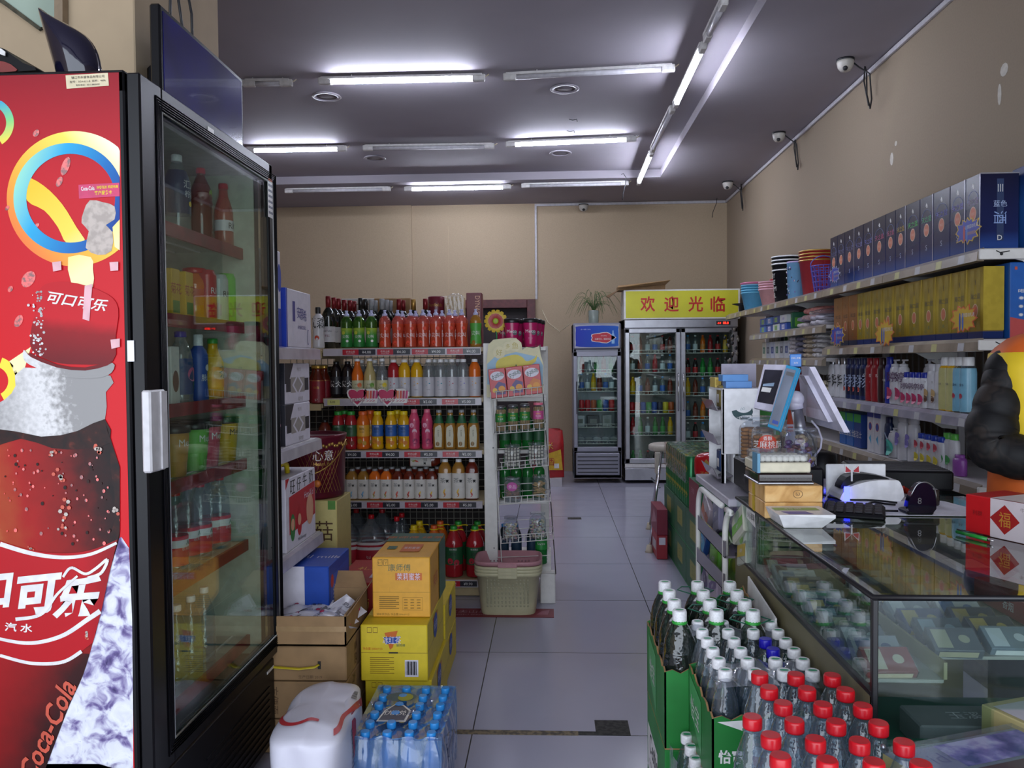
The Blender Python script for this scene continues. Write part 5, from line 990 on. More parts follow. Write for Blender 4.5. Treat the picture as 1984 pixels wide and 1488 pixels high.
m.poly([c+V((.06+.13*math.cos(t*PI/10)*(1+.12*math.cos(t*PI/10*5)),-.001,-.015+.058*math.sin(t*PI/10)*(1+.1*math.cos(t*PI/10*5)))) for t in range(20)],'pr_white'); m.poly([c+V((.06+.122*math.cos(t*PI/10)*(1+.12*math.cos(t*PI/10*5)),-.002,-.015+.051*math.sin(t*PI/10)*(1+.1*math.cos(t*PI/10*5)))) for t in range(20)],C('b82838'))
m.text('冰爽可口，精彩纷呈',c+V((.06,-.003,-.03)),(1,0,0),(0,0,1),.022,'pr_white',w=.17); m.text('refreshing',c+V((.07,-.003,.005)),(1,0,0),(0,0,1),.014,'pr_white'); m.text('统一冰柜 COOL',c+V((-.12,-.002,.075)),(1,0,0),(0,0,1),.014,C('a8b4d8'))
m.poly([c+V((.17+a,-.002,b)) for a,b in [(-.015,-.08),(.015,-.08),(.018,.0),(.006,.04),(.006,.06),(-.006,.06),(-.006,.04),(-.018,.0)]],C('8ab4d8')); m.build('header',sf)
dz0,dz1=.345,1.42; m=MB()
for (a,b_,c0,c1) in ((x0,x0+.045,dz0,dz1),(x1-.045,x1,dz0,dz1),(x0,x1,dz0,dz0+.05),(x0,x1,dz1-.055,dz1)): m.box(a,b_,YFR,YFR+.04,c0,c1,'fridge_grey',.006)
d=m.build('door',sf); m=MB(); m.box(x0+.04,x1-.04,YFR+.015,YFR+.02,dz0+.04,dz1-.05,'clear_glass'); m.build('glass_pane',d); m=MB(); m.box(x0+.03,x0+.04,YFR-.02,YFR,.75,1.1,'fridge_dark',.003); m.build('door_handle',d)
def fshelf(par,xa,xb,z,d=.36,y0=YFR+.09):
    m=MB(); m.tube([(xa,y0,z),(xb,y0,z)],.004,'white_metal',5); m.tube([(xa,y0,z+.035),(xb,y0,z+.035)],.003,'white_metal',5); m.tube([(xa,y0+d,z),(xb,y0+d,z)],.004,'white_metal',5)
    n=int((xb-xa)/.035)
    for i in range(n+1): x=xa+(xb-xa)*i/n; m.tube([(x,y0,z+(.035 if i%3==0 else 0)),(x,y0,z),(x,y0+d,z)],.002,'white_metal',4)
    m.build('wire_shelf',par)
SZ=[1.19,.99,.77,.60,.42]
for z in SZ: fshelf(sf,x0+.036,x1-.036,z)
FB=[bottle('drink_bottle','bottle','rib',.19,.028,lq,cp,(.15,.5,C(lc)),[],capr=.45,seg=12) for lq,cp,lc in (('liq_red','cap_red','a02028'),('green_bottle','cap_green','2c8a3a'),('liq_orange','cap_orange','c87a2c'),('liq_clear','cap_blue','2c5aa8'),('liq_yellow','cap_yellow','c8a82c'),('liq_black','cap_red','a81c24'),('water','cap_white','b8c4cc'),('liq_darktea','cap_black','7a3a2c'))]
FP=[Proto(o) for o in FB]
CN=[Proto(tag(bottle('drink_can','can','can',.12,.031,C(c,.3),None,seg=14),'','can')) for c in ('b02028','c8b42c','2c50a0','2c8a40','a85028','30304a')]
def frow(n,xa,xb,z,y,lab,seq,prs,grp): 
    for i in range(n): x=xa+(xb-xa)*(i+.5)/n; prs[seq[i%len(seq)]].put((x,y,z+.004),'%s, %s from the left'%(lab,ORD[i]),group=grp)
frow(5,x0+.06,x1-.06,SZ[0],YFR+.16,'small drink bottle on the top shelf of the single door fridge',(0,6,1,0,1),FP,'bottles in the single door fridge')
frow(6,x0+.06,x1-.06,SZ[1],YFR+.16,'small drink bottle on the second shelf of the single door fridge',(3,6,4,7,3,6),FP,'bottles in the single door fridge')
frow(6,x0+.06,x1-.06,SZ[2],YFR+.16,'can on the third shelf of the single door fridge',(0,0,4,3,2,0),CN,'cans in the single door fridge')
for i,(x,w,c) in enumerate(((.33,.09,'b8b8c0'),(.47,.13,'3c3c40'),(.62,.10,'8a8a8c'))): mcase('food_box',w,.14,.12,C(c),[('F','r',.2,.3,.8,.7,'fridge_in')],(x,YFR+.2,SZ[3]+.004),'%s box of chilled food on the fourth shelf of the narrow fridge'%('pale grey','black','dull grey')[i])
for i in range(5): 
    m=MB(); m.grid(lambda u,v:V(((u-.5)*.11,-.03+.01*math.sin(u*9+i),v*.09*(.6+.4*math.sin(PI*u)))),10,6,'wrap_film'); m.ball((0,.01,.03),.04,C(('a8a8ac','8c8c88','c0c0c4')[i%3]),10,6,(1.2,.6,.8)); o=m.build('chilled_pouch',loc=(x0+.08+.09*i,YFR+.18,SZ[4]+.006)); tag(o,'crinkled pouch of food at the bottom of the narrow fridge, %s from the left'%ORD[i],'pouch')
# plant
pt=empty('spider_plant',(at('Y',1150,620,YFR+.2).x,YFR+.20,1.725)); tag(pt,'spider plant with long arching leaves in a glass jar on the narrow fridge','plant')
G('jar_glass','c8d4cc',.45,'a8b4b0',.03,1.5)
m=MB(); m.lathe([(.05,0),(.055,.01),(.06,.14),(.056,.145)],'jar_glass',16); m.build('jar',pt)
P('leaf','4c6a34',.5,noise=.2,sc=12); m=MB(); random.seed(11)
for i in range(46):
    a=random.uniform(0,2*PI); L=random.uniform(.14,.36); up=random.uniform(.10,.24); pts=[]; w=.006
    for k in range(8): t=k/7; pts.append(V((math.cos(a)*L*t**1.2,math.sin(a)*L*.6*t**1.2,.13+up*math.sin(t*PI*.75)*1.1-.16*t**3*(L/.3))))
    m.tube(pts,[w*(1-t/8)+.001 for t in range(8)],'leaf',5,flat=.3)
o=m.build('leaves',pt)
m=MB(); m.tube([at('Y',1050,600,YB-.02),at('Y',1062,625,YB-.05),at('Y',1085,643,YB-.1),at('Y',1104,628,YFR+.3)],.005,'cream_metal',5); tag(m.build('wall_wire'),'thin cream wire drooping on the back wall left of the narrow fridge','cable')
# double door fridge
df=empty('display_fridge',(0,0,0)); tag(df,'wide silver double door display fridge with yellow 欢迎光临 sign','fridge')
x0,x1=.800,2.0
m=MB(); m.box(x0,x0+.04,YFR+.04,YFR+.7,.03,1.77,'steel',.004); m.box(x1-.04,x1,YFR+.04,YFR+.7,.03,1.77,'steel',.004); m.box(x0,x1,YFR+.66,YFR+.7,.03,1.77,'fridge_in'); m.box(x0,x1,YFR+.04,YFR+.7,.16,.24,'steel'); m.box(x0,x1,YFR+.04,YFR+.7,1.66,1.77,'steel',.003); m.build('cabinet',df)
m=MB(); m.box(x0,x1,YFR,YFR+.06,.035,.165,'steel',.004); m.box(x0,x1,YFR+.0,YFR+.06,.17,.21,'white_metal',.004); m.build('kick_panel',df)
m=MB(); m.box(x0,x1,YFR,YFR+.06,1.665,1.755,'steel',.006); m.box(x0+.78+.19,x0+1.12,YFR-.002,YFR,1.69,1.73,'ink'); m.text('-5.0',(x0+1.00,YFR-.003,1.71),(1,0,0),(0,0,1),.018,E_('led_red','ff2a1c',3)); m.text('88.8',(x0+1.07,YFR-.003,1.71),(1,0,0),(0,0,1),.024,'led_red'); m.build('control_panel',df)
m=MB(); zt=2.072; m.box(x0-.005,x1+.02,YFR-.005,YFR+.35,1.755,zt,'white_metal',.004); m.poly([(x0+.015,YFR-.006,1.772),(x1,YFR-.006,1.772),(x1,YFR-.006,zt-.015),(x0+.015,YFR-.006,zt-.015)],'sign_yellow')
for ch,px in zip('欢迎光临',(1255,1301,1348,1391)): p=at('Y',px,589,YFR-.008); m.text(ch,(p.x,YFR-.0075,p.z),(1,0,0),(0,0,1),.165,'sign_red',w=.155,bold=.018)
m.build('sign_box',df)
xm=at('Y',1319,700,YFR).x
LZ=[at('Y',1270,y,YFR+.09).z for y in (681,718,761,798,840,905)]; RZ=[at('Y',1380,y,YFR+.09).z for y in (680,725,763,809,850,905)]
for k,(a,b_) in enumerate(((x0+.005,xm-.003),(xm+.003,x1-.005))):
    m=MB(); fw_=.05
    for (p0,p1,q0,q1) in ((a,a+fw_,.215,1.66),(b_-fw_,b_,.215,1.66),(a,b_,.215,.27),(a,b_,1.61,1.66)): m.box(p0,p1,YFR,YFR+.04,q0,q1,'steel',.006)
    d=m.build('door',df); m=MB(); m.box(a+.045,b_-.045,YFR+.012,YFR+.018,.26,1.62,'clear_glass'); m.build('glass_pane',d)
    hx=(b_-.025) if k==0 else a+.025; m=MB(); m.tube([(hx,YFR,.78),(hx,YFR-.025,.80),(hx,YFR-.025,1.16),(hx,YFR,1.18)],.008,'chrome',8); m.build('door_handle',d)
    for z in (LZ if k==0 else RZ): fshelf(df,a+.04,b_-.04,z-.02)
seqs=[(5,7,6,3,5,7),(6,7,3,0,6,3),(4,3,7,6,3,7)]
for k in range(3): frow(6,x0+.06,xm-.05,LZ[k]-.02,YFR+.16,'drink bottle in the left door of the wide fridge, shelf %s'%ORD[k],seqs[k],FP,'bottles in the wide fridge')
frow(8,x0+.06,xm-.05,LZ[3]-.02,YFR+.15,'colourful can in the left door of the wide fridge',(0,4,2,3,2,5,1,4),CN,'cans in the wide fridge')
frow(6,x0+.06,xm-.05,LZ[4]-.02,YFR+.16,'juice bottle on the fifth shelf behind the left fridge door',(0,1,6,1,1,4),FP,'bottles in the wide fridge')
frow(6,x0+.06,xm-.05,LZ[5]-.02,YFR+.16,'soda bottle on the bottom shelf behind the left fridge door',(1,1,5,5,3,6),FP,'bottles in the wide fridge')
seqs=[(3,6,2,0,5,4),(5,5,1,1,5,6),(4,7,3,6,5,7),(3,7,2,5,6,3),(6,5,3,5,1,6)]
for k in range(5): frow(6,xm+.06,x1-.06,RZ[k]-.02,YFR+.16,'drink bottle in the right door of the wide fridge, shelf %s'%ORD[k],seqs[k],FP,'bottles in the wide fridge')
m=MB(); m.box(-.20,.30,-.12,.12,0,.05,'cardboard',.004); m.poly([(-.20,-.12,.045),(.30,-.12,.05),(.34,-.22,.09),(-.22,-.2,.02)],'cardboard',(0,0,.004)); m.poly([(-.20,-.12,.0),(-.20,.12,.0),(-.32,.1,-.05),(-.3,-.1,-.08)],'cardboard_dark',(0,0,.005)); o=m.build('flattened_carton',loc=(x0+.14,YFR+.15,zt+.001)); tag(o,'flattened brown carton lying on the sign box of the wide fridge','box')
# rice bags on a pallet
m=MB(); m.box(-.26,.12,8.42,8.95,.06,.085,'shelf_white'); m.box(-.26,.12,8.42,8.46,.0,.06,'shelf_white'); m.box(-.26,.12,8.9,8.95,.0,.06,'shelf_white'); m.box(-.26,-.2,8.46,8.9,0,.06,'shelf_white'); m.box(.06,.12,8.46,8.9,0,.06,'shelf_white'); tag(m.build('pallet'),'low white pallet under the rice sacks by the back wall','pallet')
P('sack_red','a81c20',.4,bump=.2); P('sack_yellow','d0a820',.4)
m=MB()
def sackf(u,v):
    a=2*PI*u; ca,sa=math.cos(a),math.sin(a); q_=(abs(ca)**4+abs(sa)**4)**-.25; t=max(0,v-.7)/.3; return V((ca*q_*.155*(1-.1*t),sa*q_*.075*(1-.75*t)*(.85+.15*math.sin(PI*v)),.50*v+.004*math.sin(a*5+v*9)))
m.grid(sackf,40,16,'sack_red'); m.poly([V((-.11,-.0775,.08)),V((.14,-.0775,.08)),V((.12,-.079,.3)),V((.0,-.079,.26)),V((-.1,-.079,.22))],'sack_yellow'); m.text('米',(0,-.080,.34),(1,0,0),(0,0,1),.08,'sack_yellow'); m.text('香',(0.02,-.080,.17),(1,0,0),(0,0,1),.08,'sack_red'); m.poly([V((.05,-.079,.1)),V((.1,-.079,.1)),V((.1,-.079,.15)),V((.05,-.079,.15))],'pr_white')
sk=Proto(tag(m.build('rice_sack'),'','sack')); sk.put((-.01,8.55,.088),'red and yellow rice sack, the front one on the low pallet'); sk.put((-.03,8.72,.088),'red and yellow rice sack, the rear one on the low pallet')
# ================================================================= RIGHT WALL SHELVES
P('strip_tan','8f8272',.3,noise=.15,sc=8); P('strip_lilac','9a98a6',.25,noise=.12,sc=8); P('shelf_grey','75706c',.5)
XF=1.70; rg=empty('wall_shelf',(0,0,0)); tag(rg,'long wall shelf unit of liquor boxes, toiletries and buckets on the right','shelf')
JY=[3.24,4.14,5.04,5.94,6.84,7.74]
def rboard(y0,y1,z,mt,bev=True):
    m=MB(); m.box(XF+.005,2.085,y0+.003,y1-.003,z-.022,z,'shelf_white',.002); o=m.build('shelf_board',rg)
    m=MB(); m.poly([(XF+.005,y0+.003,z+.004),(XF-.02,y0+.003,z-.012),(XF-.024,y0+.003,z-.048),(XF+.004,y0+.003,z-.05)],mt,(0,y1-y0-.006,0)); 
    for j in range(4):
        yy=y0+.10+j*.21+.03*math.sin(j*7+z*9); m.poly([(XF-.0205,yy,z-.013),(XF-.0205,yy+.05,z-.013),(XF-.0245,yy+.05,z-.046),(XF-.0245,yy,z-.046)],C('b8b47a') if j%2 else C('b4b4b8'))
    m.build('price_strip',rg)
    m=MB(); m.poly([(XF+.03,y0+.004,z-.022),(2.08,y0+.004,z-.022),(2.08,y0+.004,z-.13),(1.98,y0+.004,z-.12),(1.85,y0+.004,z-.05)],'white_metal',(0,.003,0)); m.build('bracket',rg)
for i in range(5): rboard(JY[i],JY[i+1],1.747,'strip_tan')
for i in range(2):
    rboard(JY[i],JY[i+1],1.392,'strip_tan'); rboard(JY[i],JY[i+1],1.085,'strip_lilac'); rboard(JY[i],JY[i+1],.812,'strip_tan'); rboard(JY[i],JY[i+1],.50,'strip_tan')
for i in (2,3): rboard(JY[i],JY[i+1],1.53,'strip_tan'); rboard(JY[i],JY[i+1],1.325,'strip_tan'); rboard(JY[i],JY[i+1],1.085,'strip_lilac'); rboard(JY[i],JY[i+1],.812,'strip_tan')
P('peg_panel','6c5c4c',.6)
m=MB(); m.box(2.084,2.094,JY[0],JY[-1],.08,1.78,'peg_panel'); m.build('back_panel',rg)
m=MB()
for k in range(60): y=JY[0]+.04+k*.075; m.box(2.078,2.083,y,y+.012,.1,1.70,'shelf_grey')
m.build('back_slats',rg)
for y in JY: m=MB(); m.box(2.05,2.082,y-.018,y+.018,0,1.80,'shelf_white',.002); m.build('post',rg)
for z in (1.747,1.392,1.085,.812):
    m=MB(); m.box(XF-.02,2.07,JY[0]-.016,JY[0]+.0,z-.045,z-.004,'white_metal',.003); m.ball((XF+.06,JY[0]-.017,z-.025),.006,'ink',8,5); m.tube([(XF+.04,JY[0]-.018,z-.012),(XF+.055,JY[0]-.018,z-.02),(XF+.09,JY[0]-.018,z-.014)],.002,'ink',4); m.build('end_bracket',rg)
m=MB(); m.box(XF+.03,2.07,JY[0],JY[-1],.002,.08,'shelf_grey'); m.build('base',rg)
# liquor boxes
edges=[1607,1621,1635,1654,1671,1690,1714,1733,1753,1780,1806,1838,1868,1897]
ramp('box_blue','lin',[(0,'2c4c90'),(.25,'1c2450'),(1,'171832')],(0,0,0),(0,0,.30),r=.25); P('silver_edge','b4b2ba',.3,.6)
cols=['5a5a80','5a5a80','5a5a80','6a6aa0','6a6ab0','c04a70','c04a70','c8a838','48c048','48b068','6060b8','6a60b8','8a7a9a']
for i in range(13):
    ya=at('X',edges[i],480,1.72).y; yb=at('X',edges[i+1],480,1.72).y; w=ya-yb-.003; yc=(ya+yb)/2; t=C(cols[i])
    art=[('L','t',.5,.865,.022,'♞','pr_white'),('L','t',.5,.66,.026,'天之蓝',t,w*.72),('L','e',.5,.50,.026,.030,C('d0b4a0')),('L','e',.5,.50,.022,.026,C('c06a4c')),('L','t',.5,.50,.012,'洋河',C('d8b8a0')),('L','t',.5,.24,.024,'S',C('a8b4d0'))]
    ring=[]
    if i in (2,4,7,9,11): art.append(('L','r',.0 if 0 else .955,0,1,1,'silver_edge'))
    if i==12: art+= [('L','r',.955,0,1,1,'silver_edge'),('F','r',.42,.12,.60,.92,C('243458')),('F','t',.51,.8,.03,'|||','pr_white'),('F','t',.51,.60,.025,'蓝色',C('a8b8d8')),('F','tv',.51,.42,.05,'酒',C('8aa0d0')),('F','t',.5,.16,.02,'D','pr_white'),('F','r',0,.985,1,1,'silver_edge')]
    b=carton(.15,w,.308,'box_blue',art,.002); n=20
    xs=-.0762; b.tube([(xs,w*.36*math.cos(k*PI/10*.999),.205+.042*math.sin(k*PI/10)) for k in range(0,11)],.0007,C('7a86b0'),3)
    o=b.build('liquor_box',loc=(1.80,yc,1.749)); tag(o,'navy liquor box lettered 天之蓝, %s from the near end of the top shelf'%ORD[12-i],'liquor box')
mcase('promotion_box',.20,.12,.33,ramp('poster_blue','lin',[(0,'1c4a8c'),(.6,'28589c'),(1,'1c2c60')],(0,0,0),(0,0,.3)),[('F','p',[(.1,.75),(.5,.9),(.5,.7)],C('a8b868')),('F','e',.5,.3,.05,.05,C('3a4a8c')),('F','p',[(.1,.55),(.4,.5),(.3,.4)],WH)],(1.985,3.32,1.749),'bright blue promotional box at the near end of the top shelf')
edges=[1614,1630,1643,1659,1672,1687,1708,1730,1755,1784,1811,1841,1872,1903]
ramp('box_gold','lin',[(0,'1c2c5c'),(.10,'1c2c5c'),(.12,'8a7424'),(.5,'b09a3c'),(1,'8c762c')],(0,0,0),(0,0,.28),r=.22); ramp('box_gold_shaded','lin',[(0,'1c2440'),(.10,'1c2440'),(.12,'7c4c20'),(1,'8a5c30')],(0,0,0),(0,0,.28),r=.3); P('gold_bright','d8c04c',.15,.5); P('gold_tone','a89848',.18,.4)  # browner copy of the gold: shade on the far boxes put into the colour
for i in range(13):
    ya=at('X',edges[i],590,1.72).y; yb=at('X',edges[i+1],590,1.72).y; w=ya-yb-.003; yc=(ya+yb)/2; br=i<3
    art=[] if br else [('L','r',.18,.13,.42,.97,'gold_tone'),('L','r',.58,.13,.82,.97,'gold_tone')]
    art+=[('L','t',.5,.80,.022,'§','ink'),('L','t',.5,.60,.022,'海之蓝','ink',w*.6),('L','e',.5,.40,.022,.028,C('c8b490')),('L','e',.5,.40,.018,.024,C('b0603c')),('L','t',.5,.22,.016,'酒',C('4a6a4a'))]
    if i in (4,5,6,8,9,10,11): art.append(('L','r',.95,.12,1,1,'gold_bright'))
    if i==12: art+=[('F','r',0,.12,1,1,'gold_bright')]
    b=carton(.08 if i==12 else .13,w,.288,'box_gold_shaded' if br else 'box_gold',art,.002)
    o=b.build('liquor_box',loc=(1.79 if i<12 else 1.765,yc,1.394)); tag(o,'%s liquor box, %s from the near end of the second shelf'%('shade-darkened gold' if br else 'gold and blue',ORD[12-i]),'liquor box')
mcase('promotion_box',.26,.12,.30,C('1f5aa8'),[('F','p',[(0,0),(1,0),(1,.1),(0,.28)],C('b84a48')),('F','e',.48,.84,.058,.048,C('b06a5a')),('F','e',.48,.84,.050,.040,C('2a68b8')),('F','t',.36,.84,.04,'钜',C('d8a890')),('F','t',.58,.82,.04,'惠',C('d8a890')),('F','t',.5,.62,.016,'喝洋河 中大奖','pr_white',.2),('F','t',.5,.53,.020,'✹天之蓝1瓶✹','pr_white',.2),('F','t',.5,.42,.020,'✹梦之蓝M3 2瓶','pr_white',.2),('F','t',.5,.31,.020,'✹梦之蓝M6 2瓶','pr_white',.2),('F','r',.22,.14,.34,.26,C('4a90c0')),('F','r',.4,.14,.5,.26,C('4a90c0')),('F','r',.06,.9,.1,.94,C('b85040'))],(1.945,3.32,1.394),'blue promotional box with price list at the near end of the second shelf')
# starburst cards clipped to the shelf edge
def burst(px,py,X,r,mat,rim,lab,seed,art=0):
    random.seed(seed); c=at('X',px,py,X); m=MB(); n=12; pts=[]
    for k in range(2*n): a=k*PI/n; rr=r*(1.0 if k%2==0 else .74)*(1+.18*math.cos(2*a))*random.uniform(.9,1.08); pts.append((rr*math.cos(a)*1.25,rr*math.sin(a)*.92))
    m.poly([(0,a,b) for a,b in pts],rim,(-.0015,0,0)); m.poly([(-.0018,a*.9,b*.9) for a,b in pts],mat)
    for s,cc in ((.35,C('b8402c') if not art else C('2a4a9c')),(.05,C('3a70c0') if not art else C('3a60b0'))): m.poly([(-.0022,r*(s+.10*math.cos(t)),r*(-.15+.5*math.sin(t))) for t in [j*PI/5 for j in range(10)]],cc)
    m.text('心情蓝动礼遇',(-.0024,-r*.45,r*.2),(0,-1,0),(0,0,1),r*.22,'pr_white'); m.text('即刻领奖',(-.0024,-r*.45,-r*.18),(0,-1,0),(0,0,1),r*.2,C('c89a50'))
    o=m.build('promotion_card',loc=(X,c.y,c.z)); tag(o,lab,'promo card')
BU=C('2436a0'); YE_=C('c8a428')
burst(1875,447,XF-.028,.070,BU,YE_,'large blue starburst card at the near end of the top shelf edge',1)
burst(1617,532,XF-.028,.065,BU,C('a8a8b8'),'dark blue starburst card at the far end of the navy boxes',2)
burst(1622,650,XF-.028,.085,BU,YE_,'blue starburst card at the far end of the gold boxes',3)
burst(1714,645,XF-.028,.085,YE_,C('c8642c'),'yellow starburst card in the middle of the gold box shelf',4,1)
burst(1867,618,XF-.028,.075,YE_,C('c8542c'),'big yellow starburst card at the near end of the gold box shelf',5,1)
# buckets and basins on the far top shelf
def bucket(name,h,r0,r1,mat,rim=None,n=20,extra=None,flare=1.05):
    m=MB(); m.lathe([(r0*.9,0),(r0,.004),(r1,h-.012),(r1*flare,h-.010,rim or mat),(r1*flare,h),(r1*.97,h),(r0*.95,.01),(.004,.008)],mat,n,cap=False); m.poly([(r0*.92*math.cos(k*PI/8),r0*.92*math.sin(k*PI/8),.001) for k in range(16)],mat)
    if extra: extra(m)
    return tag(m.build(name),'','bucket')
CY=C('4f9cc0'); PKB=C('d88aa0')
def stk(px,py,n,h,r0,r1,mat,rim,lab,cat,step=.022,X=1.85):
    p=at('X',px,py,X); o=Proto(bucket(cat,h,r0,r1,mat,rim))
    for i in range(n): o.put((X,p.y,1.749+.002+step*i),'%s, %s'%(lab,('bottom one','second from the bottom','third from the bottom','fourth from the bottom','fifth from the bottom')[i]))
stk(1462,595,4,.17,.085,.115,CY,C('5fb0d0'),'light blue plastic basin of the stack nearest the yellow sign','basin')
pb_=bucket('basin',.17,.085,.118,PKB,C('d870a0')); p=at('X',1462,595,1.85); Proto(pb_).put((1.85,p.y,1.749+.09),'pink rimmed basin on top of the light blue basins')
stk(1497,585,4,.15,.08,.11,C('d09a98'),C('e0a8b8'),'pale pink plastic basin behind the black bin','basin',.020)
def on_bin(m):
    for j,(s,z) in enumerate((('B Y',.20),('8 E',.155),('S M',.11),('F L',.065))): m.textcyl(s,.098+.0015+.02*(z/.25)*.3,z,.032,PI+.05,'pr_white')
p=at('X',1524,560,1.84); Proto(bucket('waste_bin',.26,.085,.105,'black_plastic','white_plastic',28,lambda m:m.textcyl('BEST',.106,.05,.001,PI,'ink'))).put((1.84,p.y,1.750),'black round bin printed with white letters among the buckets')
m=MB()
for j,(s,z,rr) in enumerate((('BY',.215,.1035),('8E',.165,.0995),('SM',.115,.0955),('FL',.065,.0925))): m.textcyl(s,rr+.002,z,.036,PI+.1,'pr_white')
o=m.build('printed_letters'); bb=[x for x in bpy.data.objects if x.name.startswith('waste_bin')][0]; o.parent=bb
blk=Proto(bucket('waste_bin',.045,.106,.110,'black_plastic','white_plastic')); 
for i in range(3): blk.put((1.84,p.y,2.012+.028*i),'black and white ringed bin rim stacked over the black bin, %s'%('lowest','middle','topmost')[i])
p=at('X',1508,560,1.90); Proto(bucket('waste_bin',.24,.06,.07,C('b02028'),None)).put((1.92,p.y+.06,1.750),'slim red bin behind the black lettered bin')
def dots(m):
    random.seed(3)
    for k in range(26): a=PI+random.uniform(-1.5,1.5); z=random.uniform(.03,.24); m.ball((.066*math.cos(a),.066*math.sin(a),z),.007,(C('8a70b8'),'pr_white',C('3a3a4c'))[k%3],6,4,(.4,1,1))
p=at('X',1548,550,1.80); Proto(bucket('waste_bin',.27,.058,.064,C('7ab0d8'),C('b8a0d0'),20,dots)).put((1.78,p.y,1.750),'light blue patterned round bin beside the black lettered bin')
gb=Proto(bucket('waste_bin',.26,.090,.118,C('a8202a'),'gold')); p=at('X',1577,540,1.86)
for i in range(4): gb.put((1.88,p.y,1.750+.022*i),'red bin with gold rim in the stack by the navy boxes, %s'%('bottom one','second','third','topmost')[i])
def mesh_b(m):
    pass
m=MB()
for k in range(16):
    a=2*PI*k/16; m.tube([(.06*math.cos(a),.06*math.sin(a),0),(.085*math.cos(a),.085*math.sin(a),.17)],.0035,C('5a50a8'),4)
for z in (0,.034,.068,.102,.136,.17): rr=.06+.025*z/.17; m.tube([(rr*math.cos(k*PI/10),rr*math.sin(k*PI/10),z) for k in range(20)],.0035,C('5a50a8'),4,closed=True)
m.tube([(.085*math.cos(a),.02,.17+.07*math.sin(a)) for a in [k*PI/8 for k in range(9)]],.003,C('4a60b8'),5)
o=m.build('mesh_basket',loc=(1.785,at('X',1588,545,1.76).y-.02,1.750)); tag(o,'purple plastic mesh basket in front of the red bins','basket')
m=MB(); m.lathe([(.05,0),(.055,.07),(.11,.085),(.115,.09),(.05,.09)],'black_plastic',18); tag(m.build('black_basin',loc=(1.82,7.60,1.750)),'small black basin at the far end of the top shelf','basin')
# towels, soaps, padded goods on the far shelves
def slab(name,w,d,h,mat,loc,lab,cat='towel',rz=0,wav=1.0,st=None):
    m=MB()
    def f(u,v):
        a=2*PI*v; ca,sa=math.cos(a),math.sin(a); qn=(abs(ca)**3+abs(sa)**3)**(-1/3); e=(1-abs(2*u-1)**6)**.5
        return V(((ca*qn*w/2)*(.85+.15*e),(u-.5)*d,(h/2+sa*qn*h/2*e)+wav*.004*math.sin(u*14+v*5)))
    m.grid(f,14,14,mat)
    if st:
        for k in range(4): m.grid(lambda u,v,k=k:f(u,.25+.5*((k+.5)/4)+.03*v)+V((-.001,0,.001)),14,1,st)
    o=m.build(name,loc=loc,rz=rz); return tag(o,lab,cat)
fab=lambda h: P('fabric_'+h,h,.9,noise=.12,sc=40,bump=.3)
Yb=lambda px:at('X',px,660,1.74).y
slab('towel',.28,.34,.055,fab('d89088'),(1.88,(Yb(1542)+Yb(1598))/2,1.615),'folded salmon towel on top of the pile beside the shade-darkened gold boxes')
slab('towel',.28,.34,.05,fab('c8a8a8'),(1.87,(Yb(1548)+Yb(1590))/2,1.575),'folded pale pink towel under the salmon one')
for i in range(3): slab('wrapped_towel',.26,.26,.045,'wrap_film' if i==2 else fab(('b4b0b8','a8a4b0','c0bcc4')[i]),(1.85,5.30+.0*i,1.533+.03*i) if i<2 else (1.85,5.32,1.60),'grey wrapped towel near the end of the far shelf, %s in its pile'%ORD[i])
for i in range(2): slab('wrapped_towel',.22,.22,.04,fab(('b8b0b0','9c98a8')[i]),(1.85,5.66,1.533+.042*i),'white and black wrapped towel at the far side of the pile, %s'%('lower','upper')[i])
bx=[('2c4c9c',0),('c8ccd0',0),('28408c',0),('3a6ab0',0)]
n=0
for r_ in range(2):
    for i in range(4):
        y=6.02+i*.19; n+=1
        mcase('tissue_box',.16,.18,.058,C(bx[(i+r_)%4][0]),[('L','r',.3,.2,.7,.8,WH if i%2==0 else C('8ab03c')),('L','t',.5,.5,.02,'心相印',BL)],(1.82,y+.06,1.532+r_*.061),'blue and white tissue box on the far shelf, %s row, %s from the near end'%(('lower','upper')[r_],ORD[i]),'tissue box')
mcase('tissue_box',.18,.06,.13,C('2c6a4c'),[('F','r',.1,.2,.8,.7,C('6ab03c')),('L','r',.1,.2,.8,.7,C('6ab03c'))],(1.86,5.985,1.532),'green and blue upright box at the near end of the tissue boxes')
for i in range(6):
    slab('cotton_pad_pack',.24,.15,.032,fab(('b8a894','a89884','c0b4a4')[i%3]),(1.84,5.50,1.328+.0315*i),'beige padded pack in the middle pile of the far lower shelf, %s from the bottom'%ORD[i],'padded pack',st=fab('8a7c6c'))
    slab('cotton_pad_pack',.24,.15,.032,fab(('cac6c4','b8b4b8')[i%2]),(1.84,5.30,1.328+.0315*i),'white quilted pack in the near pile of the far lower shelf, %s from the bottom'%ORD[i],'padded pack',st=fab('8f8b90'))
for i in range(4): slab('cotton_pad_pack',.24,.15,.038,fab('6c6a7c'),(1.84,5.67,1.328+.038*i),'grey padded pack in the third pile of the far lower shelf, %s from the bottom'%ORD[i],'padded pack')
slab('cotton_pad_pack',.24,.19,.05,fab('7aa4b4'),(1.84,5.75,1.482),'light blue patterned pack on top of the grey packs','padded pack',st=fab('2c3c4c'))
for i in range(5): slab('cotton_pad_pack',.22,.12,.034,fab('c0b8bc'),(1.83,5.83,1.328+.03*i),'pink and white pack beside the grey packs, %s from the bottom'%ORD[i],'padded pack')
for i in range(3): slab('cotton_pad_pack',.26,.20,.032,fab('bcb49c'),(1.86,4.90-.0*i,1.088+.19+.030*i) if 0 else (1.86,5.20,1.088+.03*i),'cream padded pack below the quilted packs, %s from the bottom'%ORD[i],'padded pack')
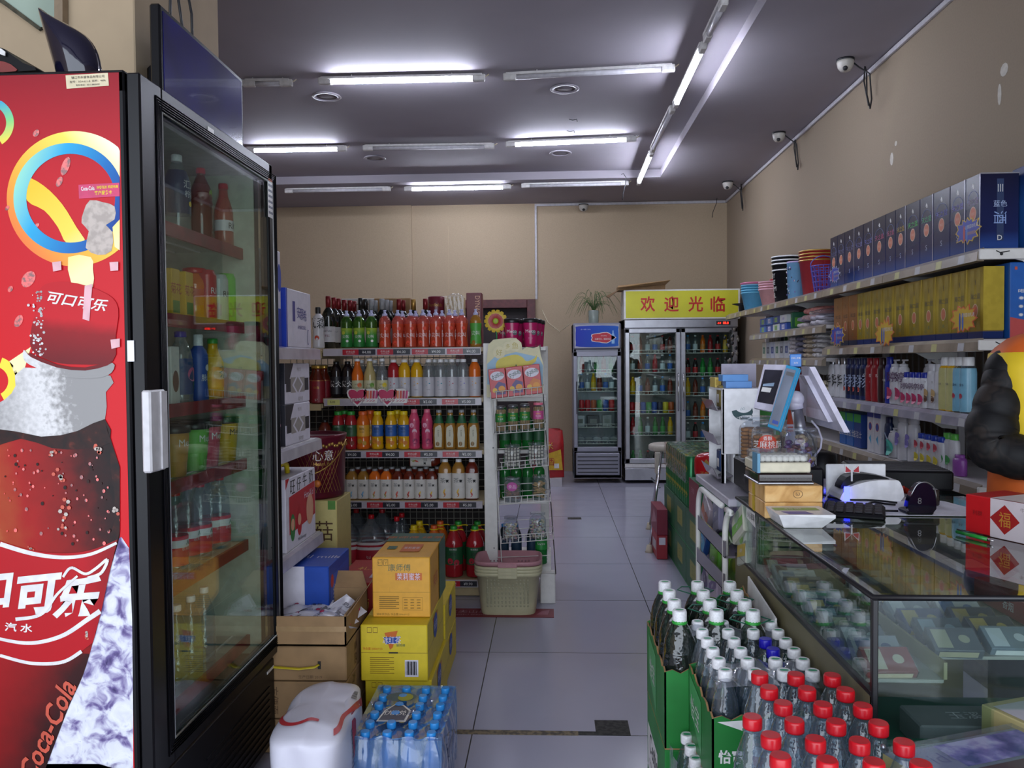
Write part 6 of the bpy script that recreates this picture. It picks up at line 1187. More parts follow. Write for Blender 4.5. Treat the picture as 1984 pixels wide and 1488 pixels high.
for i in range(6): mcase('soap_carton',.10,.11,.13,C(('c8ccd4','b8bcc4','d0d0cc','c4c8d4','b4b8c0','ccc8b8')[i]),[('L','r',.2,.3,.8,.7,C(('3a4a8c','4a4a5c','4a7a5c')[i%3])),('L','t',.5,.5,.03,'皂','pr_white')],(1.80,6.03+i*.125,1.327),'small white packet on the far lower shelf, %s from the near end'%ORD[i],'packet')
for i in range(7): mcase('book',.15,.028,.17,C(('2c2c30','a8a8a8','6a2c24','c8c4b0','4c6a3c','3c3c4c','8a8474')[i]),[],(1.93,6.05+i*.10,1.327),'thin upright packet behind the small white ones, %s from the near end'%ORD[i],'packet')
for i in range(9): mcase('packet',.14,.06,.17,C(('7a1c24','2c6a3c','c8a82c','6a2430','a8a8a8','7a6a2c','8a2c30','3c5a3c','b0ac9c')[i]),[],(1.82,5.98+i*.085,1.088),'upright dark packet on the third far shelf, %s from the near end'%ORD[i],'packet')
m=MB(); random.seed(5)
for k in range(26): y=random.uniform(7.55,7.86); m.ball((1.72+random.uniform(-.05,.05),y,1.50+random.uniform(-.25,.12)),.016,'ink' if k%2 else C('6a6258'),5,4,(1,.5,1.2))
m.tube([(1.74,7.8,1.25),(1.72,7.76,1.45),(1.73,7.70,1.62)],.005,'ink',5); o=m.build('dried_flowers'); tag(o,'dark dried flower spray at the far end of the wall shelf','plant')
# toiletries
def shp(name,h,r,body,cap,lab=None,texts=(),style='sham',sx=1.0,sy=.62,cs=None,capr=.72): return Proto(bottle(name,'bottle',style,h,r,body,cap,lab,texts,capr=capr,sx=sx,sy=sy,capshape=cs,seg=16))
def tl_(px,pr,k,lab,dx=0,X=1.755): 
    z=[1.087,.814][k]; p=at('X',px,[765,880][k],X); pr.put((X+dx,p.y,z),lab,rz=-PI/2)
sw=C('c8c8ce',.3); sb=C('1a2a5c',.3); srd=C('8a1420',.3)
a=shp('shampoo_bottle',.235,.036,sw,'steel',(.1,.75,sw),[('施华蔻',.45,.3,'ink','vert'),('■',.3,.05,'ink')])
for i,px in enumerate((1613,1624,1635)): tl_(px,a,0,'white and silver shampoo bottle at the far end of the toiletry shelf, %s'%ORD[i])
a=shp('shampoo_bottle',.235,.032,sb,'navy',(.1,.75,C('141c3c',.3)),[('清扬',.45,.3,C('a8b4d0'),'vert'),('x',.25,.06,C('b03a2c'),-PI/2,'spot')])
for i,px in enumerate((1646,1655,1664,1674)): tl_(px,a,0,'navy shampoo bottle on the toiletry shelf, %s from the far side'%ORD[i])
a=shp('shampoo_bottle',.235,.036,srd,srd,(.1,.75,srd),[('VS',.6,.07,'pr_white'),('沙宣',.45,.02,'pr_white')])
for i,px in enumerate((1686,1698)): tl_(px,a,0,'deep red VS shampoo bottle, %s of two'%('left','right')[i])
tl_(1710,shp('shampoo_bottle',.235,.034,C('2a1216',.3),C('2a1216',.3),(.1,.75,C('2a1216',.3)),[('VS',.6,.07,'pr_white')]),0,'near black VS shampoo bottle beside the red ones')
a=shp('shampoo_bottle',.24,.034,C('1a2c94',.3),C('1a2c94',.3),(.1,.7,C('1a2c94',.3)),[('海飞丝',.5,.05,'pr_white')]); tl_(1724,a,0,'royal blue shampoo bottle left of the white pump bottles')
a=shp('shampoo_bottle',.225,.040,sw,sw,(.05,.75,sw),[('潘婷',.62,.22,C('4a1c4c'),'vert'),('x',.25,.14,C('b02c5c'),-PI/2,'spot')],cs='pump',capr=.5)
for i,px in enumerate((1735,1751,1768,1788)): tl_(px,a,0,'white pump shampoo bottle with pink swirl, %s from the far side'%ORD[i],dx=0 if i<2 else .08)
a=shp('shampoo_bottle',.165,.028,sw,C('1a2c94',.3),(.05,.8,sw),[('潘婷',.6,.18,C('4a1c4c'),'vert'),('x',.25,.16,C('b02c5c'),-PI/2,'spot')])
for i,px in enumerate((1757,1768,1779,1791)): tl_(px,a,0,'small white shampoo bottle in the front row, %s from the far side'%ORD[i],X=1.735)
a=shp('shampoo_bottle',.205,.035,sw,sw,(.05,.75,sw),[('力士',.6,.05,'ink'),('x',.35,.10,C('b89a6a'),-PI/2,'spot'),('x',.22,.08,C('5a3c2c'),-PI/2,'spot')])
for i,px in enumerate((1807,1821)): tl_(px,a,0,'white shampoo bottle with brown patch, %s of two'%('left','right')[i])
a=shp('body_wash_bottle',.235,.032,'liq_yellow','white_plastic',(.02,.8,C('b8b47c',.3)),[('六神',.5,.05,'ink_grey')],sy=1)
for i,px in enumerate((1834,1848)): tl_(px,a,0,'pale yellow body wash bottle, %s of two'%('left','right')[i])
a=shp('body_wash_bottle',.235,.032,'water','white_plastic',(.02,.8,C('7ab0c8',.3)),[('花露水',.5,.05,'navy'),('x',.3,.05,C('b03a4c'),-PI/2,'spot')],sy=1)
for i,px in enumerate((1862,1876)): tl_(px,a,0,'pale blue body wash bottle, %s of two'%('left','right')[i])
for i in range(3): mcase('toothpaste_box',.12,.10,.19,C(('2a5a9c','2a5a9c','1c3c80')[i]),[('L','r',0,.75,1,1,C('3a9a40')),('L','t',.5,.4,.04,'佳洁士','pr_white')],(1.80,4.86-.115*i,.814),'blue box with green top on the lower toiletry shelf, %s from the far side'%ORD[i])
for i in range(2): mcase('toothbrush_pack',.10,.085,.215,sw,[('L','r',0,.88,1,1,BU),('L','e',.5,.65,.022,.022,C('b03a3c')),('L','e',.5,.65,.018,.018,C('2c4a9c')),('L','p',[(.3,.35),(.7,.2),(.6,.45)],C('4a9ac0'))],(1.78,4.42-.093*i,.814),'white toothpaste pack with blue top on the lower shelf, %s of two'%('left','right')[i])
a=shp('shampoo_bottle',.20,.034,C('1c2c50',.3),'navy',(.05,.7,C('1c2c50',.3)),[('DOVE',.5,.22,C('a8b4c8'),'vert')])
for i,px in enumerate((1709,1719)): tl_(px,a,1,'dark navy bottle on the lower toiletry shelf, %s of two'%('left','right')[i],dx=.01)
tl_(1733,shp('hand_wash_bottle',.15,.040,sw,sw,(.05,.75,sw),[('x',.35,.28,C('4ab0a0'),-PI/2,'spot'),('舒肤佳',.35,.08,'navy')],cs='pump',capr=.5),1,'white pump hand wash with teal label on the lower shelf')
a=shp('lotion_bottle',.225,.040,sw,sw,(.03,.75,sw),[('x',.42,.10,C('7a70b0'),-PI/2,'spot'),('x',.55,.07,C('7a70b0'),-PI/2+.25,'spot')],capr=.9)
for i,px in enumerate((1751,1771)): tl_(px,a,1,'tall white lotion bottle with lilac motif, %s of two'%('left','right')[i])
a=shp('body_wash_bottle',.155,.032,sw,C('1c3ca0',.3),(.03,.8,sw),[('x',.68,.12,C('b03a4c'),-PI/2,'spot'),('x',.30,.14,C('c8b838'),-PI/2,'spot')])
for i,px in enumerate((1786,1798,1811,1824)): tl_(px,a,1,'short white body wash bottle with blue cap, %s from the far side'%ORD[i],X=1.735)
a=shp('lotion_bottle',.175,.034,sw,C('5ab04a',.3),(.03,.8,sw),[('x',.35,.12,C('3a8a4c'),-PI/2,'spot')])
for i,px in enumerate((1836,1849)): tl_(px,a,1,'white bottle with bright green cap, %s of two'%('left','right')[i])
tl_(1860,shp('body_wash_bottle',.09,.04,C('8a4a9c',.3),C('8a4a9c',.3)),1,'small purple bottle behind the green capped ones')
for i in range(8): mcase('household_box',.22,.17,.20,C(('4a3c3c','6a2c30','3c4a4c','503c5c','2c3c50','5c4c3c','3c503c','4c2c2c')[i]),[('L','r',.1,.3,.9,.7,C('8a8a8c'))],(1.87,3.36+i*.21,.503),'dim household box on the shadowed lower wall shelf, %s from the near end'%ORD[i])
# ================================================================= AISLE RIGHT: STOOL, CANS, CARTONS
P('chrome_leg','c8c8cc',.15,1.0); P('rubber','b8ac98',.7)
st=empty('stool',(.87,5.95,0)); tag(st,'round topped chrome stool at the left end of the can packs','stool')
m=MB(); m.lathe([(.135,.655),(.145,.665),(.145,.695),(.13,.705)],P('seat_cream','b8b0a4',.5),28); m.build('seat',st)
for (fx,fy) in ((-.195,-.42),(-.10,.34),(.2,-.2),(.2,.34)):
    m=MB(); m.tube([(fx*.35,fy*.3,.66),(fx,fy,.012)],.0095,'chrome_leg',8); l=m.build('leg',st); m=MB(); m.lathe([(.030,0),(.024,.012),(.016,.05)],'rubber',12); m.build('rubber_foot',l).location=(fx,fy,0)
m=MB(); m.tube([(-.10,-.25,.42),(-.10,.2,.42)],.007,'chrome_leg',6); m.build('stretcher',st)
m=MB(); m.box(-.115,-.075,-.14,-.10,.50,.655,'seat_cream',.005); m.build('leg_sleeve',st)
GC=C('1f5c38'); YS=C('8a8a3c')
def gcase(z0,y0,y1,lab,h=.225): mcase('drink_carton',.36,y1-y0-.006,h,GC,[('L','r',.30,.35,.72,.80,YS),('L','t',.5,.58,.05,'王',C('6a7a2c')),('L','t',.5,.2,.02,'凉茶植物饮料',C('3c8a58')),('F','r',.05,.1,.95,.9,C('2a6c44')),('L','r',0,.03,1,.05,C('2c9a58'))],(.975,(y0+y1)/2,z0),lab)
for j,(y0,y1) in enumerate(((4.30,4.75),(4.75,5.20),(5.20,5.65))):
    for i,z in enumerate((.002,.229)):
        gcase(z,y0,y1,'green drink carton in the aisle stack, %s layer, %s from the counter'%(('bottom','upper')[i],ORD[j]))
mcase('drink_carton',.34,.30,.195,GC,[('L','r',0,0,1,1,C('7a2030')),('L','t',.4,.7,.03,'王老吉',C('b88a90')),('F','r',.1,.62,.24,.92,C('8ab09a')),('F','r',.11,.65,.23,.89,GC),('F','t',.17,.77,.025,'凵',C('8ab09a')),('F','t',.6,.77,.03,'加多宝',C('b8a05a')),('T','r',.1,.1,.9,.8,C('4a1c28')),('T','t',.5,.5,.06,'凉茶',C('a88a8a'))],(.96,4.46,.457),'green and dark red carton on the near end of the aisle stack')
m=MB()
def pack(u,v):
    a=2*PI*u; ca,sa=math.cos(a),math.sin(a); q_=(abs(ca)**3+abs(sa)**3)**(-1/3); e=(1-abs(2*v-1)**5)**.4; return V((ca*q_*.085*e,sa*q_*.075*e,.155*v+.002*math.sin(a*7)))
m.grid(pack,28,14,C('a81820',.15)); m.poly([(-.02,-.077,.10),(0,-.078,.125),(.02,-.077,.10),(0,-.078,.08)],'gold'); m.text('王老吉',(0,-.078,.045),(1,0,0),(0,0,1),.022,'gold'); o=m.build('drink_pack',loc=(.885,4.47,.654),rz=-.5); tag(o,'shiny red and gold drink pack on the green and dark red carton','packet')
can2=tag(bottle('drink_can','can','can',.148,.033,'can_green',None,(.06,.92,'can_green'),[('x',.5,.14,C('b8a83c'),-PI/2,'spot'),('王',.5,.10,C('3c6a2c'))],seg=14),'','can'); can2.children[0].name='label'
cp=Proto(can2)
for L,z in enumerate((.457,.607)):
    for i in range(13):
        for j in range(5):
            if L==0 and j>1: continue
            cp.put((.83+.0675*j,4.72+.0675*i+(0 if L else 0.0)+.035,z),'green drink can, %s from the near end, row %s, %s layer'%(ORD[i],ORD[j],('lower','upper')[L]),rz=-PI/2,group='green cans in the aisle stack')
for k in range(3):
    m=MB(); y0=4.71+.30*k; 
    m.grid(lambda u,v:V((.79+.35*u,y0+.29*v,.758+.004*math.sin(u*30)*math.sin(v*26))),18,14,'film_clear'); m.grid(lambda u,v:V((.789-.003*abs(math.sin(v*13)),y0+.29*v,.600+.158*u)),8,24,'film_clear')
    o=m.build('shrink_film'); tag(o,'clear shrink film over the upper green cans, %s from the near end'%ORD[k],'plastic film')
mcase('small_carton',.07,.28,.16,C('9a2430'),[('L','r',.2,.3,.8,.7,C('b8b0b4')),('F','r',.2,.6,.8,.9,WH)],(.735,5.46,.002),'small red carton on the floor beside the green cartons','box'); mcase('small_carton',.07,.32,.17,C('7a1c34'),[('L','p',[(.1,.2),(.9,.5),(.5,.9)],C('a87880'))],(.735,5.47,.165),'maroon carton stacked on the small red one','box')
# ================================================================= WHITE SIDE BOARD AND RACK OF PACKETS
P('board_white','b0acb8',.4,noise=.03); P('board_dark','2c2a30',.5)
sbd=empty('side_counter',(0,0,0)); tag(sbd,'white topped side counter joining the glass display case','counter')
m=MB(); m.box(.535,1.12,2.435,2.98,.875,.90,'board_white',.003); m.build('counter_top',sbd); m=MB(); m.box(.68,1.10,2.47,2.95,.02,.874,'board_white',.003); m.build('carcass',sbd); m=MB(); m.box(.70,1.08,2.49,2.93,.001,.02,'board_dark'); m.build('plinth',sbd)
pr_=empty('packet_rack',(0,0,0)); tag(pr_,'white tube rack with clear trays of packets under the side counter edge','rack'); XR_=.55
for (ya,yb) in ((at('X',1353,1000,.53).y,at('X',1399,1000,.53).y),(at('X',1405,1000,.53).y,2.438)):
    m=MB(); zt_=.868; pts=[(XR_-.02,ya,.0),(XR_-.02,ya,zt_-.09)]+[(XR_-.02,ya-.08*(1-math.cos(t)),zt_-.09+.09*math.sin(t)) for t in [k*PI/12 for k in range(1,7)]]+[(XR_-.02,yb,zt_)]
    m.tube(pts,.0095,'white_metal',8); m.build('tube_frame',pr_)
P('tray_clear','6e6870',.15,noise=.12,sc=10,coat=.4)
TR=[((1352,998),(1404,1050),.70),((1350,1060),(1402,1112),.5),((1404,1048),(1455,1102),.6)]
for (a,b_,_) in TR:
    A=at('X',a[0],a[1],.522); B=at('X',b_[0],b_[1],.522); B.y=max(B.y,2.43); m=MB(); m.poly([A,B,B+V((0,0,-.05)),A+V((0,0,-.05))],'tray_clear',(.004,0,0)); m.poly([A+V((0,0,-.05)),B+V((0,0,-.05)),B+V((.10,0,-.05)),A+V((.10,0,-.05))],'tray_clear',(0,0,.003)); m.build('tray',pr_)
def pkt(px,py,w,h,cols,lab,rot,X=.575,t=.02):
    c=at('X',px,py,X); b=MB(); b.box(-t/2,t/2,-w/2,w/2,-h/2,h/2,C(cols[0],.3),.004); xs=-t/2-.0006
    b.poly([(xs,-w*.45,h*.1),(xs,w*.45,h*.1),(xs,w*.45,-h*.25),(xs,-w*.45,-h*.25)],C(cols[1],.3)); b.poly([(xs-.0004,w*.2*math.cos(k*PI/8),h*.25+w*.14*math.sin(k*PI/8)) for k in range(16)],C(cols[2],.3)); b.text('柔棉',(xs-.0006,0,-h*.08),(0,-1,0),(0,0,1),h*.12,'pr_white')
    o=b.build('tissue_packet',loc=c,rot=rot); tag(o,lab,'packet')
pkt(1371,992,.14,.09,('a89aa4','b86a50','c8c0c8'),'grey packet with orange oval in the top tray, far one',(0.3,.1,0)); pkt(1392,990,.09,.15,('8c88a0','6a6888','b4b0c4'),'lilac grey packet leaning in the top tray, near one',(-.4,.1,0)); pkt(1366,1042,.12,.14,('1f4a8c','2c8ab8','c8c8b8'),'blue and white packet in the second tray',(.4,.1,0)); pkt(1379,1050,.10,.13,('a8acc0','28509a','d8d8d8'),'white and blue packet behind the green ones',(.5,.1,0),.60); pkt(1388,1075,.13,.18,('5c9a34','78b43c','a8c868'),'bright green packet in the second tray',(-.2,.1,0)); pkt(1411,1078,.13,.15,('6ca034','90a83c','c8cc80'),'yellow green packet between the two rack frames',(.3,.1,0),.59)
pkt(1438,1016,.13,.085,('b8b8a8','6ca83c','8aa088'),'white and green tissue pack sticking out of the near tray',(-.55,.1,.0),.565,.03); pkt(1424,1005,.10,.15,('6a6484','8a84a0','9c98b0'),'purple grey packet behind the white and green tissue pack',(-.4,.1,0),.61); pkt(1443,1062,.10,.10,('a8aca0','b8a040','6c9a40'),'small pale packet below the white and green tissue pack',(-.3,.1,0),.565); pkt(1372,1118,.11,.13,('8c8898','4a3c6c','c8b8c8'),'white and purple packet on the lowest tray',(.6,.1,0)); pkt(1386,1130,.12,.12,('a89aac','5a4478','b86a40'),'purple swirl packet on the lowest tray',(-.5,.1,0)); pkt(1432,1110,.20,.12,('5a7a2c','6a9a34','84902c'),'dark green packet low in the near bay',(-.5,.1,0),.59)
m=MB(); m.box(.54,.66,2.44,2.90,.28,.30,'tray_clear'); m.build('tray',pr_)
# cigarette stand
cs=empty('cigarette_stand',(0,0,0)); tag(cs,'white cigarette display stand with clear side trays on the side counter','display stand')
sx0,sx1,sy0,sy1,sz1=.580,.708,2.74,3.02 if 0 else 2.96,1.222
m=MB(); m.box(sx0,sx0+.008,sy0,sy0+.012,.901,sz1,'white_plastic'); m.box(sx0,sx1,sy0,sy0+.008,1.00,sz1,'white_plastic',.002); m.box(sx0,sx0+.014,sy0,sy0+.01,.901,1.0,'white_plastic'); m.build('front_panel',cs)
m=MB(); m.box(sx0+.04,sx0+.046,sy0+.008,sy1,.901,sz1,'white_plastic'); m.box(sx0,sx1,sy1-.006,sy1,.901,sz1,'white_plastic'); m.box(sx0,sx1,sy0+.008,sy1,sz1-.006,sz1,'white_plastic'); m.build('body',cs)
m=MB(); m.box(sx0+.035,sx1+.03,2.93-.02,2.93-.014,sz1,1.305,P('panel_lilac','9a96a8',.4)); m.build('header_panel',cs)
for z in (1.165,1.05,.935): m=MB(); m.poly([(sx0+.04,sy0+.01,z-.012),(sx0-.012,sy0+.01,z-.02),(sx0-.03,sy0+.01,z+.018),(sx0-.028,sy0+.01,z+.018),(sx0-.010,sy0+.01,z-.016),(sx0+.04,sy0+.01,z-.008)],'tray_clear',(0,.26 if 0 else .2,0)); m.build('tray',cs)
m=MB(); c=V(((sx0+sx1)/2+.005,sy0-.0005,1.15)); n=20
m.poly([c+V((.036*math.cos(t),0,.034*math.sin(t))) for t in [PI+.1+(PI*.9)*k/n for k in range(n+1)]]+[c+V((.028*math.cos(t)+.004,0,.010+.02*math.sin(t))) for t in [2*PI-.1-(PI*.8)*k/n for k in range(n+1)]],C('28484c')); m.text('TOP WORLD BRANDS',c+V((0,-.0005,-.026)),(1,0,0),(0,0,1),.004,'pr_white',w=.04); m.text('⌂⌂',c+V((.0,-.0005,.004)),(1,.0,.2),(0,0,1),.008,C('6a8a90')); m.build('logo_print',cs)
def cig(x,y,z,mt,lab,rz=0,rot=None,t='ink',w=.055,d=.088,h=.023,nm='cigarette_pack'):
    b=carton(w,d,h,mt,[('T','r',.1,.55,.9,.9,t),('F','r',.1,.2,.9,.8,t),('T','e',.5,.3,.012,.012,t)],.001); o=b.build(nm,loc=(x,y,z),rz=rz,rot=rot); tag(o,lab,'cigarette pack'); return o
cig(.645,2.80,1.2225,C('5a8cc8'),'light blue cigarette pack lying on the stand, lower of the pair',PI/2,t='pr_white'); cig(.632,2.80,1.246,C('5a90cc'),'light blue cigarette pack lying on the stand, upper of the pair',PI/2+.05,t='pr_white')
cig(.592,2.90,1.2225,C('c8b05a'),'yellow and cream cigarette pack at the far left of the stand top',t=C('a88a2c'),w=.022,h=.035); 
for i,(z,c) in enumerate(((1.155,'8a7a40'),(.93,'28406c'))): mcase('cigarette_pack',.02,.055,.075,C(c),[('L','r',.2,.2,.8,.6,'pr_white')],(sx0+.018,2.84,z),'cigarette pack standing in the %s side tray of the stand'%('top','bottom')[i],'cigarette pack')
mcase('cigarette_carton',.12,.05,.24,C('3a9a34'),[],(.76,3.04 if 0 else 2.93,.902),'bright green carton behind the cigarette stand')
mcase('cigarette_carton',.07,.04,.10,C('c4c0b4'),[('F','r',.5,.4,.8,.8,C('6a6aa8'))],(.735,2.85,1.225) if 0 else (.80,2.85,1.15),'small white packet above the green carton') if 0 else None
# ---- black drawer and things stacked on it
m=MB(); m.box(.60,.79,2.35,2.66,.911,1.005,'black_plastic',.006); m.box(.5995,.601,2.50,2.53,.94,.965,'board_dark'); o=m.build('till_box'); tag(o,'black metal till box on the counter under the snack jars','till')
def jar(name,x,y,z,r,h,lab,fill,lc=None,txt=None,sq=0,lt='cap_red'):
    o=bottle(name,'jar','vit',h,r,'clear_plastic','clear_plastic',None,capr=.96,sq=sq,seg=24); o.location=(x,y,z); o['label']=lab; m=MB(); fill(m); c=m.build('contents',o); c['kind']='stuff'
    if lc:
        m=MB(); m.poly([((r+.0012)*math.cos(a),(r+.0012)*math.sin(a),zz) for a,zz in [(-2.35+1.3*.5*(1+math.cos(t)),h*.42+h*.30*math.sin(t)) for t in [k*PI/12 for k in range(24)]]],lc) if 0 else None
        L=14
        for k in range(L):
            a0=-2.45+1.35*k/L; a1=-2.45+1.35*(k+1)/L; f0=math.sin(PI*(k+.0)/L)**.4; f1=math.sin(PI*(k+1)/L)**.4 if k<L-1 else .0
            m.poly([((r+.0012)*math.cos(a),(r+.0012)*math.sin(a),zz) for a,zz in ((a0,h*.42-h*.28*f0),(a1,h*.42-h*.28*f1),(a1,h*.42+h*.28*f1),(a0,h*.42+h*.28*f0))],lc)
        m.textcyl(txt,r+.002,h*.48,.022,-1.77,'pr_white'); m.textcyl('香酥',r+.002,h*.62,.012,-1.77,'pr_white'); m.poly([((r+.002)*math.cos(a),(r+.002)*math.sin(a),zz) for a,zz in ((-1.6,h*.20),(-1.38,h*.20),(-1.38,h*.36),(-1.6,h*.36))],'pr_white')
        m.build('label',o)
    return o
def rounds(m,r,h,mt,t=.012):
    random.seed(4)
    for j in range(int(h/t)):
        for k in range(7):
            a=k*2*PI/6; rr=0 if k==6 else r*.62; m.lathe([(r*.30,j*t+.001),(r*.33,j*t+t*.5),(r*.30,j*t+t*.92)],mt,8,mx=Matrix.Translation((rr*math.cos(a),rr*math.sin(a),.003)))
jar('biscuit_jar',.652,2.56,1.006,.056,.135,'clear jar of stacked brown biscuits, rear one by the cigarette stand',lambda m:rounds(m,.054,.105,P('cracker','a87038',.8,noise=.15,sc=50)))
jar('biscuit_jar',.650,2.44,1.006,.045,.13,'clear biscuit jar with orange red label in front of the other',lambda m:rounds(m,.043,.09,'cracker'),C('b8361c'),'芝麻桃酥')
def wrapped(m):
    random.seed(9)
    for k in range(60): a=random.uniform(0,6.28); rr=.036*math.sqrt(random.random()); z=.01+random.random()*.075; m.ball((rr*math.cos(a),rr*math.sin(a),z),.010,(C('5a2430',.2),C('7a3c2c',.2),C('503068',.2),C('a08a6a',.2))[k%4],6,4,(1.2,.8,.8))
jar('candy_jar',.735,2.40,1.006,.049,.112,'clear jar of dark foil wrapped candies beside the biscuit jars',wrapped)
P('wood_pale','c89c60',.5,noise=.14,sc=16); ramp('wood_box','noise',[(.35,'b88a50'),(.5,'d0a468'),(.65,'d8b47c')],sc=9,detail=4,dist=2); P('tape_yellow','c8a818',.4)
wx0,wx1=at('Y',1482,1000,2.08).x,at('Y',1594,1000,2.08).x; wc=(wx0+wx1)/2; ww=wx1-wx0
def wbox(z,h,lab,logo):
    b=carton(ww,.17,h,'wood_box',[('L','r',.25,0,.42,1,'tape_yellow')],.002)
    if logo: b.tube([(0.01+.012*math.cos(t),-.0855,h/2+.010*math.sin(t)) for t in [k*PI/8 for k in range(16)]],.0007,'cardboard_dark',3,closed=True); b.text('ω',(0.01,-.0858,h/2),(1,0,0),(0,0,1),.008,'cardboard_dark')
    o=b.build('wooden_gift_box',loc=(wc,2.165,z)); tag(o,lab,'box')
wbox(.911,.041,'pale wooden gift box, lower of two on the glass counter',0); wbox(.953,.042,'pale wooden gift box with small round logo, upper of two',1)
b=MB(); b.box(-.072,.072,-.075,.075,.0,.006,'steel',.002); b.box(-.070,.070,-.072,.072,.006,.028,G('dark_clear','4a3a34',.7,'2c1c18',.05,1.5),.003)
for k in range(26): b.ball((random.uniform(-.06,.06),-.066+random.uniform(0,.01),.014+random.uniform(-.005,.006)),.003,'cracker',5,4)
o=b.build('pastry_tray',loc=(wc-.015,2.17,.996)); tag(o,'dark clear lidded tray of sweets on top of the wooden boxes','food box')
P('cream_card','cfc8b0',.5)
def pbox(x,y,z,lab):
    b=MB(); b.box(-.068,.068,-.07,.07,0,.026,'cream_card',.003); b.box(-.064,.064,-.066,.066,.026,.050,'clear_plastic',.004)
    for k in range(8):
        for j in range(4): b.ball((-.052+.015*k,-.05+.033*j,.033),.010,C('c8c0b0',.7),6,5,(1,1,.9))
    b.box(-.0695,-.062,-.072,-.02,.0,.050,C('5a8ca8')); o=b.build('pastry_box',loc=(x,y,z)); tag(o,lab,'food box')
pbox(wc-.018,2.17,1.026,'cream pastry box with clear lid on top of the counter pile')
b=MB(); bw0=at('Y',1500,1005,1.99).x; bw1=at('Y',1608,1005,1.99).x; w=bw1-bw0
b.poly([(-w*.38,-.045,0),(w*.30,-.045,0),(w*.5,-.06,.026),(w*.5,-.06,.034),(-w*.5,-.06,.034),(-w*.46,-.06,.02)],'white_plastic',(0,.12,0)); b.poly([(-.04,-.05,.0345),(.02,-.05,.0345),(.01,-.015,.0345),(-.05,-.015,.0345)],C('6a6ab0')); b.poly([(-.06,.0,.0345),(.05,.0,.0345),(.05,.035,.0345),(-.06,.035,.0345)],C('8ab06a')); b.text('特惠',(-.01,.018,.0348),(1,0,0),(0,1,0),.02,'pr_white'); b.box(-w/2-.002,w/2+.002,-.062,.062,.0,.0) if 0 else None
o=b.build('plastic_food_tray',loc=((bw0+bw1)/2,2.01,.911)); tag(o,'white plastic food tray with green and violet labels in front of the wooden boxes','food box')
# ---- cash register with two screens
ps=empty('cash_register',(0,0,0)); tag(ps,'white dual screen cash register on a metal pole','cash register')
P('screen_dark','30303c',.12,noise=.15,sc=8,coat=.5); P('pos_white','c8c4d4',.35); P('screen_grey','8890a0',.2,noise=.12,sc=7); P('pole_lilac','9a90c8',.35)
def slab4(a,b_,c,d_,th,mat,name,par,inner=None,im=None,ins=None,dirv=None):
    n=(b_-a).cross(d_-a).normalized()
    if n.y>0: n=-n
    m=MB(); m.poly([a,b_,c,d_],mat,-n*th)
    o=m.build(name,par)
    if im:
        m=MB(); ce=(a+b_+c+d_)/4; L,T,R_,B_=ins; q4=lambda u,v:(a*(1-u)+b_*u)*(1-v)+(d_*(1-u)+c*u)*v
        m.poly([q4(L,T)+n*.001,q4(1-R_,T)+n*.001,q4(1-R_,1-B_)+n*.001,q4(L,1-B_)+n*.001],im)
        if im=='screen_dark': m.poly([q4(.2,.52)+n*.002,q4(.62,.52)+n*.002,q4(.6,.62)+n*.002,q4(.18,.62)+n*.002],'pr_white'); m.poly([q4(.2,.45)+n*.002,q4(.68,.40)+n*.002,q4(.68,.48)+n*.002,q4(.2,.50)+n*.002],C('8aa0b8'))
        else: m.poly([q4(.3,.88)+n*.002,q4(.8,.88)+n*.002,q4(.8,.93)+n*.002,q4(.3,.93)+n*.002],C('4a60b0')); m.poly([q4(.22,.10)+n*.002,q4(.82,.10)+n*.002,q4(.82,.16)+n*.002,q4(.22,.16)+n*.002],C('6a6a6c'))
        m.build('screen',o)
    return o
A=[at('Y',1480,706,2.52),at('Y',1526,707,2.46),at('Y',1499,798,2.42),at('Y',1460,790,2.48)]
slab4(A[0],A[1],A[2],A[3],.012,'pos_white','customer_display',ps,im='screen_dark',ins=(.1,.12,.12,.14))
A=[at('Y',1524,707,2.44),at('Y',1548,713,2.40),at('Y',1509,834,2.33),at('Y',1487,826,2.37)]
d2=slab4(A[0],A[1],A[2],A[3],.012,C('3a9ac8'),'payment_display',ps,im='screen_grey',ins=(.06,.05,.14,.04))
m=MB(); m.poly([A[1]+V((.001,0,0)),A[1]+V((.008,.012,0)),A[2]+V((.010,.012,0)),A[2]+V((.001,0,0))],'pos_white',(0,.012,0)); m.build('side_bezel',d2)
M=[at('Y',1552,710,2.74),at('Y',1567,711,2.45),at('Y',1634,838,2.36),at('Y',1562,817,2.66)]
m=MB(); bk=[M[0],M[1],M[2],M[3]]; n=(M[1]-M[0]).cross(M[3]-M[0]).normalized(); n=n if n.x>0 else -n; m.poly(bk,'pos_white',n*.010); m.poly([M[1],M[1]+n*.012+V((.004,0,0)),M[2]+n*.012+V((.004,0,0)),M[2]],'pos_white',(0,-.006,0)); c=sum(bk,V())/4
m.poly([c+(p-c)*.72-n*.002 for p in bk],'pos_white',-n*.016); mo=m.build('cashier_monitor',ps); m=MB(); m.poly([p+n*.0105+(c-p)*.06 for p in bk],'screen_dark'); m.build('screen',mo)
P0=at('Y',1543,792,2.52); P1=at('Y',1571,932,2.47); 
m=MB(); m.tube([P0+V((-.005,0,.03)),P0],.022,'pos_white',14); m.ball(P0+V((-.002,0,.03)),.026,'pos_white',12,8); m.build('neck_joint',ps)
m=MB(); Pm=P0.lerp(P1,.55); m.tube([P0,Pm],.0175,'steel',16); m.tube([Pm,P1],.019,'pole_lilac',16); m.build('pole',ps)
m=MB();  m.box(P1.x+.0,P1.x+.17,2.44,2.62,.912,.935,'pos_white',.006); m.build('base',ps)
E_('led_blue','2a30ff',9)
